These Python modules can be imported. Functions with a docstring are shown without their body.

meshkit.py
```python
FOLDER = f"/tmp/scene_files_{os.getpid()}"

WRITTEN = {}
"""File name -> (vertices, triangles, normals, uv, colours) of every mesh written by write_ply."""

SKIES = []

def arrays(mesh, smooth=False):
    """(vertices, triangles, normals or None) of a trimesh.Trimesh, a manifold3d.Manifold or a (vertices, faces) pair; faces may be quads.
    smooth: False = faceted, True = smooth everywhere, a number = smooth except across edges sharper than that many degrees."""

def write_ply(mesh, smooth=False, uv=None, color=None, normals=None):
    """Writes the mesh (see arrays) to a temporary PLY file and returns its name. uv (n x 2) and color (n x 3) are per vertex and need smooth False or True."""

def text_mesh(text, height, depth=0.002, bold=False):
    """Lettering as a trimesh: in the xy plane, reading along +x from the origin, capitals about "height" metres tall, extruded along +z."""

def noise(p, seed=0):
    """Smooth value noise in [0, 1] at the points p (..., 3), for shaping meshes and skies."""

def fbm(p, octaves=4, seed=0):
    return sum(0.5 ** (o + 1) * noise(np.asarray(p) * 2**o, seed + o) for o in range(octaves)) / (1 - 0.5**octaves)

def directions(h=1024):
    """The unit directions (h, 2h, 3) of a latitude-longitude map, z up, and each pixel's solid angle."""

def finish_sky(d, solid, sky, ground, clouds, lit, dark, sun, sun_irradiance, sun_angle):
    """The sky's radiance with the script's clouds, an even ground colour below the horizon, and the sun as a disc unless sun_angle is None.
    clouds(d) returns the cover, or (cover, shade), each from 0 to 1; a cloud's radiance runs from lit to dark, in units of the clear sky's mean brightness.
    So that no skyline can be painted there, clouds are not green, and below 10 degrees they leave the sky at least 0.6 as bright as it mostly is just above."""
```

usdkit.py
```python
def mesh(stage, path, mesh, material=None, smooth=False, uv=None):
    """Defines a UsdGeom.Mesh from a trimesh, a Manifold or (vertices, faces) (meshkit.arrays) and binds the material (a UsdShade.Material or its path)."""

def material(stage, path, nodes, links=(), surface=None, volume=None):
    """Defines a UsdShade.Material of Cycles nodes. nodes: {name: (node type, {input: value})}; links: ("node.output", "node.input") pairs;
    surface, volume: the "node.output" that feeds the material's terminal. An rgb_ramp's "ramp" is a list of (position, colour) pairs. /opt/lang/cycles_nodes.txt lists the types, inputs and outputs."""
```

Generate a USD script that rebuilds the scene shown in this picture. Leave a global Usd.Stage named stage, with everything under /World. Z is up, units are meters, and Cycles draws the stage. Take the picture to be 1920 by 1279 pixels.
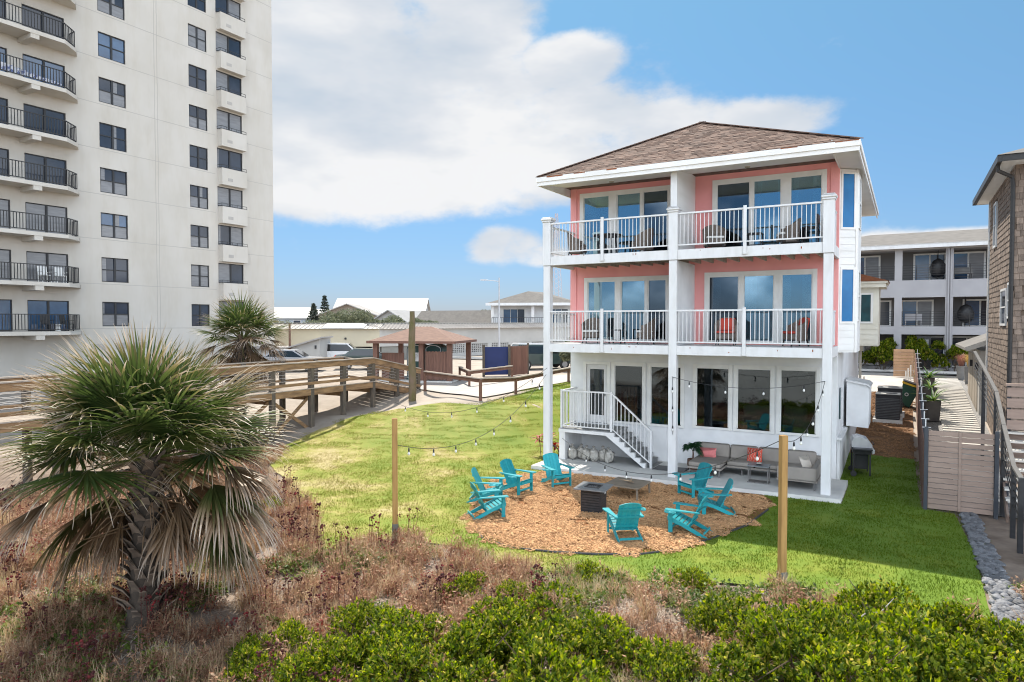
import math, random
import numpy as np, trimesh, shapely, usdkit, meshkit
from shapely.geometry import Polygon, Point, box as sbox
from scipy.spatial import Delaunay
from scipy.interpolate import PchipInterpolator
from pxr import Usd, UsdGeom, UsdLux, UsdShade, Gf, Sdf, Vt

stage = Usd.Stage.CreateInMemory()
UsdGeom.SetStageUpAxis(stage, 'Z')
UsdGeom.Xform.Define(stage, '/World')
UsdGeom.Scope.Define(stage, '/World/Looks')
rng = np.random.default_rng(7); random.seed(7)

# ---------------------------------------------------------------- camera
CAM_Z, PITCH, FPX = 5.0, math.atan(35.5 / 1280), 1280.0
cam = UsdGeom.Camera.Define(stage, '/World/camera')
cam.CreateHorizontalApertureAttr(36.0); cam.CreateFocalLengthAttr(36.0 * FPX / 1920)
cam.CreateClippingRangeAttr(Gf.Vec2f(0.1, 20000)); cam.CreateFStopAttr(0.0)
EXPOSURE = 1.13
cam.CreateExposureAttr(EXPOSURE)
cam.AddTranslateOp().Set((0, 0, CAM_Z)); cam.AddRotateXOp().Set(90 - math.degrees(PITCH))

# ---------------------------------------------------------------- sun and sky
SUN_AZ, SUN_EL = math.radians(-9), math.radians(58)
sun = UsdLux.DistantLight.Define(stage, '/World/sun')
sun.CreateIntensityAttr(0.8); sun.CreateNormalizeAttr(True); sun.CreateAngleAttr(0.55); sun.CreateColorAttr(Gf.Vec3f(1.0, 0.93, 0.82))
sun.AddRotateZOp().Set(-math.degrees(SUN_AZ)); sun.AddRotateXOp().Set(-(90 - math.degrees(SUN_EL)))

def sky_material():
    n = {'tc': ('texture_coordinate', {}),
         'sky': ('sky_texture', {'sky_type': 'single_scattering', 'sun_disc': False, 'sun_elevation': SUN_EL, 'sun_rotation': SUN_AZ, 'air_density': 1.0, 'aerosol_density': 0.25, 'ozone_density': 2.0}),
         'map': ('mapping', {'mapping_type': 'point', 'scale': (1, 1, 1.7)}),
         'n1': ('noise_texture', {'scale': 5.5, 'detail': 10.0, 'roughness': 0.62}),
         'n2': ('noise_texture', {'scale': 3.2, 'detail': 5.0, 'roughness': 0.5}),
         'sep': ('separate_xyz', {})}
    l = [('tc.generated', 'map.vector'), ('map.vector', 'n1.vector'), ('map.vector', 'n2.vector'), ('tc.generated', 'sep.vector')]
    blobs = []
    def px(x, y, rx, ry):
        d = ray(x, y); d = d / np.linalg.norm(d)
        blobs.append((d, rx / FPX, ry / FPX))
    for a in [(560, 60, 330, 130), (860, 40, 150, 90), (480, 200, 460, 120), (820, 190, 260, 110), (1000, 250, 330, 90), (1240, 245, 190, 60), (1400, 235, 130, 45), (700, 330, 480, 85), (980, 340, 180, 60),
              (950, 460, 85, 42), (1010, 480, 70, 25), (1660, 470, 90, 30), (1830, 455, 110, 25), (300, 120, 420, 200), (640, 20, 330, 90), (1060, 120, 90, 50)]:
        px(*a)
    prev = None
    for i, (d, rx, ry) in enumerate(blobs):
        n[f's{i}'] = ('vector_math', {'math_type': 'subtract', 'vector2': tuple(d)})
        n[f'm{i}'] = ('vector_math', {'math_type': 'multiply', 'vector2': (1 / rx, 0.6 / rx, 1 / ry)})
        n[f'l{i}'] = ('vector_math', {'math_type': 'length'})
        n[f'r{i}'] = ('map_range', {'range_type': 'smoothstep', 'from_min': 1.45, 'from_max': 0.45, 'to_min': 0.0, 'to_max': 1.0})
        l += [('tc.generated', f's{i}.vector1'), (f's{i}.vector', f'm{i}.vector1'), (f'm{i}.vector', f'l{i}.vector1'), (f'l{i}.value', f'r{i}.value')]
        if prev:
            n[f'x{i}'] = ('math', {'math_type': 'maximum'})
            l += [(prev, f'x{i}.value1'), (f'r{i}.result', f'x{i}.value2')]
            prev = f'x{i}.value'
        else:
            prev = f'r{i}.result'
    n.update({
        # fair-weather cloud over the unseen rest of the sky, cover raised for fill
        'gen': ('map_range', {'range_type': 'smoothstep', 'from_min': 0.44, 'from_max': 0.58, 'to_min': 0.0, 'to_max': 0.85}),
        'back': ('map_range', {'range_type': 'smoothstep', 'from_min': 0.72, 'from_max': 0.35, 'to_min': 0.0, 'to_max': 1.0}),
        'gm': ('math', {'math_type': 'multiply'}),
        'jit': ('math', {'math_type': 'multiply_add', 'value2': 2.3, 'value3': -1.12}),
        'sum': ('math', {'math_type': 'add'}),
        'cov': ('map_range', {'range_type': 'smoothstep', 'from_min': 0.27, 'from_max': 0.92, 'to_min': 0.0, 'to_max': 0.97}),
        'mx': ('math', {'math_type': 'maximum'}),
        'up': ('map_range', {'range_type': 'smoothstep', 'from_min': 0.0, 'from_max': 0.06}),
        'mu': ('math', {'math_type': 'multiply'}),
        'n3': ('noise_texture', {'scale': 4.0, 'detail': 6.0, 'roughness': 0.5}),
        'map3': ('mapping', {'mapping_type': 'point', 'scale': (1, 1, 2.6), 'location': (0.31, 0.1, 0.085)}),
        'cr': ('rgb_ramp', {'ramp': [(0.30, (CLD * 0.66, CLD * 0.77, CLD * 0.9)), (0.50, (CLD * 0.92, CLD * 0.96, CLD * 1.02)), (0.62, (CLD * 1.14, CLD * 1.14, CLD * 1.14))]}),
        'tr': ('rgb_ramp', {'ramp': [(0.0, (0.36, 0.43, 0.68)), (0.12, (0.45, 0.58, 0.72)), (0.45, (0.70, 0.97, 0.90))]}),
        'tint': ('vector_math', {'math_type': 'multiply'}),
        # unseen clouds opposite the sun, front-lit and brightened further as added facade fill
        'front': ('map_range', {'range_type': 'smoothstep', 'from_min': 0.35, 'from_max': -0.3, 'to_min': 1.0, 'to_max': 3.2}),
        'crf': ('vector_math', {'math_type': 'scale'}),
        'mix': ('mix_color', {'blend_type': 'mix', 'use_clamp': True}),
        'bg': ('background_shader', {'strength': SKY_STRENGTH})})
    l += [('n2.fac', 'gen.value'), ('sep.y', 'back.value'), ('gen.result', 'gm.value1'), ('back.result', 'gm.value2'),
          ('n1.fac', 'jit.value1'), ('jit.value', 'sum.value1'), (prev, 'sum.value2'), ('sum.value', 'cov.value'),
          ('cov.result', 'mx.value1'), ('gm.value', 'mx.value2'), ('sep.z', 'up.value'), ('mx.value', 'mu.value1'), ('up.result', 'mu.value2'),
          ('tc.generated', 'map3.vector'), ('map3.vector', 'n3.vector'), ('n3.fac', 'cr.fac'),
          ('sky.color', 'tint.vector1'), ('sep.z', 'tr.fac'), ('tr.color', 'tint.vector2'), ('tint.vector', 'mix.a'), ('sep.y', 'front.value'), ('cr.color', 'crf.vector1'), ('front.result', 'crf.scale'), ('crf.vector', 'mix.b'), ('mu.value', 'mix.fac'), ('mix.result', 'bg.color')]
    return usdkit.material(stage, '/World/Looks/sky_air', n, l, surface='bg.background')

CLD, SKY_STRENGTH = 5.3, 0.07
_p = PITCH
_fw = np.array([0, math.cos(_p), -math.sin(_p)]); _up = np.array([0, math.sin(_p), math.cos(_p)]); _rt = np.array([1.0, 0, 0])
def ray(x, y): return (x - 960.0) / FPX * _rt - (y - 639.5) / FPX * _up + _fw
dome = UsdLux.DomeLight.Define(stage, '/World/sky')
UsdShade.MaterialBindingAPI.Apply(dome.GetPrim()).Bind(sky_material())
dome.GetPrim().SetCustomDataByKey('kind', 'structure')

# ---------------------------------------------------------------- frames: the street grid is turned 30 degrees from the view
A30 = math.radians(30)
U = np.array([math.cos(A30), -math.sin(A30), 0.0]); V = np.array([math.sin(A30), math.cos(A30), 0.0]); O = np.array([8.75, 19.04, 0.0])
def H(u, v, z=0.0): return O + u * U + v * V + np.array([0, 0, z])
def at(x, y, Y):
    r = ray(x, y); return np.array([0, 0, CAM_Z]) + r * (Y / r[1])
_q = PchipInterpolator([-80, -30, -10, 0, 9, 13, 16, 20, 24, 26.5, 28.5, 30, 33, 36, 45, 60, 2000], [-3, -2.2, -0.9, 0.0, 0.12, 0.04, 0, 0, 0.1, 0.42, 0.98, 1.40, 1.47, 1.52, 1.7, 1.65, 1.65])
_pv = PchipInterpolator([-80, -30, -22, -14, -9, -6, 2.5, 5, 9, 13, 18, 24, 30, 2000], [-3, -2.2, -0.9, 0.0, 0.1, 0, 0, 0.1, 0.35, 0.7, 1.1, 1.55, 1.65, 1.65])
def sstep(x, a, b):
    t = np.clip((np.asarray(x, float) - a) / (b - a), 0, 1); return t * t * (3 - 2 * t)
def ground_z(x, y):
    x = np.asarray(x, float); y = np.asarray(y, float)
    u = (x - O[0]) * U[0] + (y - O[1]) * U[1]; v = (x - O[0]) * V[0] + (y - O[1]) * V[1]
    s = sstep(u, -9.3, -12.5)
    z = _pv(v) * (1 - s) + _q(y) * s
    P = np.stack([x, y, 0 * x], -1)
    dune = sstep(y, 14.5, 11) * sstep(y, 3, 7) + sstep(x, -5, -8) * sstep(y, 27, 22) * sstep(y, 3, 7)
    z = z - 0.55 * sstep(u, -16.4, -18.8) * sstep(y, 35, 31) * np.clip(z / 1.1, 0, 1)
    return z + np.clip(dune, 0, 1) * (meshkit.fbm(P * 0.7, 3, 3) - 0.5) * 0.35 + (meshkit.fbm(P * 0.25 + 9, 2, 5) - 0.5) * 0.08 * sstep(y, 8, 12)
def gz(x, y): return float(ground_z(np.array([x]), np.array([y]))[0])
def T(px, py):
    r = ray(px, py); t = np.linspace(4, 120, 1500); P = np.array([0, 0, CAM_Z]) + t[:, None] * r
    k = np.argmax(P[:, 2] < ground_z(P[:, 0], P[:, 1])); return P[k]
def HG(u, v, dz=0.0):
    p = H(u, v); return np.array([p[0], p[1], gz(p[0], p[1]) + dz])

# ---------------------------------------------------------------- object helpers
_used = {}
def numbered(path):
    k = _used.get(path, 0); _used[path] = k + 1
    return path if k == 0 else f'{path}_{k:03d}'
def tag(p, label=None, cat=None, group=None, kind=None):
    for k, v in (('label', label), ('category', cat), ('group', group), ('kind', kind)):
        if v: p.SetCustomDataByKey(k, v)
    return p
class Th(str): pass
def thing(name, label, cat, loc=(0, 0, 0), rot=0.0, group=None, scale=None):
    path = numbered('/World/' + name); x = UsdGeom.Xform.Define(stage, path)
    x.AddTranslateOp().Set(tuple(float(c) for c in loc)); x.AddRotateZOp().Set(float(rot))
    if scale is not None: x.AddScaleOp().Set((float(scale),) * 3 if np.ndim(scale) == 0 else tuple(map(float, scale)))
    tag(x.GetPrim(), label, cat, group); return Th(path)
def dup(src, label, loc, rot=0.0, scale=None):
    name = src.rsplit('/', 1)[1]
    while name[-3:].isdigit() and name[-4] == '_': name = name[:-4]
    path = numbered('/World/' + name); x = UsdGeom.Xform.Define(stage, path); p = x.GetPrim()
    s = stage.GetPrimAtPath(src); was = s.GetCustomData()
    p.GetReferences().AddInternalReference(src)
    x = UsdGeom.Xformable(p); x.ClearXformOpOrder(); x.SetXformOpOrder([])
    ops = [x.AddTranslateOp(opSuffix='here'), x.AddRotateZOp(opSuffix='here')]
    ops[0].Set(tuple(float(c) for c in loc)); ops[1].Set(float(rot))
    if scale is not None:
        x.AddScaleOp(opSuffix='here').Set((float(scale),) * 3 if np.ndim(scale) == 0 else tuple(map(float, scale)))
    tag(p, label, was.get('category'), was.get('group')); p.SetInstanceable(True); return Th(path)
def arr(m):
    if isinstance(m, MB): return m.arrays()
    if isinstance(m, tuple): return m
    if hasattr(m, 'to_mesh'):
        q = m.to_mesh(); return np.asarray(q.vert_properties[:, :3], float), np.asarray(q.tri_verts, int)
    return np.asarray(m.vertices, float), np.asarray(m.faces, int)
ISLAND = set()
def island_st(v, f):
    """one random number per separate piece of a mesh, carried as the primvar st"""
    from scipy.sparse import coo_matrix
    from scipy.sparse.csgraph import connected_components
    n = len(v); e = np.vstack([f[:, [0, 1]], f[:, [1, 2]]]); k, lab = connected_components(coo_matrix((np.ones(len(e)), (e[:, 0], e[:, 1])), shape=(n, n)), directed=False)
    r = np.random.default_rng(n * 7 + len(f)).random((k, 2)); return r[lab]
def part(parent, name, m, material, smooth=False, label=None, kind=None, st=None):
    m = arr(m)
    if st is None and material is not None and str(material.GetPath()) in ISLAND and not smooth: st = island_st(*m)
    if st is not None and name in ('shake', 'leaf_base', 'wall_board', 'board', 'leaf'): st = np.zeros((len(m[0]), 2)) + np.random.default_rng(int(abs(m[0]).sum() * 1000) % 2**31).random(2) if name != 'leaf' or len(m[0]) < 40 else st
    path = numbered((parent or '/World') + '/' + name)
    g = usdkit.mesh(stage, path, arr(m), material, smooth=smooth, uv=st)
    if label or kind: tag(g.GetPrim(), label=label, kind=kind)
    return Th(path)
def struct(name, m, material, smooth=False, kind='structure'):
    p = part(None, name, m, material, smooth); tag(stage.GetPrimAtPath(p), kind=kind); return p

_BF = np.array([[0, 2, 1], [1, 2, 3], [4, 5, 6], [5, 7, 6], [0, 1, 4], [1, 5, 4], [2, 6, 3], [3, 6, 7], [0, 4, 2], [2, 4, 6], [1, 3, 5], [3, 7, 5]])
class MB:
    def __init__(s): s.v, s.f, s.n = [], [], 0
    def add(s, v, f):
        v = np.asarray(v, float); s.v.append(v); s.f.append(np.asarray(f, int) + s.n); s.n += len(v); return s
    def mesh(s, m): return s.add(*arr(m))
    def box(s, x0, x1, y0, y1, z0, z1):
        return s.add([[x, y, z] for z in (z0, z1) for y in (y0, y1) for x in (x0, x1)], _BF)
    def bar(s, p, q, w, h, up=(0, 0, 1)):
        p, q = np.array(p, float), np.array(q, float); d = q - p; L = np.linalg.norm(d); d = d / L
        a = np.cross(d, up)
        if np.linalg.norm(a) < 1e-6: a = np.cross(d, (1, 0, 0))
        a /= np.linalg.norm(a); b = np.cross(a, d)
        v = [p + d * L * k + a * w / 2 * i + b * h / 2 * j for k in (0, 1) for j in (-1, 1) for i in (-1, 1)]
        return s.add(v, _BF)
    def tube(s, pts, r, n=8, cap=True):
        pts = np.array(pts, float); r = np.broadcast_to(r, (len(pts),)); v = []
        for i in range(len(pts)):
            d = pts[min(i + 1, len(pts) - 1)] - pts[max(i - 1, 0)]; d = d / (np.linalg.norm(d) + 1e-9)
            ref = np.array([0, 0, 1.0]) if abs(d[2]) < 0.9 else np.array([1.0, 0, 0])
            a = np.cross(d, ref); a /= np.linalg.norm(a); b = np.cross(d, a)
            t = np.arange(n) / n * 2 * math.pi
            v.append(pts[i] + r[i] * (np.cos(t)[:, None] * a + np.sin(t)[:, None] * b))
        f = []
        for i in range(len(pts) - 1):
            for k in range(n):
                a0, a1, b0, b1 = i * n + k, i * n + (k + 1) % n, (i + 1) * n + k, (i + 1) * n + (k + 1) % n
                f += [[a0, b0, a1], [a1, b0, b1]]
        V_ = np.vstack(v)
        if cap:
            V_ = np.vstack([V_, pts[0], pts[-1]]); c0, c1 = len(V_) - 2, len(V_) - 1; m = (len(pts) - 1) * n
            for k in range(n): f += [[c0, k, (k + 1) % n], [c1, m + (k + 1) % n, m + k]]
        return s.add(V_, f)
    def prism(s, poly, t0, t1, axes='xz'):
        """poly (2d) extruded along the third axis from t0 to t1"""
        m = trimesh.creation.extrude_polygon(poly if isinstance(poly, Polygon) else Polygon(poly), 1.0, engine='earcut')
        v = np.array(m.vertices); v[:, 2] = t0 + v[:, 2] * (t1 - t0)
        o = {'xz': v[:, [0, 2, 1]], 'xy': v, 'yz': v[:, [2, 0, 1]]}[axes]
        return s.add(o, m.faces if axes != 'xz' else m.faces[:, ::-1])
    def lathe(s, prof, n=16, c=(0, 0, 0)):
        m = trimesh.creation.revolve(np.array(prof, float), sections=n); return s.add(np.array(m.vertices) + c, m.faces)
    def arrays(s):
        return (np.vstack(s.v), np.vstack(s.f)) if s.v else (np.zeros((0, 3)), np.zeros((0, 3), int))
    def move(s, R=None, t=(0, 0, 0)):
        v, f = s.arrays(); o = MB(); return o.add((v @ np.asarray(R).T if R is not None else v) + np.asarray(t), f)
def bx(*a): return MB().box(*a)
_ico = trimesh.creation.icosphere(1)
def rbox(x0, x1, y0, y1, z0, z1, r):
    c = [[x, y, z] for x in (x0 + r, x1 - r) for y in (y0 + r, y1 - r) for z in (z0 + r, z1 - r)]
    P = np.vstack([np.array(_ico.vertices) * r + p for p in c]); h = trimesh.convex.convex_hull(P)
    return np.array(h.vertices), np.array(h.faces)
def cbox(x0, x1, y0, y1, z0, z1, c=0.01):
    P = []
    for x, sx in ((x0, 1), (x1, -1)):
        for y, sy in ((y0, 1), (y1, -1)):
            for z, sz in ((z0, 1), (z1, -1)):
                P += [[x + sx * c, y + sy * c, z], [x + sx * c, y, z + sz * c], [x, y + sy * c, z + sz * c]]
    h = trimesh.convex.convex_hull(np.array(P)); return np.array(h.vertices), np.array(h.faces)
def rotz(a): c, s = math.cos(a), math.sin(a); return np.array([[c, -s, 0], [s, c, 0], [0, 0, 1.0]])
def rotx(a): c, s = math.cos(a), math.sin(a); return np.array([[1.0, 0, 0], [0, c, -s], [0, s, c]])
def roty(a): c, s = math.cos(a), math.sin(a); return np.array([[c, 0, s], [0, 1.0, 0], [-s, 0, c]])
def sheet(poly, step, lift=0.0, zfun=None):
    """a sheet over a plan polygon that follows the ground"""
    poly = poly.buffer(0); b = poly.bounds; pts = []
    gx, gy = np.meshgrid(np.arange(b[0], b[2], step), np.arange(b[1], b[3], step)); g = np.stack([gx.ravel(), gy.ravel()], 1) + 0.013
    inner = poly.buffer(-step * 0.35); pts.append(g[shapely.contains_xy(inner, g[:, 0], g[:, 1])])
    for ring in [poly.exterior, *poly.interiors]:
        n = max(8, int(ring.length / (step * 0.7))); pts.append(np.array([ring.interpolate(k / n, normalized=True).coords[0] for k in range(n)]))
        pts.append(np.array(ring.coords)[:-1])
    p = np.unique(np.vstack(pts).round(4), axis=0); tri = Delaunay(p).simplices; c = p[tri].mean(1)
    tri = tri[shapely.contains_xy(poly, c[:, 0], c[:, 1])]
    a, b_, c_ = p[tri[:, 0]], p[tri[:, 1]], p[tri[:, 2]]
    flip = ((b_ - a)[:, 0] * (c_ - a)[:, 1] - (b_ - a)[:, 1] * (c_ - a)[:, 0]) < 0
    tri[flip] = tri[flip][:, ::-1]
    z = (zfun or ground_z)(p[:, 0], p[:, 1]) + lift
    return np.column_stack([p, z]), tri
def scatter(name, label, cat, protos, mats, pts, rots, scales, which, kind='stuff', parent=None):
    """a PointInstancer of small pieces that nobody could count"""
    path = numbered((parent or '/World') + '/' + name); pi = UsdGeom.PointInstancer.Define(stage, path)
    rel = pi.CreatePrototypesRel()
    for i, (m, mt) in enumerate(zip(protos, mats)):
        m = arr(m); g = usdkit.mesh(stage, f'{path}/piece_{i:03d}', m, mt, smooth=False, uv=island_st(*m) if str(mt.GetPath()) in ISLAND else None); rel.AddTarget(g.GetPath())
    pi.CreateProtoIndicesAttr(Vt.IntArray.FromNumpy(np.asarray(which, np.int32)))
    pi.CreatePositionsAttr(Vt.Vec3fArray.FromNumpy(np.asarray(pts, np.float32)))
    q = [Gf.Quath(math.cos(a / 2), 0, 0, math.sin(a / 2)) for a in rots]
    pi.CreateOrientationsAttr(Vt.QuathArray(q))
    s = np.asarray(scales, np.float32); s = np.repeat(s[:, None], 3, 1) if s.ndim == 1 else s
    pi.CreateScalesAttr(Vt.Vec3fArray.FromNumpy(s))
    tag(pi.GetPrim(), label, cat, kind=kind); return Th(path)

# ---------------------------------------------------------------- materials
def lin(*c):
    c = np.array(c, float) / 255; return tuple(np.where(c <= 0.04045, c / 12.92, ((c + 0.055) / 1.055) ** 2.4))
def mat(name, c1, c2=None, scale=4.0, rough=0.6, bump=0.0, bscale=60.0, stretch=(1, 1, 1), spec=0.5, metal=0.0, detail=5.0, lo=0.35, hi=0.65, rand=0.0, island=0.0, sheen=0.0, coords='object', coat=0.0):
    """noise between two colours, optional fine relief, optional tone change per copy (rand) or per piece (island)"""
    n = {'p': ('principled_bsdf', {'roughness': rough, 'specular_ior_level': spec, 'metallic': metal, 'sheen_weight': sheen, 'coat_weight': coat}),
         'tc': ('texture_coordinate', {}) if coords == 'object' else ('geometry', {})}
    src = 'tc.object' if coords == 'object' else 'tc.position'
    n['mp'] = ('mapping', {'mapping_type': 'point', 'scale': stretch}); l = [(src, 'mp.vector')]
    c2 = c2 if c2 is not None else tuple(np.array(c1) * 0.86)
    n['n'] = ('noise_texture', {'scale': scale, 'detail': detail, 'roughness': 0.6}); l.append(('mp.vector', 'n.vector'))
    n['r'] = ('rgb_ramp', {'ramp': [(lo, c1), (hi, c2)]}); l.append(('n.fac', 'r.fac'))
    col = 'r.color'
    if island: ISLAND.add('/World/Looks/' + name)
    for key, amt, out in (('rand', rand, 'object_info'), ('island', island, 'attribute')):
        if amt:
            n[key] = (out, {'attribute': 'st'} if out == 'attribute' else {})
            if out == 'attribute': n['isx'] = ('separate_xyz', {}); l.append(('island.vector', 'isx.vector'))
            n[key + 'm'] = ('map_range', {'to_min': 1 - amt, 'to_max': 1 + amt})
            n[key + 'h'] = ('hsv', {}); l += [('rand.random' if key == 'rand' else 'isx.x', key + 'm.value'), (key + 'm.result', key + 'h.value'), (col, key + 'h.color')]
            col = key + 'h.color'
    l.append((col, 'p.base_color'))
    if bump:
        n['bn'] = ('noise_texture', {'scale': bscale, 'detail': 4.0}); n['b'] = ('bump', {'strength': min(1.0, bump), 'distance': 0.01})
        l += [('mp.vector', 'bn.vector'), ('bn.fac', 'b.height'), ('b.normal', 'p.normal')]
    return usdkit.material(stage, '/World/Looks/' + name, n, l, surface='p.BSDF')
def leaf_mat(name, ramp, trans=0.35, rough=0.45, use='island', spec=0.4):
    """leaves: colour from a ramp by a random number per leaf (island), per copy (rand) or the length of the leaf (st), part of the light passing through"""
    n = {'g': ('geometry', {}), 'o': ('object_info', {}), 'r': ('rgb_ramp', {'ramp': ramp}), 'p': ('principled_bsdf', {'roughness': rough, 'specular_ior_level': spec}),
         't': ('translucent_bsdf', {}), 'm': ('mix_closure', {'fac': trans}), 'h': ('hsv', {'saturation': 1.08, 'value': 1.55}), 'a': ('attribute', {'attribute': 'st'}), 's': ('separate_xyz', {})}
    l = [('r.color', 'p.base_color'), ('r.color', 'h.color'), ('h.color', 't.color'), ('p.BSDF', 'm.closure1'), ('t.BSDF', 'm.closure2'), ('a.vector', 's.vector')]
    ISLAND.add('/World/Looks/' + name)
    if use == 'mix':
        n['x'] = ('math', {'math_type': 'multiply_add', 'value2': 0.55}); n['y'] = ('math', {'math_type': 'multiply', 'value2': 0.45})
        l += [('o.random', 'y.value1'), ('s.x', 'x.value1'), ('y.value', 'x.value3'), ('x.value', 'r.fac')]
    else: l.append({'island': ('s.x', 'r.fac'), 'rand': ('o.random', 'r.fac')}[use])
    return usdkit.material(stage, '/World/Looks/' + name, n, l, surface='m.closure')
def pane_mat(name, tint, refl, rcol=(1, 1, 1), rough=0.02):
    """a window pane: part mirror, part clear with a tint"""
    n = {'t': ('transparent_bsdf', {'color': tint}), 'g': ('glossy_bsdf', {'color': rcol, 'roughness': rough}), 'f': ('fresnel', {'IOR': 1.5}), 'a': ('math', {'math_type': 'multiply_add', 'value2': 0.8, 'value3': refl, 'use_clamp': True}), 'm': ('mix_closure', {})}
    return usdkit.material(stage, '/World/Looks/' + name, n, [('f.fac', 'a.value1'), ('a.value', 'm.fac'), ('t.BSDF', 'm.closure1'), ('g.BSDF', 'm.closure2')], surface='m.closure')
def dark_glass(name, c, rough=0.06, rand=0.0):
    return mat(name, c, tuple(np.array(c) * 0.7), scale=0.8, rough=rough, spec=0.9, rand=rand)

M = {}
M['white'] = mat('white_paint', (0.66, 0.66, 0.66), (0.57, 0.565, 0.55), scale=2.6, rough=0.5, bump=0.12, bscale=90, stretch=(1.6, 1.6, 0.5), lo=0.42, hi=0.78)
M['white_trim'] = mat('white_trim_paint', (0.78, 0.775, 0.75), (0.70, 0.69, 0.66), scale=2.2, rough=0.5)
M['white_stucco'] = mat('white_stucco', (0.76, 0.765, 0.77), (0.66, 0.66, 0.66), scale=1.1, rough=0.85, bump=0.5, bscale=70)
M['pink'] = mat('pink_stucco', (0.86, 0.375, 0.36), (0.80, 0.33, 0.32), scale=1.2, rough=0.8, bump=0.6, bscale=55)
M['siding'] = mat('white_siding', (0.78, 0.78, 0.77), (0.71, 0.71, 0.69), scale=1.3, rough=0.6, stretch=(1, 0.4, 3))
M['cream_siding'] = mat('cream_siding', (0.72, 0.69, 0.60), (0.62, 0.58, 0.48), scale=1.3, rough=0.6)
M['soffit'] = mat('soffit_board', (0.76, 0.75, 0.73), (0.69, 0.68, 0.66), scale=1.0, rough=0.7)
M['fascia'] = mat('fascia_rusty', (0.76, 0.755, 0.74), (0.70, 0.68, 0.65), scale=2, rough=0.55)
M['shingle'] = mat('roof_shingle', (0.215, 0.138, 0.105), (0.135, 0.09, 0.072), scale=3, rough=0.9, bump=0.5, bscale=120, island=0.28)
M['concrete'] = mat('patio_concrete', (0.64, 0.63, 0.60), (0.54, 0.53, 0.51), scale=1.4, rough=0.8, bump=0.25, bscale=80)
M['grey_paint'] = mat('grey_step_paint', (0.26, 0.26, 0.26), (0.2, 0.2, 0.2), scale=3, rough=0.75)
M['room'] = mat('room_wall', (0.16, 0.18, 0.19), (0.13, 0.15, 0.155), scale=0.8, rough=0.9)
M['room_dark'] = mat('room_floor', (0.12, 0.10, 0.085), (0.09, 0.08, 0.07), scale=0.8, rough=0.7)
M['pane_blue'] = pane_mat('balcony_door_glass', (0.42, 0.66, 0.74), 0.36, (0.62, 0.86, 1.0))
M['pane_screen'] = pane_mat('screen_door_glass', (0.20, 0.24, 0.26), 0.16, (0.6, 0.75, 0.9))
M['pane_dark'] = pane_mat('picture_window_glass', (0.42, 0.46, 0.46), 0.035, (0.7, 0.8, 0.9))
M['blue_film'] = mat('blue_bay_glass', (0.008, 0.15, 0.36), (0.005, 0.11, 0.28), scale=1.5, rough=0.18, spec=0.6)
M['teal_glass'] = mat('teal_bay_glass', (0.01, 0.06, 0.07), (0.005, 0.03, 0.035), scale=2, rough=0.1, spec=0.8)
M['curtain'] = mat('curtain_cloth', (0.55, 0.68, 0.68), (0.45, 0.6, 0.6), scale=3, rough=0.9)
M['black_metal'] = mat('black_metal', (0.018, 0.018, 0.02), (0.03, 0.03, 0.032), scale=9, rough=0.45)
M['dark_rail'] = mat('dark_bronze_metal', (0.03, 0.028, 0.027), (0.02, 0.019, 0.019), scale=5, rough=0.5)
M['joist'] = mat('joist_wood', (0.40, 0.36, 0.29), (0.28, 0.25, 0.2), scale=4, rough=0.8)
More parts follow.
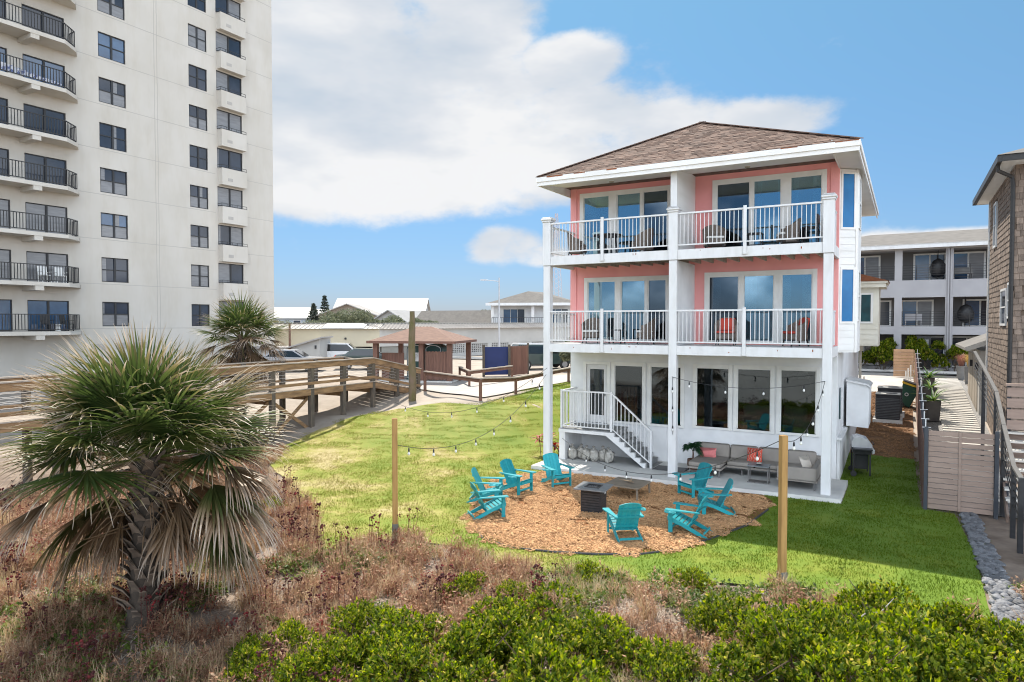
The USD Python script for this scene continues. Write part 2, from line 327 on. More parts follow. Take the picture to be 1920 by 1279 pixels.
M['rust'] = mat('rust_stain', (0.30, 0.10, 0.035), (0.2, 0.065, 0.03), scale=9, rough=0.9)
# ================================================================= GROUND
def grid_ground():
    xs = np.unique(np.concatenate([np.arange(-36, 36.01, 0.6), 36 * np.sign(np.linspace(-1, 1, 81)) + np.sign(np.linspace(-1, 1, 81)) * (np.abs(np.linspace(-1, 1, 81)) ** 3) * 2500]).round(3))
    ys = np.unique(np.concatenate([np.arange(4, 60.01, 0.6), 60 + (np.linspace(0, 1, 50) ** 3) * 5000, 4 - (np.linspace(0, 1, 20) ** 2) * 70]).round(3))
    X, Y = np.meshgrid(xs, ys); Z = ground_z(X, Y); n = len(xs)
    i = (np.arange(len(ys) - 1)[:, None] * n + np.arange(n - 1)[None]).ravel()
    return np.column_stack([X.ravel(), Y.ravel(), Z.ravel()]), np.vstack([np.column_stack([i, i + 1, i + n + 1]), np.column_stack([i, i + n + 1, i + n])])
def sand_mat():
    n = {'g': ('geometry', {}), 'n': ('noise_texture', {'scale': 0.9, 'detail': 9.0, 'roughness': 0.65}), 'r': ('rgb_ramp', {'ramp': [(0.35, (0.30, 0.235, 0.185)), (0.65, (0.14, 0.10, 0.075))]}),
         'r2': ('rgb_ramp', {'ramp': [(0.3, (0.62, 0.57, 0.50)), (0.7, (0.54, 0.48, 0.41))]}), 's': ('separate_xyz', {}), 'mr': ('map_range', {'from_min': 6.5, 'from_max': 2.0, 'range_type': 'smoothstep', 'to_min': 0.0, 'to_max': 1.0}),
         'mr2': ('map_range', {'from_min': 22.0, 'from_max': 30.0, 'range_type': 'smoothstep', 'to_min': 0.0, 'to_max': 0.45}), 'mx': ('math', {'math_type': 'maximum'}),
         'm': ('mix_color', {}), 'bn': ('noise_texture', {'scale': 14.0, 'detail': 4.0}), 'b': ('bump', {'strength': 0.8, 'distance': 0.01}), 'p': ('principled_bsdf', {'roughness': 0.95})}
    l = [('g.position', 'n.vector'), ('n.fac', 'r.fac'), ('n.fac', 'r2.fac'), ('g.position', 's.vector'), ('s.y', 'mr.value'), ('s.y', 'mr2.value'), ('mr.result', 'mx.value1'), ('mr2.result', 'mx.value2'), ('mx.value', 'm.fac'), ('r.color', 'm.a'), ('r2.color', 'm.b'), ('m.result', 'p.base_color'),
         ('g.position', 'bn.vector'), ('bn.fac', 'b.height'), ('b.normal', 'p.normal')]
    return usdkit.material(stage, '/World/Looks/dune_sand', n, l, surface='p.BSDF')
M['sand'] = sand_mat()      # litter-stained sand of the dune, clean pale sand on the beach behind and the lots beyond
struct('ground', grid_ground(), M['sand'], smooth=True)

LAWN_PX = [(505, 872), (530, 838), (600, 806), (690, 778), (760, 768), (830, 757), (900, 762), (960, 744), (1066, 714)]
lawn_pts = [T(*p)[:2] for p in LAWN_PX] + [H(-9.3, 16)[:2], H(-9.0, 13.0)[:2], H(-9.0, 2.3)[:2], H(0.1, 2.3)[:2], H(0.1, 6.8)[:2], H(2.25, 6.6)[:2], H(2.36, 0.3)[:2], H(3.1, 0.15)[:2]] + \
           [T(*p)[:2] for p in [(1826, 1035), (1845, 1110), (1860, 1165), (1700, 1172), (1560, 1135), (1450, 1104), (1330, 1096), (1150, 1090), (1000, 1070), (930, 1060), (860, 1030), (740, 1012), (640, 1034), (597, 1034), (585, 985), (550, 925)]]
LAWN = Polygon(lawn_pts).buffer(0.25).buffer(-0.25)
MULCH = Polygon([T(*p)[:2] for p in [(886, 986), (905, 1012), (960, 1030), (1040, 1038), (1120, 1042), (1200, 1042), (1262, 1034), (1330, 1014), (1400, 987), (1440, 957), (1449, 942), (1425, 928), (1255, 896), (1100, 880), (985, 893), (925, 905), (898, 930), (880, 955)]]).buffer(0.4).buffer(-0.4)
SLAB = Polygon([H(u, v)[:2] for u, v in [(-9.0, -0.62), (0.46, -0.32), (0.46, 2.31), (-9.0, 2.31)]])
lawn_only = LAWN.difference(MULCH).difference(SLAB.buffer(0.02))
if lawn_only.geom_type != 'Polygon': lawn_only = max(lawn_only.geoms, key=lambda g: g.area)
def grass_colour(name, blade):
    n = {'g': ('geometry', {}), 'a': ('noise_texture', {'scale': 0.55, 'detail': 5.0, 'roughness': 0.6}), 'b': ('noise_texture', {'scale': 7.0, 'detail': 5.0, 'roughness': 0.7}), 'sx': ('separate_xyz', {}),
         'gx': ('map_range', {'from_min': -6.0, 'from_max': 7.5, 'to_min': 0.17, 'to_max': -0.13}), 'ad': ('math', {'math_type': 'add'}), 'ad2': ('math', {'math_type': 'multiply_add', 'value2': 0.30}),
         'r': ('rgb_ramp', {'ramp': [(0.34, (0.125, 0.20, 0.018)), (0.47, (0.17, 0.225, 0.022)), (0.62, (0.225, 0.245, 0.034)), (0.70, (0.33, 0.295, 0.085)), (0.80, (0.42, 0.35, 0.17))]}),
         'p': ('principled_bsdf', {'roughness': 0.7, 'specular_ior_level': 0.2}), 't': ('translucent_bsdf', {}), 'm': ('mix_closure', {'fac': 0.55 if blade else 0.0})}
    l = [('g.position', 'a.vector'), ('g.position', 'b.vector'), ('g.position', 'sx.vector'), ('sx.x', 'gx.value'), ('a.fac', 'ad.value1'), ('gx.result', 'ad.value2'), ('b.fac', 'ad2.value1'), ('ad.value', 'ad2.value3')]
    n['of'] = ('math', {'math_type': 'subtract', 'value2': 0.15}); l.append(('ad2.value', 'of.value1'))
    src = 'of.value'
    if blade:
        ISLAND.add('/World/Looks/' + name); n['st'] = ('attribute', {'attribute': 'st'}); n['stx'] = ('separate_xyz', {}); n['w'] = ('math', {'math_type': 'multiply_add', 'value2': 0.34}); n['w2'] = ('math', {'math_type': 'subtract', 'value2': 0.17})
        l += [('st.vector', 'stx.vector'), ('stx.x', 'w.value1'), ('of.value', 'w.value3'), ('w.value', 'w2.value1')]; src = 'w2.value'
    l += [(src, 'r.fac'), ('r.color', 'p.base_color'), ('r.color', 't.color'), ('p.BSDF', 'm.closure1'), ('t.BSDF', 'm.closure2')]
    return usdkit.material(stage, '/World/Looks/' + name, n, l, surface='m.closure')
M['lawn'] = grass_colour('lawn_turf', False); M['blade'] = grass_colour('lawn_blade', True)
struct('lawn', sheet(lawn_only, 0.6, 0.03), M['lawn'], smooth=True)
M['mulch'] = mat('mulch_ground', (0.30, 0.13, 0.045), (0.18, 0.075, 0.028), scale=7, rough=0.95, bump=0.8, bscale=30, coords='position')
struct('mulch_bed', sheet(MULCH.difference(SLAB.buffer(0.01)) if MULCH.difference(SLAB.buffer(0.01)).geom_type == 'Polygon' else max(MULCH.difference(SLAB.buffer(0.01)).geoms, key=lambda g: g.area), 0.5, 0.036), M['mulch'], smooth=True)
yard = Polygon([H(u, v)[:2] for u, v in [(0.15, 6.8), (2.25, 6.6), (2.25, 20.0), (0.15, 20.0)]])
struct('side_yard_mulch', sheet(yard, 0.6, 0.03), mat('old_mulch', (0.25, 0.13, 0.06), (0.15, 0.085, 0.045), scale=6, rough=0.95, bump=0.9, bscale=25, coords='position'), smooth=True)
pit_edge = MB(); ring = [T(*p) for p in [(892, 992), (905, 1014), (960, 1032), (1040, 1040), (1120, 1044), (1200, 1044), (1262, 1036), (1330, 1016), (1400, 989), (1440, 959)]]
pit_edge.tube([p + np.array([0, 0, 0.05]) for p in ring], 0.03, 6)
p_ = part(None, 'bed_edging', pit_edge, M['black_metal']); tag(stage.GetPrimAtPath(p_), 'black plastic edging curved round the front of the orange mulch bed', 'edging')

# ================================================================= BEACH HOUSE  (local x = along the front, y = back, z = up)
house = thing('beach_house', 'three storey pink and white beach house with balconies and brown hip roof', 'house', O, -30)
def wall_xz(parent, name, rect, holes, y0, y1, m, **k):
    p = sbox(*rect)
    for h in holes: p = p.difference(sbox(*h))
    b = MB()
    for g in getattr(p, 'geoms', [p]): b.prism(g, y0, y1, 'xz')
    return part(parent, name, b, m, **k)
G_OPEN = {'door': (-8.32, 1.30, -7.37, 3.50), 'w1': (-7.22, 1.38, -6.03, 3.52), 'w2': (-5.87, 1.38, -4.66, 3.52), 'w3': (-4.27, 1.42, -3.06, 3.53), 'w4': (-2.92, 1.42, -1.74, 3.54), 'w5': (-1.58, 1.43, -0.40, 3.55)}
UP_OPEN = {'LL': (-8.30, 4.32, -5.18, 6.57), 'LR': (-3.90, 4.32, -0.52, 6.61), 'UL': (-8.48, 7.27, -5.13, 9.66), 'UR': (-3.66, 7.27, -0.28, 9.66)}
wall_xz(house, 'ground_floor_wall', (-8.9, -0.6, 0.12, 4.22), G_OPEN.values(), 2.30, 2.48, M['white_stucco'], label='white painted ground floor wall under the balconies')
wall_xz(house, 'upper_wall', (-8.9, 4.22, 0.12, 9.98), UP_OPEN.values(), 2.30, 2.48, M['pink'], label='coral pink stucco wall behind the two balconies')
corner = MB()
for z0, z1 in ((4.24, 7.0), (7.26, 9.95)):
    corner.box(-8.9, -8.66, 2.26, 2.298, z0, z1); corner.box(-0.12, 0.12, 2.26, 2.298, z0, z1)
part(house, 'corner_board', corner, M['pink'])
b = MB(); b.box(-8.9, -8.72, 2.482, 13.0, -0.6, 9.72); part(house, 'left_wall', b, M['white_stucco'])
b = MB(); b.box(-0.06, 0.115, 2.482, 13.0, -0.6, 4.1); part(house, 'right_base_wall', b, M['white_stucco'], label='white rendered side wall below the siding')
b = MB(); b.box(-0.06, 0.09, 2.482, 13.0, 4.1, 9.72); part(house, 'right_wall', b, M['siding'])
b = MB(); b.box(-8.9, 0.12, 13.0, 13.2, -0.6, 9.72); part(house, 'back_wall', b, M['siding'])
k = 0
for z in np.arange(4.1, 9.6, 0.205):
    b = MB()
    for y0, y1 in ((2.50, 13.0),):
        v = [[0.09, y0, z], [0.128, y0, z], [0.10, y0, z + 0.2], [0.09, y0, z + 0.2], [0.09, y1, z], [0.128, y1, z], [0.10, y1, z + 0.2], [0.09, y1, z + 0.2]]
        b.add(v, [[0, 1, 2], [0, 2, 3], [4, 6, 5], [4, 7, 6], [0, 4, 5], [0, 5, 1], [1, 5, 6], [1, 6, 2], [2, 6, 7], [2, 7, 3], [3, 7, 4], [3, 4, 0]])
    part(house, 'siding_board', b, M['siding'])
b = MB(); b.box(0.12, 0.20, 2.6, 12.9, -0.6, 1.32); b.bar((0.17, 2.55, 1.36), (0.17, 12.9, 1.36), 0.16, 0.08); part(house, 'foundation_ledge', b, M['white_stucco'])
# rooms
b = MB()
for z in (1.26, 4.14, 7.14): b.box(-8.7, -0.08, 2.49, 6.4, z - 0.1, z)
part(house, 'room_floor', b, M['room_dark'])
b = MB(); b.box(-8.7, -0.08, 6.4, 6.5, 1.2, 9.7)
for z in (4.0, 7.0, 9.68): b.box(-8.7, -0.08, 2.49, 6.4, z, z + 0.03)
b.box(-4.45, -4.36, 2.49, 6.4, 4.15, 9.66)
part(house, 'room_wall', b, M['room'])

def window(name, o, mull, panes, y=2.30, fw=0.085, label=None, door=False, sill=True):
    """o: opening; mull: (u, width) of the uprights; panes: material per light"""
    x0, z0, x1, z1 = o; b = MB(); d0, d1 = y - 0.035, y + 0.10
    b.box(x0 - 0.05, x0 + fw, d0, d1, z0 - 0.02, z1 + 0.05); b.box(x1 - fw, x1 + 0.05, d0, d1, z0 - 0.02, z1 + 0.05)
    b.box(x0 + fw, x1 - fw, d0 + 0.002, d1, z1 - fw, z1 + 0.048); b.box(x0 + fw, x1 - fw, d0 + 0.002, d1, z0 - 0.02, z0 + fw * 0.9)
    xs = [x0 + fw]
    for u, w in mull:
        b.box(u - w / 2, u + w / 2, d0 + 0.004, d1 - 0.002, z0 + fw * 0.9, z1 - fw); xs += [u - w / 2, u + w / 2]
    xs.append(x1 - fw); w = part(house, name, b, M['white_trim'], label=label)
    for i, pm in enumerate(panes):
        q = MB(); yy = y + 0.02 + 0.02 * (i % 2); q.box(xs[2 * i] - 0.005, xs[2 * i + 1] + 0.005, yy, yy + 0.008, z0 + 0.04, z1 - fw + 0.01)
        part(w, 'pane', q, pm)
        s = MB(); a, c, t = xs[2 * i], xs[2 * i + 1], 0.032                   # sash inside each light
        s.box(a, a + t, d0 + 0.03, yy + 0.03, z0 + 0.078, z1 - fw); s.box(c - t, c, d0 + 0.03, yy + 0.03, z0 + 0.078, z1 - fw); s.box(a + t, c - t, d0 + 0.032, yy + 0.03, z1 - fw - t, z1 - fw)
        part(w, 'sash', s, M['white_trim'])
    return w
pb, ps, pd = M['pane_blue'], M['pane_screen'], M['pane_dark']
window('sliding_door', UP_OPEN['UL'], [(-7.24, 0.28), (-6.16, 0.09)], [pb, pb, ps])
window('sliding_door', UP_OPEN['UR'], [(-2.46, 0.10), (-1.42, 0.26)], [ps, pb, pb])
window('sliding_door', UP_OPEN['LL'], [(-7.03, 0.20), (-5.97, 0.10)], [pb, pb, ps])
window('sliding_door', UP_OPEN['LR'], [(-2.76, 0.14), (-1.63, 0.22)], [ps, pb, pb])
for key in ('w1', 'w2', 'w3', 'w4', 'w5'): window('picture_window', G_OPEN[key], [], [pd], fw=0.06)
b = MB(); x0, z0, x1, z1 = G_OPEN['door']; b.box(x0 - 0.05, x0 + 0.06, 2.26, 2.4, z0, z1 + 0.05); b.box(x1 - 0.06, x1 + 0.05, 2.26, 2.4, z0, z1 + 0.05); b.box(x0 + 0.06, x1 - 0.06, 2.262, 2.4, z1 - 0.05, z1 + 0.05)
dr = part(house, 'patio_door', b, M['white_trim'])
q = MB(); a, c = x0 + 0.07, x1 - 0.07; q.box(a, a + 0.13, 2.31, 2.36, z0 + 0.02, z1 - 0.06); q.box(c - 0.13, c, 2.31, 2.36, z0 + 0.02, z1 - 0.06); q.box(a + 0.13, c - 0.13, 2.312, 2.358, z1 - 0.22, z1 - 0.06); q.box(a + 0.13, c - 0.13, 2.312, 2.358, z0 + 0.02, z0 + 0.30)
part(dr, 'door_leaf', q, M['white']); part(dr, 'pane', bx(a + 0.12, c - 0.12, 2.33, 2.338, z0 + 0.28, z1 - 0.2), pd)
part(dr, 'handle', MB().box(c - 0.09, c - 0.05, 2.26, 2.31, z0 + 1.0, z0 + 1.16), M['black_metal'])
# curtains: hung cloth with folds
def curtain(x0, x1, z0, z1, y):
    n = 26; xs = np.linspace(x0, x1, n); ys = y + 0.045 * np.sin(np.linspace(0, (x1 - x0) * 34, n))
    v = np.array([[x, yy, z] for z in (z0, z1) for x, yy in zip(xs, ys)]); f = []
    for i in range(n - 1): f += [[i, i + 1, n + i + 1], [i, n + i + 1, n + i]]
    return v, f
for x0, x1, z0, z1 in [(-8.38, -8.05, 7.2, 9.6), (-6.45, -6.2, 7.2, 9.6), (-5.62, -5.3, 7.2, 9.6), (-3.5, -3.1, 7.2, 9.6), (-2.35, -2.2, 7.2, 9.6), (-1.72, -1.5, 7.2, 9.6), (-1.3, -1.1, 7.2, 9.6), (-0.68, -0.36, 7.2, 9.6),
                       (-8.2, -7.8, 4.2, 6.5), (-7.28, -7.0, 4.2, 6.5), (-3.8, -3.5, 4.2, 6.5), (-2.7, -2.35, 4.2, 6.5), (-1.52, -1.3, 4.2, 6.5), (-0.95, -0.6, 4.2, 6.5)]:
    part(house, 'curtain', curtain(x0, x1, z0, z1, 2.72), M['curtain'], smooth=True)
# columns, posts, decks
UPX = (-8.74, -4.35, 0.04)
for u in UPX:
    part(house, 'column', cbox(u - 0.125, u + 0.125, 0.0, 0.25, 0.14, 6.92, 0.012), M['white'])
    b = MB(); b.mesh(cbox(u - 0.145, u + 0.145, -0.02, 0.27, 6.925, 8.40, 0.01)); pst = part(house, 'balcony_post', b, M['white'])
    c = MB(); c.mesh(cbox(u - 0.20, u + 0.20, -0.075, 0.325, 8.46, 8.53, 0.02)); c.mesh(cbox(u - 0.17, u + 0.17, -0.045, 0.295, 8.40, 8.462, 0.012)); c.mesh(cbox(u - 0.165, u + 0.165, -0.04, 0.29, 8.528, 8.575, 0.02))
    part(pst, 'post_cap', c, M['white'])
bays = [(-8.615, -4.475), (-4.225, -0.085)]; ubays = [(-8.595, -4.495), (-4.205, -0.105)]
for (z0, z1, bb) in ((6.93, 7.24, ubays), (3.98, 4.27, bays)):
    for a, c in bb: part(house, 'rim_beam', cbox(a, c, 0.02, 0.10, z0, z1, 0.008), M['white'])
    for u in (UPX[0] - 0.10, UPX[2] + 0.02):
        part(house, 'side_beam', bx(u, u + 0.08, 0.25, 2.255, z0, z1), M['white'])
    part(house, 'deck_floor', bx(-8.66, -0.02, 0.105, 2.255, z1 - 0.05, z1 - 0.01), M['soffit'])
    if z0 > 5:
        for u in np.arange(-8.3, -0.2, 0.42):
            part(house, 'joist', bx(u, u + 0.045, 0.105, 2.25, z0 + 0.03, z1 - 0.052), M['joist'])
    else:
        part(house, 'deck_soffit', bx(-8.63, -0.02, 0.105, 2.25, z0 + 0.02, z0 + 0.05), M['soffit'])
part(house, 'divider_wall', MB().prism(Polygon([(0.12, 7.24), (2.28, 7.24), (2.28, 9.95), (0.12, 9.69)]), -4.42, -4.28, 'yz'), M['siding'], label='white partition between the two upper balconies')
part(house, 'divider_wall', bx(-4.42, -4.28, 0.26, 2.28, 4.27, 6.93), M['white_stucco'], label='white partition between the two middle balconies')
part(house, 'divider_trim', bx(-4.45, -4.25, 0.06, 0.118, 8.58, 9.62), M['white'])
def railing(p0, p1, ztop, zbot, n, mid=None):
    p0, p1 = np.array(p0, float), np.array(p1, float); b = MB()
    b.bar((*p0, ztop - 0.025), (*p1, ztop - 0.025), 0.085, 0.05); r = part(house, 'railing', b, M['white'])
    part(r, 'bottom_rail', MB().bar((*p0, zbot + 0.02), (*p1, zbot + 0.02), 0.04, 0.04), M['white'])
    for i in range(n):
        p = p0 + (p1 - p0) * (i + 0.5) / n
        if mid is not None and abs(p[0] - mid) < 0.05: continue
        part(r, 'baluster', bx(p[0] - 0.0095, p[0] + 0.0095, p[1] - 0.0095, p[1] + 0.0095, zbot + 0.04, ztop - 0.05), M['white'])
    if mid is not None:
        part(r, 'newel', cbox(mid - 0.05, mid + 0.05, p0[1] - 0.085, p0[1] - 0.052, zbot - 0.36, ztop + 0.06, 0.006), M['white'])
        part(r, 'rail_bracket', bx(mid - 0.09, mid + 0.09, p0[1] - 0.06, p0[1] - 0.052, zbot - 0.36, zbot - 0.31), M['concrete'])
for (a, c), mid in zip(ubays, (-6.70, -2.2)): railing((a, 0.06), (c, 0.06), 8.37, 7.36, 33, mid)
for (a, c), mid in zip(bays, (-6.70, -2.2)): railing((a, 0.06), (c, 0.06), 5.38, 4.36, 33, mid)
railing((UPX[0], 0.30), (UPX[0], 2.24), 8.30, 7.36, 15); railing((UPX[0], 0.28), (UPX[0], 2.24), 5.32, 4.36, 15)
for z0, z1 in ((7.28, 8.3), (4.3, 5.3)):
    q = MB()
    for i in range(9): q.box(UPX[2] - 0.02, UPX[2] + 0.02, 0.4 + i * 0.2, 0.56 + i * 0.2, z0, z1)
    q.box(UPX[2] - 0.03, UPX[2] + 0.03, 0.29, 2.25, z1, z1 + 0.05)
    part(house, 'side_panel', q, M['white'])
# bay window at the right front corner
bay = Polygon([(0.10, 2.42), (0.55, 2.78), (0.62, 2.9), (0.62, 4.4), (0.10, 4.9)])
b = MB().prism(bay, 4.06, 9.70, 'xy'); by = part(house, 'bay_window', b, M['siding'], label='tall white bay with two blue panes at the corner')
d = np.array([0.45, 0.36]); Ld = np.linalg.norm(d); d /= Ld; nrm = np.array([d[1], -d[0]])
def bayp(s, off): return np.array([0.10, 2.42]) + d * s + nrm * off
def bay_slab(s0, s1, z0, z1, o0, o1):
    c = [bayp(s0, o0), bayp(s1, o0), bayp(s1, o1), bayp(s0, o1)]; return MB().prism(Polygon([tuple(q) for q in c]), z0, z1, 'xy')
for z0, z1 in ((7.92, 9.55), (5.02, 6.62)):
    fr = MB()
    for a in ((0.06, 0.12, z0 - 0.07, z1 + 0.07), (0.50, 0.56, z0 - 0.07, z1 + 0.07), (0.12, 0.50, z1, z1 + 0.07), (0.12, 0.50, z0 - 0.07, z0)): 
        v, f = bay_slab(*a, 0.0, 0.03).arrays(); fr.add(v, f)
    fp = part(by, 'window_frame', fr, M['white_trim']); part(by, 'blue_pane', bay_slab(0.12, 0.50, z0, z1, -0.01, 0.012), M['blue_film'])
    q = MB(); q.box(0.60, 0.645, 3.0, 3.06, z0, z1); q.box(0.60, 0.645, 3.72, 3.78, z0, z1); q.box(0.60, 0.645, 3.06, 3.72, z1 - 0.06, z1); q.box(0.60, 0.645, 3.06, 3.72, (z0 + z1) / 2 - 0.03, (z0 + z1) / 2 + 0.03); q.box(0.60, 0.645, 3.06, 3.72, z0, z0 + 0.06)
    part(by, 'side_window_frame', q, M['white_trim']); part(by, 'side_pane', bx(0.61, 0.63, 3.05, 3.73, z0 + 0.05, z1 - 0.05), M['teal_glass'])
for z in [zz for zz in np.arange(4.12, 9.6, 0.205)]:
    if any(z0 - 0.26 < z < z1 + 0.06 for z0, z1 in ((7.92, 9.55), (5.02, 6.62))): continue
    part(by, 'siding_board', bay_slab(0.05, 0.56, z, z + 0.19, -0.005, 0.016), M['siding'])
part(by, 'corner_trim', bay_slab(-0.02, 0.045, 4.06, 9.70, 0.0, 0.026), M['white_trim']); part(by, 'corner_trim', bay_slab(0.565, 0.63, 4.06, 9.70, -0.06, 0.026), M['white_trim'])
# small cream bay further back, with its own roof
b = MB().box(0.10, 1.00, 9.6, 11.4, 4.05, 6.36); b2 = part(house, 'side_bay', b, M['cream_siding'], label='small cream bay with its own little roof on the side wall')
part(b2, 'window_frame', MB().box(0.30, 0.38, 9.56, 9.6, 4.95, 6.15).box(0.72, 0.80, 9.56, 9.6, 4.95, 6.15).box(0.38, 0.72, 9.562, 9.6, 6.08, 6.15).box(0.38, 0.72, 9.562, 9.6, 4.95, 5.02), M['white_trim'])
part(b2, 'pane', bx(0.38, 0.72, 9.575, 9.59, 5.02, 6.08), M['teal_glass'])
part(b2, 'cornice', MB().box(0.10, 1.24, 9.36, 11.6, 6.36, 6.52).box(0.10, 1.30, 9.30, 11.66, 6.522, 6.60), M['cream_siding'])
v = [[0.1, 9.26, 6.602], [1.34, 9.26, 6.602], [1.34, 11.7, 6.602], [0.1, 11.7, 6.602], [0.1, 9.9, 7.0], [0.1, 11.0, 7.0]]
part(b2, 'bay_roof', MB().add(v, [[0, 1, 4], [1, 2, 5], [1, 5, 4], [2, 3, 5], [0, 3, 2], [0, 2, 1], [0, 4, 5], [0, 5, 3]]), M['rust'])
for z in np.arange(4.1, 4.85, 0.2): part(b2, 'siding_board', bx(0.12, 0.98, 9.575, 9.598, z, z + 0.185), M['cream_siding'])
# bulkhead box on the side wall
b = MB(); b.prism(Polygon([(0.21, 1.46), (0.88, 1.42), (0.90, 2.78), (0.82, 2.86), (0.21, 2.98)]), 5.0, 6.6, 'xz'); part(house, 'chimney_box', b, M['white_stucco'], label='white rendered box jutting from the side wall')
b = MB(); b.prism(Polygon([(0.19, 2.982), (0.83, 2.862), (0.93, 2.782), (0.95, 2.83), (0.85, 2.92), (0.19, 3.04)]), 4.95, 6.65, 'xz'); part(house, 'box_cap', b, M['white'])
q = MB().tube([(0.24, 12.3, 4.0), (0.24, 12.3, 0.6)], 0.05, 8).box(0.14, 0.34, 12.2, 12.4, 3.75, 4.05); part(house, 'downspout', q, M['cream_siding'])
q = MB().box(0.13, 0.16, 3.2, 3.5, 1.9, 2.9); part(house, 'side_pane', q, M['teal_glass'])
# ---------------- roof
EZ = 9.90; E = dict(l=-8.98, r=0.80, f=-0.26, b=13.7); RA = np.array([-4.6, 4.3, 12.25]); RB = np.array([-4.6, 9.3, 12.25])
c = [np.array([E['l'], E['f'], EZ]), np.array([E['r'], E['f'], EZ]), np.array([E['r'], E['b'], EZ]), np.array([E['l'], E['b'], EZ])]
pl = MB()
for poly in ([c[0], c[1], RA], [c[1], c[2], RB, RA], [c[2], c[3], RB], [c[3], c[0], RA, RB]):
    n = len(poly); pl.add(poly, [[0, i, i + 1] for i in range(1, n - 1)])
pl.add(c, [[0, 2, 1], [0, 3, 2]]); roof = part(house, 'roof', pl, M['shingle'], label='brown shingled hip roof')
def shingles(poly, rows_dir_len, seed):
    """laminated tabs laid in courses up one slope; poly: eave start, eave end, then the upper corners"""
    r = np.random.default_rng(seed); a, e = poly[0], poly[1]; ex = (e - a) / np.linalg.norm(e - a); nn = np.cross(ex, poly[2] - a); nn /= np.linalg.norm(nn); ey = np.cross(nn, ex)
    P2 = Polygon([((p - a) @ ex, (p - a) @ ey) for p in poly]).buffer(-0.01); b = MB(); top = P2.bounds[3]; y = 0.0; row = 0
    while y < top - 0.1:
        line = P2.intersection(sbox(-50, y + 0.01, 50, y + 0.02)); 
        if line.is_empty: break
        x, x1 = line.bounds[0], line.bounds[2]; x -= r.random() * 0.2
        while x < x1:
            w = r.uniform(0.16, 0.36); xa, xb = max(x, line.bounds[0]), min(x + w - 0.006, x1)
            if xb - xa > 0.03:
                t = 0.012 + (0.014 if r.random() < 0.5 else 0.0) + r.random() * 0.004; q = []
                for xx in (xa, xb):
                    for yy, h in ((y, t), (y, 0.0), (y + 0.2, 0.003), (y + 0.2, 0.0)): q.append(a + ex * xx + ey * yy + nn * h)
                b.add(q, [[0, 4, 5], [0, 5, 1], [0, 2, 6], [0, 6, 4], [0, 1, 3], [0, 3, 2], [4, 6, 7], [4, 7, 5]])
            x += w
        y += 0.145; row += 1
    return b
part(roof, 'roof_shingles', shingles([c[0], c[1], RA], 0, 1), M['shingle'], kind='stuff'); part(roof, 'roof_shingles', shingles([c[1], c[2], RB, RA], 0, 2), M['shingle'], kind='stuff'); part(roof, 'roof_shingles', shingles([c[3], c[0], RA, RB], 0, 3), M['shingle'], kind='stuff')
hips = MB()
for p, q in ((c[0], RA), (c[1], RA), (RA, RB)):
    d = q - p; L = np.linalg.norm(d); n = int(L / 0.17)
    for i in range(n):
        s = p + d * i / n; t = p + d * min(1, (i + 1.25) / n); hips.bar(s + [0, 0, 0.035], t + [0, 0, 0.02], 0.26, 0.022)
part(roof, 'hip_cap', hips, M['shingle'])
f = MB(); zz0, zz1 = 9.61, 9.895
f.box(E['l'], E['r'], E['f'] + 0.02, E['f'] + 0.06, zz0, zz1); f.box(E['l'] - 0.02, E['r'] + 0.02, E['f'] - 0.015, E['f'] + 0.018, 9.74, zz1)
part(house, 'fascia', f, M['fascia'])
f = MB(); f.box(E['r'] - 0.06, E['r'] - 0.02, E['f'] + 0.062, E['b'], zz0, zz1); f.box(E['r'] - 0.018, E['r'] + 0.02, E['f'] + 0.02, E['b'], 9.74, zz1); part(house, 'fascia', f, M['fascia'])
f = MB(); f.box(E['l'] + 0.02, E['l'] + 0.06, E['f'] + 0.062, E['b'], zz0, zz1); part(house, 'fascia', f, M['fascia'])
for x0, x1 in ((-8.6, -8.0), (-7.6, -7.2), (-6.45, -6.1), (-1.2, -0.75), (0.2, 0.78)):
    part(roof, 'rust_patch', bx(x0, x1, E['f'] - 0.02, E['f'] - 0.0155, 9.868 + 0.008 * math.sin(x0 * 9), 9.897), M['rust'])
f = MB(); f.box(0.122, E['r'] - 0.062, E['f'] + 0.062, E['b'] - 0.1, 9.72, 9.74).prism(Polygon([(E['f'] + 0.062, 9.66), (2.299, 9.955), (2.299, 9.975), (E['f'] + 0.062, 9.68)]), E['l'] + 0.062, 0.10, 'yz').box(0.101, 0.121, E['f'] + 0.062, 2.299, 9.68, 9.98); sf = part(house, 'soffit', f, M['soffit'])
for u in (-6.9, -2.4): part(sf, 'ceiling_light', MB().lathe([[0, 0], [0.09, 0], [0.075, -0.03], [0, -0.03]], 14, (u, 1.3, 9.83)), M['joist'])
rr_ = np.random.default_rng(41)
for (z0, z1, y) in ((6.93, 7.24, 0.017), (3.98, 4.27, 0.017)):          # rusty nail heads and short weeping marks on the beams
    for u in list(rr_.uniform(-8.4, -0.3, 9)):
        if min(abs(u - q) for q in UPX) < 0.2: continue
        zt = rr_.uniform(z0 + 0.08, z1 - 0.02); part(house, 'rust_mark', bx(u, u + rr_.uniform(0.012, 0.035), y - 0.002, y + 0.002, zt - rr_.uniform(0.02, 0.07), zt), M['rust'])
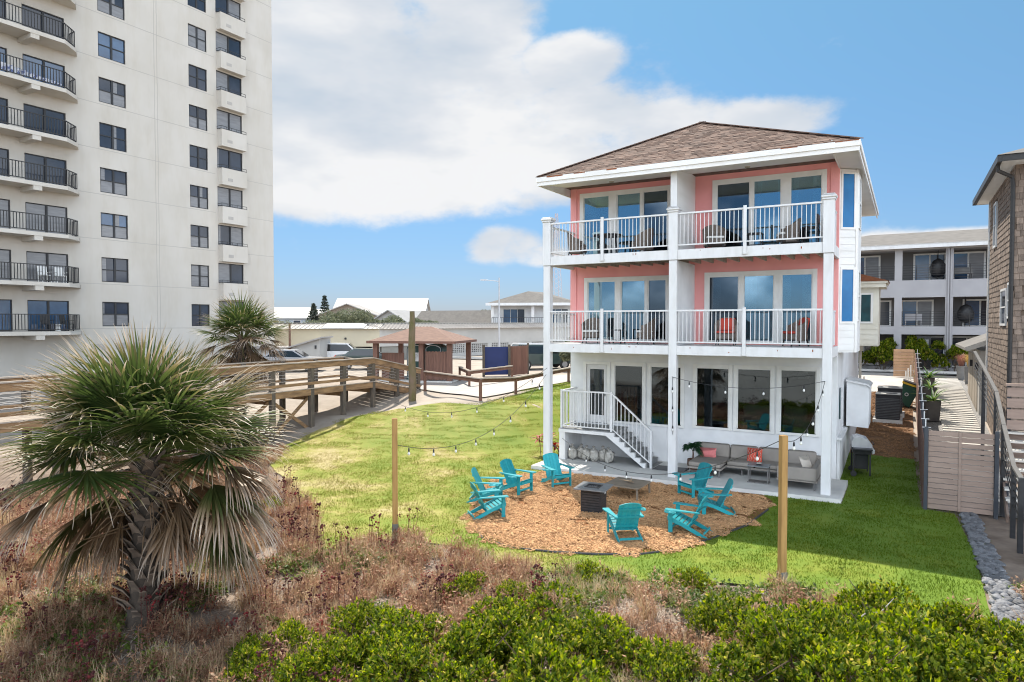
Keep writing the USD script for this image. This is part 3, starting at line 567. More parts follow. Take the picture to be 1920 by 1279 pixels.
# ---------------- outside stair
STP = 7; zl = 1.26; st = part(house, 'stair_landing', MB().box(-8.66, -6.62, 0.86, 2.295, zl - 0.03, zl), M['grey_paint'])
b = MB(); b.box(-8.66, -8.44, 0.85, 2.29, 0.152, zl - 0.14); b.box(-8.68, -6.60, 0.84, 2.29, zl - 0.14, zl - 0.032)
part(house, 'landing_support', b, M['white'])
prof = [(-6.60, zl - 0.14)]; run = 0.185; rise = (zl - 0.15) / STP
stp = [(-6.60, zl - 0.032)]
for i in range(STP):
    x = -6.60 + i * run; z = zl - (i + 1) * rise
    stp += [(x + 0.0, z), (x + run, z)]
stp += [(-6.60 + STP * run, 0.152), (-6.60 + STP * run - 0.25, 0.152)]
stp += [(-6.90, zl - 0.141), (-6.60, zl - 0.141)]
stp2 = [p for i, p in enumerate(stp) if i == 0 or p != stp[i - 1]]
b = MB(); b.prism(Polygon(stp2).buffer(0), 0.84, 0.96, 'xz'); b.prism(Polygon(stp2).buffer(0), 2.12, 2.24, 'xz'); part(house, 'stair_stringer', b, M['white'])
for i in range(STP):
    x = -6.60 + i * run; z = zl - (i + 1) * rise
    part(house, 'step', MB().box(x - 0.005, x + run + 0.02, 0.962, 2.118, z - 0.03, z + 0.004).box(x - 0.004, x + 0.012, 0.962, 2.118, z + 0.004, z + rise - 0.03), M['grey_paint'])
def stair_rail(pts, zb, ztops, nb):
    b = MB(); (x0, y0), (x1, y1) = pts; b.bar((x0, y0, ztops[0]), (x1, y1, ztops[1]), 0.06, 0.05); r = part(house, 'stair_railing', b, M['white'])
    part(r, 'bottom_rail', MB().bar((x0, y0, zb[0] + 0.08), (x1, y1, zb[1] + 0.08), 0.035, 0.035), M['white'])
    for i in range(nb):
        t = (i + 0.5) / nb; x, y = x0 + (x1 - x0) * t, y0 + (y1 - y0) * t; z0 = zb[0] + (zb[1] - zb[0]) * t + 0.09; z1 = ztops[0] + (ztops[1] - ztops[0]) * t - 0.02
        part(r, 'baluster', bx(x - 0.01, x + 0.01, y - 0.01, y + 0.01, z0, z1), M['white'])
    return r
rl = stair_rail([(-8.60, 0.92), (-6.72, 0.92)], (zl, zl), (2.58, 2.58), 14)
stair_rail([(-8.60, 0.92), (-8.60, 2.2)], (zl, zl), (2.58, 2.58), 9)
stair_rail([(-6.72, 0.92), (-5.32, 0.92)], (zl + 0.03, 0.22), (2.58, 1.38), 10)
for x, z0, z1 in ((-8.60, zl, 2.62), (-6.72, zl - 0.1, 2.62), (-5.32, 0.155, 1.41)): part(rl, 'newel', bx(x - 0.035, x + 0.035, 0.885, 0.955, z0, z1), M['white'])
# patio slab (setting)
pv_ = Polygon([(-9.0, -0.62), (0.46, -0.32), (0.46, 2.29), (-9.0, 2.29)])
b = MB().prism(pv_, -0.4, 0.15, 'xy'); v, f = b.arrays(); v = v @ rotz(-A30).T + O
struct('patio_slab', (v, f), M['concrete'])
# furniture seen through the ground floor glass belongs to the rooms
M['pale_wood'] = mat('white_cane', (0.62, 0.62, 0.58), (0.5, 0.5, 0.47), scale=5, rough=0.6)
# ================================================================= GARDEN AND PATIO THINGS
M['teal'] = mat('teal_poly_lumber', (0.006, 0.27, 0.31), (0.035, 0.34, 0.37), scale=7, rough=0.5, spec=0.5, stretch=(2, 1, 2), rand=0.10, lo=0.45, hi=0.85)
M['yellow_wood'] = mat('yellow_treated_wood', (0.40, 0.235, 0.075), (0.29, 0.16, 0.05), scale=2.2, rough=0.75, stretch=(6, 6, 0.7), bump=0.3, bscale=30)
M['wicker'] = mat('grey_brown_wicker', (0.19, 0.155, 0.13), (0.12, 0.098, 0.082), scale=30, rough=0.8, bump=0.8, bscale=120)
M['cushion_white'] = mat('white_cushion', (0.7, 0.69, 0.66), (0.62, 0.61, 0.58), scale=2, rough=0.95)
M['cushion_red'] = mat('red_cushion', (0.50, 0.075, 0.05), (0.42, 0.06, 0.04), scale=2, rough=0.95)
M['taupe'] = mat('taupe_weave', (0.285, 0.255, 0.225), (0.235, 0.21, 0.185), scale=2, rough=0.95, bump=0.5, bscale=160)
M['grey_table'] = mat('grey_table', (0.15, 0.145, 0.14), (0.12, 0.115, 0.11), scale=4, rough=0.55)
M['bulb'] = mat('bulb_glass', (0.75, 0.75, 0.72), (0.68, 0.68, 0.66), scale=3, rough=0.15, spec=0.8)

def adirondack(name, label, loc, rot, holder):
    """faces +y; parts as on the real thing: seat slats, fan back, legs, long side rails, arms, cup holder"""
    t = thing(name, label, 'chair', loc, rot, 'teal adirondack chairs round the fire table')
    for s in (-1, 1):
        x = s * 0.275
        side = [(0.43, 0.30), (0.43, 0.385), (0.36, 0.39), (-0.02, 0.245), (-0.30, 0.115), (-0.47, 0.03), (-0.52, 0.0), (-0.36, 0.0), (-0.12, 0.10), (0.10, 0.20)]
        part(t, 'side_rail', MB().prism(Polygon(side), x - 0.013, x + 0.013, 'yz'), M['teal'])
        part(t, 'front_leg', cbox(s * 0.302 - 0.013, s * 0.302 + 0.013, 0.31, 0.41, 0.0, 0.555, 0.004), M['teal'])
        arm = [(s * 0.25, 0.47), (s * 0.405, 0.47), (s * 0.415, 0.38), (s * 0.36, -0.10), (s * 0.335, -0.33), (s * 0.275, -0.33), (s * 0.265, 0.1)]
        part(t, 'arm', MB().prism(Polygon(arm), 0.555, 0.58, 'xy'), M['teal'])
        part(t, 'arm_bracket', MB().prism(Polygon([(0.34, 0.36), (0.34, 0.553), (0.39, 0.553), (0.37, 0.42)]), s * 0.318 - 0.002, s * 0.318 + 0.02, 'yz'), M['teal'])
    for i in range(6):
        y = 0.40 - i * 0.092; z = 0.397 - i * 0.0352
        b = MB().mesh(cbox(-0.262, 0.262, -0.038, 0.038, -0.009, 0.009, 0.003)).move(rotx(0.365), (0, y, z)); part(t, 'seat_slat', b, M['teal'])
    part(t, 'front_apron', bx(-0.262, 0.262, 0.425, 0.447, 0.30, 0.385), M['teal']); part(t, 'stretcher', bx(-0.262, 0.262, 0.345, 0.37, 0.10, 0.15), M['teal']); part(t, 'stretcher', bx(-0.262, 0.262, -0.43, -0.405, 0.075, 0.125), M['teal'])
    tilt = math.radians(-26); R = rotx(-tilt)
    for i in range(5):
        x0 = -0.262 + i * 0.106; w = 0.1; n = 5; top = []
        for k in range(n + 1):
            xx = x0 + w * k / n; top.append((xx, 0.66 + 0.13 * math.sqrt(max(0.0, 1 - (xx / 0.30) ** 2))))
        b = MB().prism(Polygon([(x0, 0.0), (x0 + w, 0.0)] + top[::-1]), -0.009, 0.009, 'xz').move(R, (0, -0.045, 0.195)); part(t, 'back_slat', b, M['teal'])
    for z in (0.14, 0.40, 0.62):
        hw = 0.33 if z == 0.40 else 0.262
        part(t, 'back_brace', bx(-hw, hw, -0.032, -0.010, z - 0.03, z + 0.03).move(R, (0, -0.045, 0.195)), M['teal'])
    if holder:
        s = holder; ring = Polygon([(s * 0.52 + 0.075 * math.cos(a), 0.30 + 0.14 * math.sin(a)) for a in np.linspace(0, 2 * math.pi, 25)[:-1]])
        hole = Point(s * 0.52, 0.37).buffer(0.045, 6); hole2 = Point(s * 0.52, 0.27).buffer(0.03, 6).union(sbox(s * 0.52 - 0.03, 0.19, s * 0.52 + 0.03, 0.27))
        h = part(t, 'cup_holder', MB().prism(ring.difference(hole).difference(hole2), 0.552, 0.574, 'xy'), M['teal'])
        part(h, 'holder_arm', bx(min(s * 0.41, s * 0.46), max(s * 0.41, s * 0.46), 0.26, 0.34, 0.556, 0.57), M['teal'])
    return t
def heading(hx, hy): return math.degrees(math.atan2(hy, hx)) - 90
ADI = [((1172, 1012), (-0.16, 1.0), 1, 'teal chair with its slatted back turned to the lawn, nearest of all the chairs'),
       ((1292, 1002), (-0.86, 0.50), -1, 'teal chair facing left at the front right rim of the mulch'),
       ((1343, 966), (-1.0, 0.12), -1, 'teal chair with its back leaning right, rightmost of the ring, beside the lawn edge'),
       ((1305, 932), (-0.88, -0.42), 1, 'teal chair close to the concrete patio, behind two other chairs on the right'),
       ((1042, 912), (0.42, -0.90), 1, 'teal chair with a tall rounded back beside the left end of the patio'),
       ((966, 925), (0.78, -0.62), 1, 'teal chair on the left of the mulch, second from the patio, facing the fire table'),
       ((912, 942), (0.99, -0.15), 1, 'teal chair half hidden between two others on the left rim of the mulch'),
       ((912, 972), (0.95, 0.33), -1, 'teal chair with its side rail showing at the front left rim, nearest the brown grass')]
adi = {}
for (px, py), h, hold, label in ADI:
    p = T(px, py); p[2] += 0.05; rot = heading(*h)
    if hold not in adi: adi[hold] = adirondack('adirondack_chair', label, p, rot, hold)
    else: dup(adi[hold], label, p, rot)

# fire table
p = T(1113, 962); p[2] += 0.05
t = thing('fire_table', 'black wicker fire table with a grey square top amid the teal chairs', 'fire table', p, -24)
b = MB()
for i in range(9): b.mesh(cbox(-0.27, 0.27, -0.27, 0.27, 0.01 + i * 0.068, 0.075 + i * 0.068, 0.006))
part(t, 'base', b, M['black_metal'])
M['slate'] = mat('slate_top', (0.19, 0.20, 0.21), (0.13, 0.14, 0.15), scale=6, rough=0.35)
top = sbox(-0.42, -0.42, 0.42, 0.42).difference(sbox(-0.2, -0.2, 0.2, 0.2)); part(t, 'table_top', MB().prism(top, 0.63, 0.665, 'xy'), M['slate'])
part(t, 'burner_tray', MB().box(-0.2, 0.2, -0.2, 0.2, 0.60, 0.62).box(-0.2, -0.17, -0.2, 0.2, 0.62, 0.675).box(0.17, 0.2, -0.2, 0.2, 0.62, 0.675).box(-0.17, 0.17, -0.2, -0.17, 0.62, 0.675).box(-0.17, 0.17, 0.17, 0.2, 0.62, 0.675), M['black_metal'])
b = MB()
for i in range(40):
    a = rng.uniform(-0.16, 0.16, 2); b.mesh(rbox(a[0] - 0.018, a[0] + 0.018, a[1] - 0.015, a[1] + 0.015, 0.618, 0.645, 0.008))
part(t, 'fire_glass', b, M['grey_table'], kind='stuff'); part(t, 'control_plate', bx(0.271, 0.276, 0.08, 0.2, 0.46, 0.52), M['white_trim'])
# low table with driftwood
p = T(1177, 932); p[2] += 0.05
t = thing('coffee_table', 'low square brown coffee table behind the fire table', 'coffee table', p, -32)
M['brown_table'] = mat('brown_table_top', (0.25, 0.20, 0.15), (0.19, 0.15, 0.11), scale=3, rough=0.6)
part(t, 'table_top', cbox(-0.52, 0.52, -0.52, 0.52, 0.33, 0.375, 0.006), M['brown_table'])
for sx in (-1, 1):
    for sy in (-1, 1): part(t, 'leg', MB().bar((sx * 0.46, sy * 0.46, 0.33), (sx * 0.48, sy * 0.48, 0.0), 0.045, 0.045, (0, 1, 0)), M['brown_table'])
dw = thing('driftwood', 'pale branching piece of driftwood lying on the low brown table', 'driftwood', p + [0.05, 0.02, 0.375], 10)
b = MB(); r = np.random.default_rng(5)
for i in range(7):
    a = r.uniform(0, 6.28); L = r.uniform(0.14, 0.34); q = np.array([0, 0, 0.04]); pts = [q.copy()]
    for k in range(4): q = q + np.array([math.cos(a), math.sin(a), r.uniform(-0.05, 0.22)]) * L / 4; q[2] = max(q[2], 0.016); a += r.uniform(-0.5, 0.5); pts.append(q.copy())
    b.tube(pts, np.linspace(0.022, 0.008, 5), 6)
part(dw, 'branch', b, mat('driftwood_grey', (0.42, 0.30, 0.19), (0.28, 0.19, 0.12), scale=9, rough=0.9))

# yellow posts and string lights
POST1, POST2 = T(1466, 1093), T(741, 999)
for q, hgt, label in ((POST1, 2.80, 'yellow timber post with a grey metal foot in front of the patio'), (POST2, 2.68, 'yellow timber post on the lawn left of the mulch ring')):
    t = thing('timber_post', label, 'post', q, 12, 'yellow posts that hold the string lights')
    part(t, 'post_shaft', cbox(-0.062, 0.062, -0.062, 0.062, 0.0, hgt, 0.008), M['yellow_wood'])
    part(t, 'post_foot', MB().box(-0.07, 0.07, -0.07, -0.063, 0, 0.22).box(-0.07, 0.07, 0.063, 0.07, 0, 0.22), M['grey_table'])
    part(t, 'eye_hook', MB().tube([(0, 0.06, hgt - 0.12), (0, 0.10, hgt - 0.10), (0, 0.10, hgt - 0.14), (0, 0.075, hgt - 0.15)], 0.006, 6), M['black_metal'])
def strand(label, p, q, sag, nb, drop=0.0):
    t = thing('string_light', label, 'string lights'); p, q = np.array(p, float), np.array(q, float); s = np.linspace(0, 1, 25)
    pts = [p + (q - p) * k - np.array([0, 0, sag * 4 * k * (1 - k)]) for k in s]
    part(t, 'cable', MB().tube(pts, 0.0075, 5), M['black_metal'])
    for i in range(nb):
        k = (i + 0.5) / nb; c = p + (q - p) * k - np.array([0, 0, sag * 4 * k * (1 - k)])
        so = part(t, 'socket', MB().lathe([[0, -0.02], [0.012, -0.02], [0.020, -0.06], [0.022, -0.11], [0, -0.11]], 8, c), M['black_metal'])
        part(so, 'bulb', MB().lathe([[0, -0.112], [0.016, -0.115], [0.032, -0.150], [0.030, -0.178], [0.015, -0.196], [0, -0.2]], 10, c), M['bulb'], smooth=True)
    return t
top1, top2 = POST1 + [0, 0.08, 2.70], POST2 + [0, 0.08, 2.55]
Lp, Mp, Rp = H(-8.74, -0.02, 3.2), H(-4.35, -0.02, 3.3), H(0.0, -0.02, 3.35)
strand('sagging light string from the right yellow post towards the stair foot', top1, H(-8.55, 0.86, 0.9), 0.95, 8)
strand('light string from the right yellow post up to the corner column', top1, Rp, 0.55, 7)
strand('light string over the lawn from the left yellow post to the left column', top2 - [0, 0, 0.5], Lp, 0.9, 8)
strand('light string under the balcony between the middle and the corner column', Mp, Rp, 0.28, 4)
strand('light string crossing the upper lawn from the boardwalk fence', T(740, 800) + [0, 0, 1.0], at(1026, 690, 23.2), 0.9, 6)
q = H(-4.33, -0.03, 0); strand('short light string hanging down the middle column', q + [0, 0, 3.3], q + [0.02, 0, 1.5], 0.0, 3)

# patio furniture (house frame)
def hf(u, v, z=0.152): return H(u, v, z)
sofa = thing('sectional_sofa', 'taupe outdoor corner sofa with chaise under the ground floor windows', 'sofa', O + [0, 0, 0.152], -30)
def seat(u0, u1, v0, v1, z=0.28): return part(sofa, 'seat_cushion', rbox(u0, u1, v0, v1, z, z + 0.16, 0.05), M['taupe'], smooth=50)
part(sofa, 'frame', MB().box(-4.02, -2.98, 0.62, 2.1, 0.22, 0.278).box(-2.97, -0.2, 1.32, 2.12, 0.22, 0.278).box(-1.3, -0.2, 0.32, 1.318, 0.22, 0.278), M['taupe'])
seat(-4.0, -3.0, 0.62, 1.95); seat(-2.96, -2.12, 1.30, 1.95); seat(-2.10, -1.28, 1.30, 1.95); seat(-1.26, -0.40, 1.30, 1.95); seat(-1.26, -0.40, 0.42, 1.28)
for u0, u1 in ((-3.98, -3.0), (-2.98, -2.12), (-2.10, -1.26), (-1.24, -0.40)):
    v, f = rbox(u0, u1, -0.09, 0.09, 0.0, 0.46, 0.07); part(sofa, 'back_cushion', MB().add(v, f).move(rotx(-0.20), (0, 1.93, 0.40)), M['taupe'], smooth=50)
part(sofa, 'backrest', rbox(-4.02, -0.2, 2.02, 2.14, 0.24, 0.72, 0.04), M['taupe'], smooth=50)
part(sofa, 'armrest', rbox(-0.38, -0.22, 0.32, 2.0, 0.26, 0.64, 0.05), M['taupe'], smooth=50)
part(sofa, 'end_panel', rbox(-1.30, -0.22, 0.28, 0.40, 0.26, 0.66, 0.05), M['taupe'], smooth=50)
for u, v in ((-3.96, 0.68), (-3.04, 0.68), (-3.96, 2.0), (-2.5, 1.4), (-1.24, 0.36), (-0.28, 0.36), (-0.28, 2.05)): part(sofa, 'leg', MB().bar((u, v, 0.22), (u, v, 0.0), 0.04, 0.04, (0, 1, 0)), M['grey_table'])
def pillow(label, m, u, v, z, w, h, yaw, tilt, extra=None):
    t = thing('throw_pillow', label, 'pillow', hf(u, v, 0.152 + z), -30 + yaw, 'throw pillows on the corner sofa')
    n = 10; g = np.linspace(-1, 1, n); X, Z = np.meshgrid(g, g); th = 0.085 * (1 - X ** 4) * (1 - Z ** 4) * (1 - 0.25 * (X * X + Z * Z)); pin = 1 - 0.06 * (1 - np.abs(Z)) * 0
    P = []
    for sg in (-1, 1): P.append(np.column_stack([(X * w / 2 * (1 - 0.05 * (1 - Z ** 2))).ravel(), (sg * th).ravel(), ((Z * h / 2) * (1 - 0.05 * (1 - X ** 2))).ravel()]))
    i = (np.arange(n - 1)[:, None] * n + np.arange(n - 1)[None]).ravel(); f = np.vstack([np.column_stack([i, i + 1, i + n + 1]), np.column_stack([i, i + n + 1, i + n])]); f2 = f[:, ::-1] + n * n
    v = np.vstack(P) @ rotx(-tilt).T; part(t, 'cover', (v, np.vstack([f, f2])), m, smooth=True)
    if extra:
        ink = MB()
        for xx in np.linspace(-0.75, 0.75, 5):
            pts = []
            for zz in np.linspace(-0.85, 0.85, 17):
                X0 = xx + 0.09 * math.sin(zz * 9); yy = -0.085 * (1 - X0 ** 4) * (1 - zz ** 4) * (1 - 0.25 * (X0 ** 2 + zz ** 2)) - 0.002
                pts.append(np.array([X0 * w / 2, yy, zz * h / 2]) @ rotx(-tilt).T)
            ink.tube(pts, 0.006, 4)
        part(t, 'wavy_line', ink, extra, kind='stuff')
M['pink_cloth'] = mat('pink_cloth', (0.62, 0.20, 0.19), (0.52, 0.15, 0.15), scale=5, rough=0.95); M['coral_cloth'] = mat('coral_cloth', (0.58, 0.085, 0.05), (0.5, 0.07, 0.045), scale=5, rough=0.95)
M['linen'] = mat('linen_cloth', (0.55, 0.49, 0.42), (0.46, 0.41, 0.35), scale=4, rough=0.95)
pillow('small plain pink pillow on the chaise end of the sofa', M['pink_cloth'], -3.62, 1.62, 0.58, 0.52, 0.32, 8, 0.35)
pillow('coral red pillow with pale wavy lines in the middle of the sofa', M['coral_cloth'], -2.16, 1.62, 0.63, 0.46, 0.46, 2, 0.25, M['linen'])
pillow('beige pillow leaning on the right arm of the sofa', M['linen'], -0.60, 1.15, 0.62, 0.46, 0.46, 62, 0.4)
t = thing('side_table', 'grey C shaped side table in front of the sofa', 'table', hf(-1.86, 0.66), -30)
part(t, 'table_top', cbox(-0.31, 0.31, -0.22, 0.22, 0.50, 0.535, 0.005), M['slate'])
part(t, 'base', cbox(-0.31, 0.31, -0.17, 0.17, 0.0, 0.03, 0.004), M['grey_table'])
for sx in (-1, 1):
    part(t, 'leg', MB().box(sx * 0.28 - 0.015, sx * 0.28 + 0.015, -0.15, -0.12, 0.03, 0.5), M['grey_table']); part(t, 'leg', MB().box(sx * 0.28 - 0.015, sx * 0.28 + 0.015, 0.12, 0.15, 0.03, 0.5), M['grey_table'])
t = thing('bowl', 'small blue grey bowl with shells on the patio side table', 'bowl', hf(-1.86, 0.66, 0.69), -30)
part(t, 'bowl_body', MB().lathe([[0, 0], [0.06, 0], [0.12, 0.045], [0.115, 0.05], [0.055, 0.01], [0, 0.01]], 18), M['slate'], smooth=40); b = MB()
for i in range(5): a = i * 1.25; b.mesh(rbox(0.05 * math.cos(a) - 0.025, 0.05 * math.cos(a) + 0.025, 0.05 * math.sin(a) - 0.02, 0.05 * math.sin(a) + 0.02, 0.02, 0.06, 0.015))
part(t, 'shell', b, M['linen'], kind='stuff')
t = thing('doormat', 'black doormat on the patio at the foot of the stair', 'mat', hf(-4.72, 1.15, 0.153), -30)
part(t, 'mat_body', cbox(-0.52, 0.52, -0.32, 0.32, 0.0, 0.02, 0.005), M['black_metal']); part(t, 'mat_border', MB().box(-0.52, 0.52, -0.36, -0.321, 0, 0.014).box(-0.52, 0.52, 0.321, 0.36, 0, 0.014), M['grey_table'])
# potted palm
M['palm_green'] = leaf_mat('house_palm_leaf', [(0, (0.012, 0.05, 0.02)), (1, (0.03, 0.10, 0.035))], trans=0.2)
t = thing('potted_palm', 'potted palm in a woven brown basket beside the middle column', 'plant', hf(-4.10, 1.55), 15)
M['basket'] = mat('woven_basket', (0.16, 0.085, 0.05), (0.09, 0.045, 0.03), scale=22, rough=0.85, bump=0.8, bscale=60)
part(t, 'basket', MB().lathe([[0, 0], [0.15, 0], [0.185, 0.16], [0.18, 0.33], [0.16, 0.33], [0.155, 0.29], [0, 0.28]], 20), M['basket'], smooth=50)
part(t, 'stem', MB().tube([(0, 0, 0.28), (0.01, 0, 0.5), (0, 0, 0.62)], [0.03, 0.025, 0.02], 7), M['basket'])
def pinnate(L, droop, n, wl, az, lift, r):
    b = MB(); pts = []; d = np.array([math.cos(az), math.sin(az), 0])
    for k in range(9): s = k / 8; pts.append(d * L * s * math.cos(lift) * (1 - 0.12 * s) + np.array([0, 0, L * (math.sin(lift) * s - droop * s * s)]))
    b.tube(pts, np.linspace(0.009, 0.003, 9), 4); side = np.array([-d[1], d[0], 0])
    for k in range(n):
        s = 0.18 + 0.8 * k / n; i = s * 8; i0 = min(7, int(i)); c = pts[i0] + (pts[i0 + 1] - pts[i0]) * (i - i0); ax = pts[i0 + 1] - pts[i0]; ax /= np.linalg.norm(ax)
        ll = wl * math.sin(math.pi * min(1, s * 0.85 + 0.12)) * r.uniform(0.85, 1.1)
        for sg in (-1, 1):
            dd = side * sg * 0.85 + ax * 0.6 + np.array([0, 0, -0.25]); dd /= np.linalg.norm(dd); tip = c + dd * ll + np.array([0, 0, -ll * 0.25]); w = ax * 0.013
            m = c + dd * ll * 0.5; b.add([c - w * 0.4, c + w * 0.4, m + w, m - w, tip], [[0, 1, 2], [0, 2, 3], [3, 2, 4]])
    return b
r = np.random.default_rng(3)
for k in range(11):
    v, f = pinnate(r.uniform(0.6, 0.95), r.uniform(0.5, 0.95), 20, 0.26, k * 2.4, r.uniform(0.7, 1.3), r).arrays(); part(t, 'frond', (v + [0, 0, 0.58], f), M['palm_green'])
# sand bags under the stair landing
M['bag'] = mat('clear_sand_bag', (0.40, 0.38, 0.34), (0.24, 0.225, 0.20), scale=7, rough=0.45, bump=0.9, bscale=22)
bag_pts = _fb = None
def bag(seed):
    m = trimesh.creation.icosphere(3); v = np.array(m.vertices); r = np.linalg.norm(v[:, :2], axis=1)
    z = v[:, 2]; top = np.clip((z - 0.45) / 0.55, 0, 1); sx = 0.155 * (1 - 0.55 * top); sy = 0.13 * (1 - 0.62 * top)
    q = np.column_stack([v[:, 0] * sx, v[:, 1] * sy, 0.24 + 0.24 * np.sign(z) * np.abs(z) ** 0.7]); q += (meshkit.fbm(v * 2.6 + seed * 7, 4, seed)[:, None] - 0.5) * v * 0.13
    q[:, 2] = np.maximum(q[:, 2], 0); return q, m.faces
BAGL = ['clear plastic sandbag leftmost under the stair landing', 'second sandbag from the left under the stair landing', 'third sandbag from the left under the landing, the palest', 'fourth sandbag from the left under the landing', 'fifth sandbag from the left under the landing, half hidden', 'sandbag leaning rightmost of the row under the stairs']
for i, l in enumerate(BAGL):
    t = thing('sandbag', l, 'bag', hf(-8.22 + i * 0.27, 1.02 + (0.18 if i in (1, 4) else 0.0), 0.152), -30 + 25 * math.sin(i * 3), 'sandbags stored under the stair landing')
    v, f = bag(i); part(t, 'sack', ((v @ roty(0.06 * math.sin(i * 5) + (0.16 if i == 5 else 0)).T), f), M['bag'], smooth=True)
    part(t, 'knot', MB().lathe([[0, 0.44], [0.03, 0.45], [0.022, 0.48], [0.06, 0.53], [0.03, 0.54], [0, 0.5]], 9), M['bag'])
# red leaved shrub behind the left column, with a hose reel
M['ti_leaf'] = leaf_mat('ti_plant_leaf', [(0, (0.10, 0.012, 0.012)), (0.5, (0.30, 0.04, 0.02)), (1, (0.42, 0.12, 0.05))], trans=0.3)
def blade_leaf(L, w, droop, n=4):
    pts = []; 
    for k in range(n + 1): s = k / n; pts.append((L * s, w * math.sin(math.pi * (0.12 + 0.86 * s)) * 0.5, -droop * L * s * s))
    v = []; 
    for x, h, z in pts: v += [[x, -h, z + h * 0.3], [x, 0, z], [x, h, z + h * 0.3]]
    f = []
    for k in range(n):
        a = k * 3
        for j in (0, 1): f += [[a + j, a + j + 1, a + j + 4], [a + j, a + j + 4, a + j + 3]]
    return np.array(v), np.array(f)
t = thing('ti_plant', 'red leaved plant growing behind the left column at the patio end', 'plant', HG(-9.25, 1.3), 0); r = np.random.default_rng(8)
for st in range(5):
    c = np.array([r.uniform(-0.35, 0.35), r.uniform(-0.35, 0.35), 0]); hh = r.uniform(0.35, 0.95); part(t, 'stem', MB().tube([c, c * 1.2 + [0, 0, hh]], 0.014, 5), M['basket'])
    for k in range(12):
        v, f = blade_leaf(r.uniform(0.28, 0.46), 0.10, r.uniform(0.2, 0.8)); a = k * 2.4; v = v @ roty(-r.uniform(0.2, 1.0)).T @ rotz(a).T + c * 1.2 + [0, 0, hh - 0.02 * k]; part(t, 'leaf', (v, f), M['ti_leaf'])
t = thing('hose_reel', 'black garden hose reel on the ground by the stair landing', 'hose reel', HG(-9.0, 0.95), -20)
for k in range(4): part(t, 'hose_coil', MB().tube([(0.27 * math.cos(a) * (1 - k * 0.05), k * 0.03, 0.32 + 0.27 * math.sin(a) * (1 - k * 0.05)) for a in np.linspace(0, 6.28, 25)], 0.014, 6), M['black_metal'])
part(t, 'stand', MB().bar((-0.2, 0.05, 0), (0, 0.05, 0.34), 0.02, 0.02).bar((0.2, 0.05, 0), (0, 0.05, 0.34), 0.02, 0.02), M['black_metal'])
# ---------------- balcony furniture
def tub_chair(name, label, loc, rot, group, cushion, seat_m):
    t = thing(name, label, 'chair', loc, rot, group)
    n = 22; ang = np.linspace(math.radians(-118), math.radians(118), n); v = []
    for a in ang:                                               # wrap-round back, high behind and low at the arms; faces +y
        c = abs(a) / math.radians(118); x, y = 0.335 * math.sin(a), -0.30 * math.cos(a); h = 0.62 + 0.27 * math.cos(a * 0.76) ** 2
        for rr, z in ((1.0, 0.16), (1.08 + 0.1 * (1 - c), h), (0.90 + 0.1 * (1 - c), h), (0.86, 0.20)): v.append([x * rr, y * rr, z])
    f = []
    for i in range(n - 1):
        for j in range(4): a0, a1 = i * 4 + j, i * 4 + (j + 1) % 4; f += [[a0, a0 + 4, a1 + 4], [a0, a1 + 4, a1]]
    f += [[0, 1, 2], [0, 2, 3], [(n - 1) * 4, (n - 1) * 4 + 2, (n - 1) * 4 + 1], [(n - 1) * 4, (n - 1) * 4 + 3, (n - 1) * 4 + 2]]
    part(t, 'shell', (np.array(v), np.array(f)), M['wicker'], smooth=40)
    part(t, 'seat', cbox(-0.28, 0.28, -0.25, 0.30, 0.20, 0.38, 0.02), M['wicker'])
    part(t, 'seat_cushion', rbox(-0.27, 0.27, -0.23, 0.31, 0.38, 0.46, 0.035), seat_m, smooth=50)
    if cushion: 
        v, f = rbox(-0.25, 0.25, -0.05, 0.05, 0, 0.42, 0.04); part(t, 'back_cushion', MB().add(v, f).move(rotx(0.22), (0, -0.2, 0.45)), cushion, smooth=50)
    for sx in (-1, 1):
        for sy in (-1, 1): part(t, 'leg', MB().bar((sx * 0.24, sy * 0.24, 0.2), (sx * 0.27, sy * 0.27, 0), 0.035, 0.035, (0, 1, 0)), M['dark_rail'])
    return t
g3, g2 = 'wicker chairs on the top balcony', 'wicker chairs on the middle balcony'
c3 = tub_chair('wicker_chair', 'wicker tub chair with white cushion in the left half of the right top balcony', H(-3.36, 1.15, 7.24), -30 - 160, g3, None, M['cushion_white'])
dup(c3, 'wicker tub chair turned sideways near the right end of the top balcony', H(-1.18, 1.25, 7.24), -30 + 110)
c3b = tub_chair('wicker_chair', 'wicker chair at the far left end of the top balcony, seen from the side', H(-8.05, 1.0, 7.24), -30 - 75, g3, None, M['wicker'])
dup(c3b, 'wicker chair on the right of the round top balcony table, by the screen door', H(-5.75, 1.25, 7.24), -30 + 80)
c2 = tub_chair('wicker_chair', 'wicker chair with white seat left of the small middle balcony table', H(-7.55, 1.15, 4.27), -30 - 170, g2, None, M['cushion_white'])
dup(c2, 'wicker chair with white seat right of the small middle balcony table', H(-5.62, 1.2, 4.27), -30 + 110)
r2 = tub_chair('wicker_chair', 'wicker chair with red cushions facing out on the right middle balcony', H(-3.0, 1.25, 4.27), -30 - 175, g2, M['cushion_red'], M['cushion_red'])
dup(r2, 'wicker chair with red cushions turned left at the right end of the middle balcony', H(-0.95, 1.3, 4.27), -30 + 125)
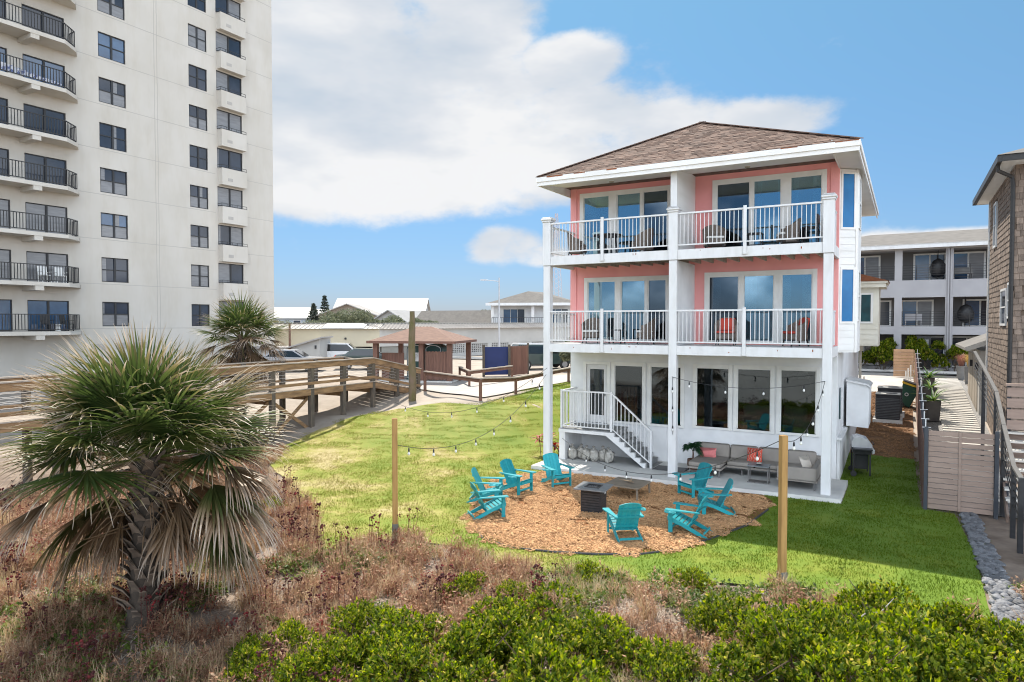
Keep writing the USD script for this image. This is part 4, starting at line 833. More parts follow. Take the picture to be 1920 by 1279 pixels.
def round_table(name, label, loc, R, h):
    t = thing(name, label, 'table', loc, -30); part(t, 'table_top', MB().lathe([[0, h - 0.05], [R - 0.02, h - 0.05], [R, h - 0.025], [R - 0.01, h], [0, h]], 26), M['black_metal'], smooth=30)
    for a in range(4): part(t, 'leg', MB().bar((R * 0.55 * math.cos(a * 1.571), R * 0.55 * math.sin(a * 1.571), h - 0.05), (R * 0.62 * math.cos(a * 1.571), R * 0.62 * math.sin(a * 1.571), 0), 0.05, 0.05, (1, 0, 0)), M['black_metal'])
    return t
round_table('round_table', 'black round table between the chairs of the left top balcony', H(-6.95, 1.1, 7.24), 0.52, 0.74)
def small_table(label, loc):
    t = thing('small_table', label, 'table', loc, -30); part(t, 'table_top', cbox(-0.24, 0.24, -0.22, 0.22, 0.44, 0.475, 0.005), M['black_metal'])
    for sx in (-1, 1):
        for sy in (-1, 1): part(t, 'leg', bx(sx * 0.21 - 0.02, sx * 0.21 + 0.02, sy * 0.19 - 0.02, sy * 0.19 + 0.02, 0, 0.44), M['black_metal'])
    part(t, 'shelf', bx(-0.19, 0.19, -0.17, 0.17, 0.10, 0.12), M['black_metal'])
small_table('small black side table between the two chairs of the right top balcony', H(-2.12, 1.0, 7.24)); small_table('small black side table on the left middle balcony', H(-6.62, 1.15, 4.27))
def tall_chair(label, loc, rot):
    t = thing('bar_chair', label, 'chair', loc, rot); part(t, 'seat', cbox(-0.24, 0.24, -0.22, 0.22, 0.6, 0.64, 0.01), M['black_metal']); part(t, 'backrest', MB().box(-0.24, 0.24, -0.24, -0.21, 0.74, 1.0), M['black_metal'])
    for sx in (-1, 1):
        for sy in (-1, 1): part(t, 'leg', bx(sx * 0.22 - 0.018, sx * 0.22 + 0.018, sy * 0.21 - 0.018, sy * 0.21 + 0.018, 0, 1.0 if sy < 0 else 0.6), M['black_metal'])
tall_chair('black metal chair at the right end of the top balcony behind the wicker one', H(-0.62, 1.7, 7.24), -30 + 90)
# rooms behind the ground floor glass
def dining_chair(label, loc, rot, src=None):
    t = thing('dining_chair', label, 'chair', loc, rot, 'white cane chairs inside behind the ground floor glass')
    part(t, 'seat', cbox(-0.22, 0.22, -0.22, 0.22, 0.44, 0.48, 0.01), M['pale_wood'])
    for sx in (-1, 1):
        for sy in (-1, 1): part(t, 'leg', MB().tube([(sx * 0.2, sy * 0.2, 0), (sx * 0.2, sy * 0.2, 1.05 if sy < 0 else 0.44)], 0.018, 6), M['pale_wood'])
    for z in (0.62, 0.8, 1.02): part(t, 'back_bar', MB().tube([(-0.2, -0.2, z), (0.2, -0.2, z)], 0.014, 6), M['pale_wood'])
    part(t, 'back_cross', MB().bar((-0.19, -0.2, 0.64), (0.19, -0.2, 1.0), 0.016, 0.016).bar((0.19, -0.21, 0.64), (-0.19, -0.21, 1.0), 0.016, 0.016), M['pale_wood']); return t
d = dining_chair('white cane chair inside, behind the glass right of the patio door', H(-6.75, 3.3, 1.27), -30 - 120); dup(d, 'white cane chair inside, at the right edge of that same pane', H(-6.15, 3.5, 1.27), -30 + 150)
t = thing('pendant_lamp', 'white shell shaped pendant lamp inside the rightmost ground floor window', 'lamp', H(-0.95, 3.2, 3.15), -30)
part(t, 'lamp_shade', MB().lathe([[0.03, 0.32], [0.12, 0.24], [0.19, 0.08], [0.16, 0.0], [0.14, 0.01], [0.16, 0.08], [0.10, 0.22], [0.02, 0.3]], 16), M['cushion_white'], smooth=40); part(t, 'cord', MB().tube([(0, 0, 0.3), (0, 0, 0.84)], 0.006, 5), M['black_metal'])
def armchair(label, loc, rot):
    t = thing('armchair', label, 'armchair', loc, rot); part(t, 'seat', rbox(-0.4, 0.4, -0.4, 0.4, 0.1, 0.45, 0.06), M['cushion_white'], smooth=50); part(t, 'backrest', rbox(-0.42, 0.42, -0.45, -0.25, 0.3, 0.95, 0.07), M['cushion_white'], smooth=50)
    for sx in (-1, 1): part(t, 'armrest', rbox(sx * 0.4 - 0.09, sx * 0.4 + 0.09, -0.4, 0.4, 0.1, 0.62, 0.06), M['cushion_white'], smooth=50)
armchair('pale armchair inside, behind the middle ground floor pane', H(-2.5, 3.4, 1.27), -10); armchair('pale armchair inside, behind the rightmost ground floor pane', H(-1.0, 3.5, 1.27), -60)
# grill
p = HG(0.72, 3.9, 0.03); t = thing('gas_grill', 'black gas grill with a silver lid against the side wall', 'grill', p, -112, None, 1.08)
M['steel'] = mat('steel_lid', (0.62, 0.62, 0.63), (0.52, 0.52, 0.53), scale=3, rough=0.35, metal=0.6)
lid = [(-0.27, 0.86), (0.27, 0.86), (0.27, 0.95), (0.16, 1.10), (-0.08, 1.17), (-0.22, 1.13), (-0.27, 1.0)]
part(t, 'lid', MB().prism(Polygon(lid), -0.36, 0.36, 'yz'), M['steel']); part(t, 'lid_handle', MB().tube([(-0.2, 0.29, 0.95), (-0.2, 0.33, 0.96), (0.2, 0.33, 0.96), (0.2, 0.29, 0.95)], 0.012, 6), M['black_metal'])
part(t, 'firebox', MB().prism(Polygon([(-0.27, 0.855), (0.27, 0.855), (0.24, 0.66), (-0.22, 0.66)]), -0.36, 0.36, 'yz'), M['black_metal'])
for s in (-1, 1): part(t, 'side_shelf', cbox(min(s * 0.37, s * 0.62), max(s * 0.37, s * 0.62), -0.24, 0.26, 0.82, 0.86, 0.006), M['black_metal'])
part(t, 'control_panel', MB().prism(Polygon([(0.275, 0.855), (0.34, 0.80), (0.33, 0.70), (0.275, 0.68)]), -0.36, 0.36, 'yz'), M['steel'])
for i in range(4): part(t, 'knob', MB().tube([(-0.24 + i * 0.16, 0.33, 0.76), (-0.24 + i * 0.16, 0.365, 0.77)], 0.025, 8), M['black_metal'])
for sx in (-1, 1):
    for sy in (-1, 1): part(t, 'leg', bx(sx * 0.34 - 0.022, sx * 0.34 + 0.022, sy * 0.22 - 0.022, sy * 0.22 + 0.022, 0.03, 0.66), M['black_metal'])
part(t, 'cabinet', MB().box(-0.30, 0.16, -0.17, 0.17, 0.191, 0.62), M['black_metal'])
for s in (-1, 1): part(t, 'wheel', MB().tube([(s * 0.37, -0.22, 0.085), (s * 0.42, -0.22, 0.085)], 0.085, 14), M['black_metal'])
# ================================================================= CONDOMINIUM TOWER (local x = out of the face, y = along the face, away from the sea)
UT = -42.31
def tower_mat():
    n = {'tc': ('texture_coordinate', {}), 's': ('separate_xyz', {}), 'n': ('noise_texture', {'scale': 0.35, 'detail': 6.0}), 'mp': ('mapping', {'mapping_type': 'point', 'scale': (1, 1, 0.25)}),
         'n2': ('noise_texture', {'scale': 1.1, 'detail': 5.0, 'roughness': 0.7}), 'r': ('rgb_ramp', {'ramp': [(0.3, (0.49, 0.455, 0.40)), (0.7, (0.55, 0.515, 0.465))]}), 'r2': ('rgb_ramp', {'ramp': [(0.45, (1, 1, 1)), (0.62, (0.96, 0.95, 0.93)), (0.8, (0.88, 0.86, 0.83))]}), 'm': ('mix_color', {'blend_type': 'multiply', 'fac': 1.0}),
         'bn': ('noise_texture', {'scale': 60.0, 'detail': 3.0}), 'b': ('bump', {'strength': 0.4, 'distance': 0.01}), 'p': ('principled_bsdf', {'roughness': 0.85})}
    l = [('tc.object', 'n.vector'), ('tc.object', 'mp.vector'), ('mp.vector', 'n2.vector'), ('n.fac', 'r.fac'), ('n2.fac', 'r2.fac'), ('r.color', 'm.a'), ('r2.color', 'm.b'), ('m.result', 'p.base_color'), ('tc.object', 'bn.vector'), ('bn.fac', 'b.height'), ('b.normal', 'p.normal')]
    return usdkit.material(stage, '/World/Looks/tower_stucco', n, l, surface='p.BSDF')
M['tower'] = tower_mat()
M['tower_joint'] = mat('tower_joint', (0.40, 0.375, 0.345), (0.36, 0.34, 0.31), scale=2, rough=0.9)
M['tower_glass'] = mat('tower_glass', (0.030, 0.038, 0.055), (0.018, 0.022, 0.03), scale=0.5, rough=0.08, spec=0.8, coords='object')
M['tower_blind'] = mat('tower_blind_glass', (0.22, 0.22, 0.225), (0.17, 0.17, 0.175), scale=1.2, rough=0.15, spec=0.7, stretch=(1, 1, 6))
M['tower_sky'] = mat('tower_glass_blue', (0.05, 0.11, 0.2), (0.03, 0.06, 0.11), scale=0.6, rough=0.05, spec=1.0)  # reflected sky is put into the base colour of these panes
M['tower_frame'] = mat('tower_window_frame', (0.022, 0.022, 0.024), (0.03, 0.03, 0.03), scale=3, rough=0.5)
tw = thing('condominium_tower', 'tall cream condominium tower with dark windows and rounded balconies', 'building', H(UT, 0, 0), -30)
FL = 2.835; NF = 10; TOPZ = 6.29 + FL * NF + 1.2
holes = []
rt_ = np.random.default_rng(11)
wins = []
for k in range(NF):
    zt = 6.29 + FL * k
    wins += [('c1', 3.72, 5.46, zt - 1.56, zt, k), ('c2', 9.98, 11.45, zt - 1.58, zt, k)]
    wins.append(('c3', 12.22, 14.44, zt + 0.27 - 1.45, zt + 0.27, k))
    wins.append(('sl', -0.55, 1.74, zt - 1.82, zt + 0.0, k)); wins.append(('sl', -4.2, -1.32, zt - 1.82, zt + 0.0, k))
poly = sbox(-12.0, 0.6, 17.35, TOPZ)
for w in wins: poly = poly.difference(sbox(w[1], w[3], w[2], w[4]))
b = MB().prism(poly, -0.16, 0.0, 'xz'); v, f = b.arrays(); v = np.column_stack([v[:, 1], v[:, 0], v[:, 2]]); f = f[:, ::-1]
part(tw, 'face_wall', (v, f), M['tower'])
part(tw, 'core_wall', MB().box(-14.0, -0.40, -11.99, 17.34, 0.5, TOPZ - 0.01), M['tower_frame'])
part(tw, 'end_wall', MB().box(-14.0, -0.161, 17.18, 17.352, 0.5, TOPZ), M['tower']); part(tw, 'end_wall', MB().box(-14.0, -0.161, -12.0, -11.83, 0.5, TOPZ), M['tower'])
j = MB()
for k in range(-1, NF):
    z = 7.42 + FL * k
    for a, c_ in ((2.3, 12.05), (14.62, 17.34)): j.box(0.0, 0.004, a, c_, z - 0.016, z + 0.016)
for s in (7.42, 7.62): j.box(0.0, 0.005, s - 0.012, s + 0.012, 0.6, TOPZ)
part(tw, 'wall_joint', j, M['tower_joint'], kind='stuff')
for kind, s0, s1, z0, z1, k in wins:
    fr = MB(); x0, x1 = -0.14, -0.05; t = 0.055
    fr.box(x0, x1, s0, s0 + t, z0, z1); fr.box(x0, x1, s1 - t, s1, z0, z1); fr.box(x0, x1, s0 + t, s1 - t, z1 - t, z1); fr.box(x0, x1, s0 + t, s1 - t, z0, z0 + t)
    mid = (s0 + s1) / 2; fr.box(x0, x1 + 0.002, mid - 0.06, mid + 0.06, z0 + t, z1 - t)
    w = part(tw, {'c1': 'window', 'c2': 'window', 'c3': 'wide_window', 'sl': 'balcony_door'}[kind], fr, M['tower_frame'])
    zm = (z0 + z1) / 2
    if kind in ('c1', 'c2'):
        part(w, 'meeting_rail', MB().box(x0, x1 - 0.01, s0 + t, mid - 0.06, zm - 0.03, zm + 0.03).box(x0, x1 - 0.01, mid + 0.06, s1 - t, zm - 0.03, zm + 0.03), M['tower_frame'])
    spec = {('c1', 8): 'tower_sky', ('c1', 9): 'tower_sky', ('c1', 6): 'tower_sky', ('c1', 2): 'tower_sky', ('c2', 1): 'tower_blind', ('c2', 7): 'tower_blind', ('c3', 3): 'tower_blind'}.get((kind, k))
    for i, (a, c_) in enumerate(((s0 + t, mid - 0.06), (mid + 0.06, s1 - t))):
        m = spec or {'sl': ['tower_glass', 'tower_blind', 'tower_sky', 'tower_blind'][int(rt_.integers(0, 4))], 'c3': 'tower_blind' if rt_.random() < 0.3 else 'tower_glass'}.get(kind, 'tower_glass')
        if spec is None and kind == 'sl': m = {1: 'tower_blind', 2: 'tower_blind', 0: 'tower_sky', 5: 'tower_sky', 8: 'tower_blind'}.get(k, 'tower_glass')
        part(w, 'pane', MB().box(-0.12, -0.10, a, c_, z0 + t, z1 - t), M[m])
    if kind in ('c1', 'c2') and rt_.random() < 0.35:
        part(w, 'blind', MB().box(-0.099, -0.095, s0 + t, mid - 0.06, z0 + t, zm - 0.03).box(-0.099, -0.095, mid + 0.06, s1 - t, z0 + t, zm - 0.03), M['tower_blind'])
    if kind != 'sl' and rt_.random() < 0.4:
        q = mid + 0.06 if rt_.random() < 0.5 else s0 + t; part(w, 'curtain', MB().box(-0.0985, -0.094, q, q + rt_.uniform(0.12, 0.3), z0 + t, z1 - t), M['tower_blind'])
    if kind == 'c2' and k == 8: part(tw, 'roller_shutter', MB().box(0.0, 0.16, s0 - 0.1, s1 + 0.1, z1 + 0.02, z1 + 0.26), M['white_trim'])
    if kind == 'c3':
        part(tw, 'wall_box', MB().box(0.0, 0.48, s0 + 0.06, s1 + 0.04, z0 - 1.28, z0 - 0.06), M['tower'])
        part(tw, 'vent', MB().box(0.48, 0.49, s0 + 0.55, s0 + 0.98, z0 - 0.98, z0 - 0.76), M['tower_joint'])
        g = MB()
        for zz in (z0 + 0.16, z0 - 0.02): g.bar((0.46, s0 + 0.02, zz), (0.46, s1, zz), 0.03, 0.03); g.bar((0.0, s0 + 0.02, zz), (0.46, s0 + 0.02, zz), 0.03, 0.03)
        for s in np.linspace(s0 + 0.02, s1, 6): g.box(0.45, 0.47, s - 0.01, s + 0.01, z0 - 0.06, z0 + 0.16)
        part(tw, 'window_rail', g, M['tower_frame'])
# balconies: slab with a clipped corner, beam stub, dark rail
for k in range(NF):
    zs = 4.46 + FL * k; D_ = 1.5
    out = Polygon([(0.0, -11.8), (D_, -11.8), (D_, 1.02), (0.72, 2.02), (0.0, 2.45)])
    sl = part(tw, 'balcony_slab', MB().prism(out, zs - 0.22, zs, 'xy'), M['tower'])
    for s in (-0.35, -6.2): part(sl, 'beam_stub', MB().box(0.0, D_ - 0.02, s - 0.45, s + 0.0, zs - 0.48, zs - 0.222), M['tower'])
    rl = MB(); pts = [(D_ - 0.06, -11.7), (D_ - 0.06, 1.0), (0.68, 1.96), (0.02, 2.0)]
    for z in (zs + 0.98, zs + 0.10):
        for a, c_ in zip(pts[:-1], pts[1:]): rl.bar((*a, z), (*c_, z), 0.05, 0.045)
    rp = part(tw, 'balcony_rail', rl, M['dark_rail']); bal = MB()
    for a, c_ in zip(pts[:-1], pts[1:]):
        a, c_ = np.array(a), np.array(c_); L = np.linalg.norm(c_ - a); n = int(L / 0.155)
        for i in range(n + 1):
            q = a + (c_ - a) * i / n
            if q[1] < -3.6: continue
            bal.box(q[0] - 0.016, q[0] + 0.016, q[1] - 0.016, q[1] + 0.016, zs + 0.12, zs + 0.96)
    part(rp, 'rail_baluster', bal, M['dark_rail'], kind='stuff')
M['striped'] = mat('folded_towel', (0.62, 0.64, 0.70), (0.13, 0.16, 0.32), scale=7, rough=0.9, lo=0.46, hi=0.54)
def patio_chair(label, loc, rot, m, cat='chair'):
    t = thing('patio_chair', label, cat, loc, rot); part(t, 'seat', bx(-0.25, 0.25, -0.25, 0.25, 0.40, 0.44), m); part(t, 'backrest', MB().bar((0, -0.25, 0.44), (0, -0.33, 0.95), 0.5, 0.03, (0, 1, 0)), m)
    for sx in (-1, 1):
        for sy in (-1, 1): part(t, 'leg', bx(sx * 0.23 - 0.02, sx * 0.23 + 0.02, sy * 0.23 - 0.02, sy * 0.23 + 0.02, 0, 0.40), m)
        part(t, 'arm', bx(sx * 0.25 - 0.025, sx * 0.25 + 0.025, -0.25, 0.25, 0.60, 0.63), m)
patio_chair('dark chair on the lowest tower balcony, left of the small white table', H(UT + 0.8, 0.15, 4.465), -30 - 90, M['tower_frame']); patio_chair('dark chair on the lowest tower balcony, by the corner of the rail', H(UT + 0.8, 1.2, 4.465), -30 - 60, M['tower_frame'])
patio_chair('white chair on the second lowest tower balcony, on the left', H(UT + 0.85, 0.0, 7.30), -30 - 90, M['white_trim']); patio_chair('white chair on the second lowest tower balcony, at the corner', H(UT + 0.85, 0.85, 7.30), -30 - 100, M['white_trim'])
t = thing('stool', 'small white stool between the chairs of the lowest tower balcony', 'stool', H(UT + 0.8, 0.68, 4.465), -30); part(t, 'seat', MB().lathe([[0, 0.36], [0.2, 0.36], [0.2, 0.4], [0, 0.4]], 12), M['white_trim']); part(t, 'base', MB().lathe([[0, 0], [0.16, 0], [0.1, 0.36], [0, 0.36]], 12), M['white_trim'])
t = thing('towel_row', 'blue and white towels hung along one tower balcony rail', 'towels', H(UT, 0, 4.46 + FL * 5), -30)
for i in range(9): part(t, 'towel', MB().box(1.30 - 0.02, 1.36, -2.3 + i * 0.36, -2.3 + i * 0.36 + 0.30, 0.12, 0.55 - 0.035 * i), M['striped'])
for i, (s, zz) in enumerate(((3.0, 3.62), (4.6, 3.66), (5.7, 3.66))): part(tw, 'low_vent', MB().box(0.0, 0.03, s, s + 0.9, zz - 0.35, zz), M['tower_joint'])
# ================================================================= BOARDWALK, FENCE, HUT, PARKING BUILDING, FAR HOUSES
M['deck_wood'] = mat('weathered_boardwalk', (0.30, 0.18, 0.088), (0.15, 0.088, 0.045), scale=3, rough=0.85, stretch=(1, 0.5, 3), bump=0.4, bscale=25)
M['cap_wood'] = mat('bleached_cap_board', (0.40, 0.34, 0.28), (0.29, 0.24, 0.20), scale=3, rough=0.85)
M['post_wood'] = mat('dark_post', (0.12, 0.095, 0.07), (0.06, 0.05, 0.04), scale=4, rough=0.9, bump=0.5, bscale=20, stretch=(3, 3, 0.7))
BU = -19.78; BV = -2.25                                       # start of the near rail, in street-grid coordinates
bw = thing('boardwalk', 'raised timber boardwalk with railings crossing the dune to the beach', 'boardwalk', H(BU, BV, 0), -30)
DZ = 2.22; S0, S1, S2 = -16.0, 5.9, 9.5; W_ = 1.9               # s along the walk; it ends in a ramp from S1 to S2
def deck_z(s): return DZ if s <= S1 else DZ - (s - S1) / (S2 - S1) * 0.72
for s in np.arange(S0, S2 - 0.1, 0.30):
    z = deck_z(s); part(bw, 'deck_board', bx(-W_ + 0.02, 0.05, s, s + 0.28, z - 0.04, z), M['cap_wood'])
for x in (-W_ + 0.06, 0.0):
    for a, c_ in ((S0, S1), (S1, S2)):
        part(bw, 'side_beam', MB().bar((x, a, deck_z(a) - 0.17), (x, c_, deck_z(c_) - 0.17), 0.07, 0.26), M['deck_wood'])
        part(bw, 'cap_board', MB().bar((x, a, deck_z(a) + 1.10), (x, c_, deck_z(c_) + 1.10), 0.18, 0.045), M['cap_wood'])
        part(bw, 'top_rail', MB().bar((x + 0.03, a, deck_z(a) + 0.97), (x + 0.03, c_, deck_z(c_) + 0.95), 0.05, 0.24), M['deck_wood'])
        part(bw, 'low_rail', MB().bar((x + 0.03, a, deck_z(a) + 0.20), (x + 0.03, c_, deck_z(c_) + 0.20), 0.045, 0.12), M['deck_wood'])
        wi = MB()
        for z in (0.36, 0.50, 0.64, 0.78): wi.tube([(x, a, deck_z(a) + z), (x, c_, deck_z(c_) + z)], 0.006, 4)
        part(bw, 'wire_mesh', wi, M['steel'], kind='stuff')
posts = [S0 + 0.2, -13.3, -10.6, -7.9, -5.2, -2.6, 0.05, 2.1, 4.0, 5.95, 7.7, 9.4]
for s in posts:
    for x in (-W_ + 0.10, -0.06):
        q = H(BU + x, BV + s); z0 = gz(q[0], q[1]) - 0.3
        part(bw, 'post', cbox(x - 0.10, x + 0.10, s - 0.10, s + 0.10, z0, deck_z(s) + 1.075, 0.012), M['post_wood'])
for a, c_ in zip(posts[4:8], posts[5:9]):
    q = H(BU, BV + a); z0 = gz(q[0], q[1]) + 0.05
    part(bw, 'cross_brace', MB().bar((-0.16, a, z0), (-0.16, c_, DZ - 0.35), 0.04, 0.14), M['deck_wood']) if a < 1.9 else None
    part(bw, 'cross_brace', MB().bar((-0.20, a, DZ - 0.35), (-0.20, c_, z0 + 0.15), 0.04, 0.14), M['deck_wood']) if a < 1.9 else None
for s in posts[3:10]: part(bw, 'cross_beam', bx(-W_ + 0.1, -0.1, s + 0.09, s + 0.14, deck_z(s) - 0.55, deck_z(s) - 0.3), M['deck_wood'])
# old piling
q = T(773, 752); t = thing('old_piling', 'tall weathered round piling standing on the lawn by the boardwalk ramp', 'post', q)
zz = np.linspace(-0.3, 4.35, 14); r0 = np.interp(zz, [0, 3.2, 4.35], [0.185, 0.165, 0.115]); tw_ = trimesh.creation.cylinder(1, 1, sections=18)
pm = MB().tube([(0.02 * math.sin(z * 2), 0.015 * math.cos(z * 3), z) for z in zz], r0, 18); v, f = pm.arrays(); v[:, :2] *= 1 + (meshkit.fbm(v * [6, 6, 2.2], 3, 4)[:, None] - 0.5) * 0.22
part(t, 'trunk', (v, f), mat('mossy_piling', (0.17, 0.12, 0.085), (0.10, 0.09, 0.03), scale=1.6, rough=0.95, bump=0.9, bscale=16, stretch=(2, 2, 0.8)), smooth=50)
# low rail fence along the concrete path
M['fence_brown'] = mat('brown_fence_rail', (0.17, 0.085, 0.055), (0.11, 0.058, 0.04), scale=4, rough=0.8)
fpts = [at(797, 735, 34.6), at(901, 751, 31.0), at(967, 734, 33.4), at(1066, 716, 38.6), at(1150, 706, 44)]
for p in fpts: p[2] = gz(p[0], p[1])
lf = thing('rail_fence', 'low brown rail fence bending round the concrete path above the lawn', 'fence')
tops = [p + [0, 0, h] for p, h in zip(fpts, (1.0, 1.02, 0.82, 0.85, 0.85))]
for p, q in zip(fpts, tops): part(lf, 'fence_post', MB().bar(p - [0, 0, 0.3], q - [0, 0, 0.04], 0.14, 0.14, (0, 1, 0)), M['fence_brown'])
for a, c_ in zip(tops[:-1], tops[1:]):
    part(lf, 'top_board', MB().bar(a, c_, 0.20, 0.05), M['cap_wood']); part(lf, 'rail_board', MB().bar(a - [0, 0, 0.115], c_ - [0, 0, 0.115], 0.05, 0.16), M['fence_brown'])
lf2 = thing('rail_fence', 'second low brown rail fence beyond the path, in front of the blue screen', 'fence')
f2 = [at(862, 722, 39), at(880, 731, 36.4), at(960, 722, 39.5)]
for p in f2: p[2] = gz(p[0], p[1])
for p in f2: part(lf2, 'fence_post', MB().bar(p - [0, 0, 0.3], p + [0, 0, 0.84], 0.12, 0.12, (0, 1, 0)), M['fence_brown'])
for a, c_ in zip(f2[:-1], f2[1:]): part(lf2, 'top_board', MB().bar(a + [0, 0, 0.86], c_ + [0, 0, 0.86], 0.16, 0.05), M['cap_wood']); part(lf2, 'rail_board', MB().bar(a + [0, 0, 0.75], c_ + [0, 0, 0.75], 0.05, 0.15), M['fence_brown'])
# concrete path as a sheet on the ground
path_poly = Polygon([at(*a)[:2] for a in [(790, 740, 34.9), (845, 741, 33.8), (905, 748, 32.0), (935, 741, 33.0), (1000, 728, 35.8), (1075, 712, 39.5), (1075, 704, 43), (985, 716, 40), (880, 718, 40), (800, 720, 38.5)]])
struct('path', sheet(path_poly.buffer(0.1), 0.6, 0.06), mat('path_concrete', (0.50, 0.46, 0.42), (0.42, 0.385, 0.35), scale=1.1, rough=0.85, coords='position'), smooth=True)
# picnic hut with portable toilets
M['hut_roof'] = mat('hut_roof_shingle', (0.27, 0.17, 0.13), (0.2, 0.125, 0.1), scale=3, rough=0.9, stretch=(1, 1, 8))
M['hut_wood'] = mat('hut_red_wood', (0.19, 0.095, 0.068), (0.13, 0.068, 0.05), scale=3, rough=0.85, stretch=(8, 8, 0.6), island=0.15)
hc = at(795, 718, 40.5); hc[2] = gz(hc[0], hc[1]); hut = thing('shelter_hut', 'open timber shelter with a low brown hip roof behind the boardwalk ramp', 'shelter', hc, -12)
hr = [(-2.6, -2.3), (2.6, -2.3), (2.6, 2.3), (-2.6, 2.3)]; ez = 2.30; b = MB(); ap = [(-0.5, 0, 3.12), (0.5, 0, 3.12)]
v = [(*p, ez) for p in hr] + ap; b.add(v, [[0, 1, 5], [0, 5, 4], [1, 2, 5], [2, 3, 4], [2, 4, 5], [3, 0, 4], [0, 2, 1], [0, 3, 2]]); part(hut, 'roof', b, M['hut_roof'])
part(hut, 'fascia', MB().box(-2.62, 2.62, -2.34, -2.302, ez - 0.12, ez + 0.02).box(-2.62, 2.62, 2.302, 2.34, ez - 0.12, ez + 0.02).box(-2.64, -2.602, -2.3, 2.3, ez - 0.12, ez + 0.02).box(2.602, 2.64, -2.3, 2.3, ez - 0.12, ez + 0.02), M['hut_wood'])
for x, y in ((-2.2, -1.95), (0.55, -1.95), (2.2, -1.95), (-2.2, 1.95), (2.2, 1.95)): part(hut, 'post', bx(x - 0.13, x + 0.13, y - 0.13, y + 0.13, -0.2, ez - 0.122), M['hut_wood'])
for i in range(14): part(hut, 'wall_board', bx(0.78 + i * 0.098, 0.87 + i * 0.098, -1.98, -1.95, 0.12 + 0.02 * (i % 3), 1.75 - 0.03 * (i % 2)), M['hut_wood'])
for i in range(14): part(hut, 'wall_board', bx(-2.0 + i * 0.098, -1.91 + i * 0.098, -1.60, -1.57, 0.1, 1.62), M['hut_wood'])
part(hut, 'floor_pad', bx(-2.4, 2.4, -2.2, 2.2, -0.2, 0.09), M['concrete'])
M['toilet'] = mat('green_plastic', (0.008, 0.045, 0.04), (0.012, 0.055, 0.05), scale=3, rough=0.4)
def toilet(label, x, sign):
    q = hc + rotz(math.radians(-12)) @ np.array([x, -0.9, 0.09]); t = thing('portable_toilet', label, 'portable toilet', q, -12, 'portable toilets under the shelter')
    arch = [(-0.52, 0), (0.52, 0), (0.52, 1.75)] + [(0.52 * math.cos(a), 1.75 + 0.30 * math.sin(a)) for a in np.linspace(0, math.pi, 9)[1:-1]] + [(-0.52, 1.75)]
    part(t, 'cabin', MB().prism(Polygon(arch), -0.5, 0.55, 'xz'), M['toilet']); fr = Polygon(arch).buffer(-0.06).difference(Polygon(arch).buffer(-0.10)); part(t, 'door_frame', MB().prism(fr, -0.53, -0.501, 'xz'), M['steel'])
    part(t, 'door', MB().prism(Polygon(arch).buffer(-0.11), -0.52, -0.501, 'xz'), M['toilet'])
    if sign:
        s = part(t, 'notice', bx(-0.28, 0.24, -0.532, -0.521, 1.05, 1.55), M['white']); b = MB()
        for (x0, z0, x1, z1) in ((-0.2, 1.38, -0.08, 1.46), (-0.08, 1.46, -0.02, 1.36), (-0.02, 1.36, 0.06, 1.45), (0.06, 1.45, 0.15, 1.36), (-0.18, 1.28, 0.16, 1.30), (-0.12, 1.18, 0.10, 1.18)): b.bar((x0, -0.535, z0), (x1, -0.535, z1), 0.006, 0.03, (0, 1, 0))
        part(s, 'print', b, M['black_metal'], kind='stuff')
toilet('dark green portable toilet with a white notice on its door', -0.02, True); toilet('dark green portable toilet right of the one with the notice', 1.06, False)
# blue screen and brown enclosure
c0 = at(907, 716, 42); c1 = at(955, 716, 42.2); c2 = at(990, 712, 43.5)
for c_ in (c0, c1, c2): c_[2] = gz(c_[0], c_[1])
t = thing('screen_panel', 'dark blue screen panel between grey posts behind the path', 'screen', c0, 0)
d = c1 - c0; part(t, 'panel', MB().bar(np.array([0, 0, 0.95]), d + [0, 0, 0.95], 0.05, 1.72), mat('navy_screen', (0.006, 0.016, 0.085), (0.008, 0.02, 0.10), scale=2, rough=0.6))
for k in (0, 1): part(t, 'post', MB().bar(d * k + [0, -0.06, 0], d * k + [0, -0.06, 1.95], 0.16, 0.16, (0, 1, 0)), M['post_wood'])
t = thing('board_fence', 'short brown vertical board fence beside the blue screen', 'fence', c1, 0); d = c2 - c1
for i in range(16): q = d * (i + 0.75) / 16.6; part(t, 'board', MB().bar(q + [0, 0, 0.03], q + [0, 0, 1.82 + 0.03 * (i % 2)], 0.075, 0.025, (0, 1, 0)), M['hut_wood'])
part(t, 'post', MB().bar(d + [0, 0, 0], d + [0, 0, 1.98], 0.12, 0.12, (0, 1, 0)), M['post_wood'])
# ---- parking building
M['garage'] = mat('garage_cream', (0.56, 0.51, 0.38), (0.49, 0.45, 0.35), scale=0.4, rough=0.85); M['garage_white'] = mat('garage_white', (0.46, 0.445, 0.415), (0.39, 0.375, 0.35), scale=0.4, rough=0.85)
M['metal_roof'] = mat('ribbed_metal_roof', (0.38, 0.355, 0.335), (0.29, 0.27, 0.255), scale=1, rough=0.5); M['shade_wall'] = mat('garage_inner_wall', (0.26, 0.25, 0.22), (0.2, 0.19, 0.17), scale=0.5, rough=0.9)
K = at(712, 640, 60); K[2] = 0; gar = thing('parking_building', 'long low cream parking building with a ribbed metal roof edge and breeze block screens', 'building', K, 0)
E2 = at(1120, 640, 86) - K; E2[2] = 0; L2 = np.linalg.norm(E2); a2 = math.atan2(E2[1], E2[0])
def seg(b, R): return b.move(R)
I3 = np.eye(3); R2 = rotz(a2)
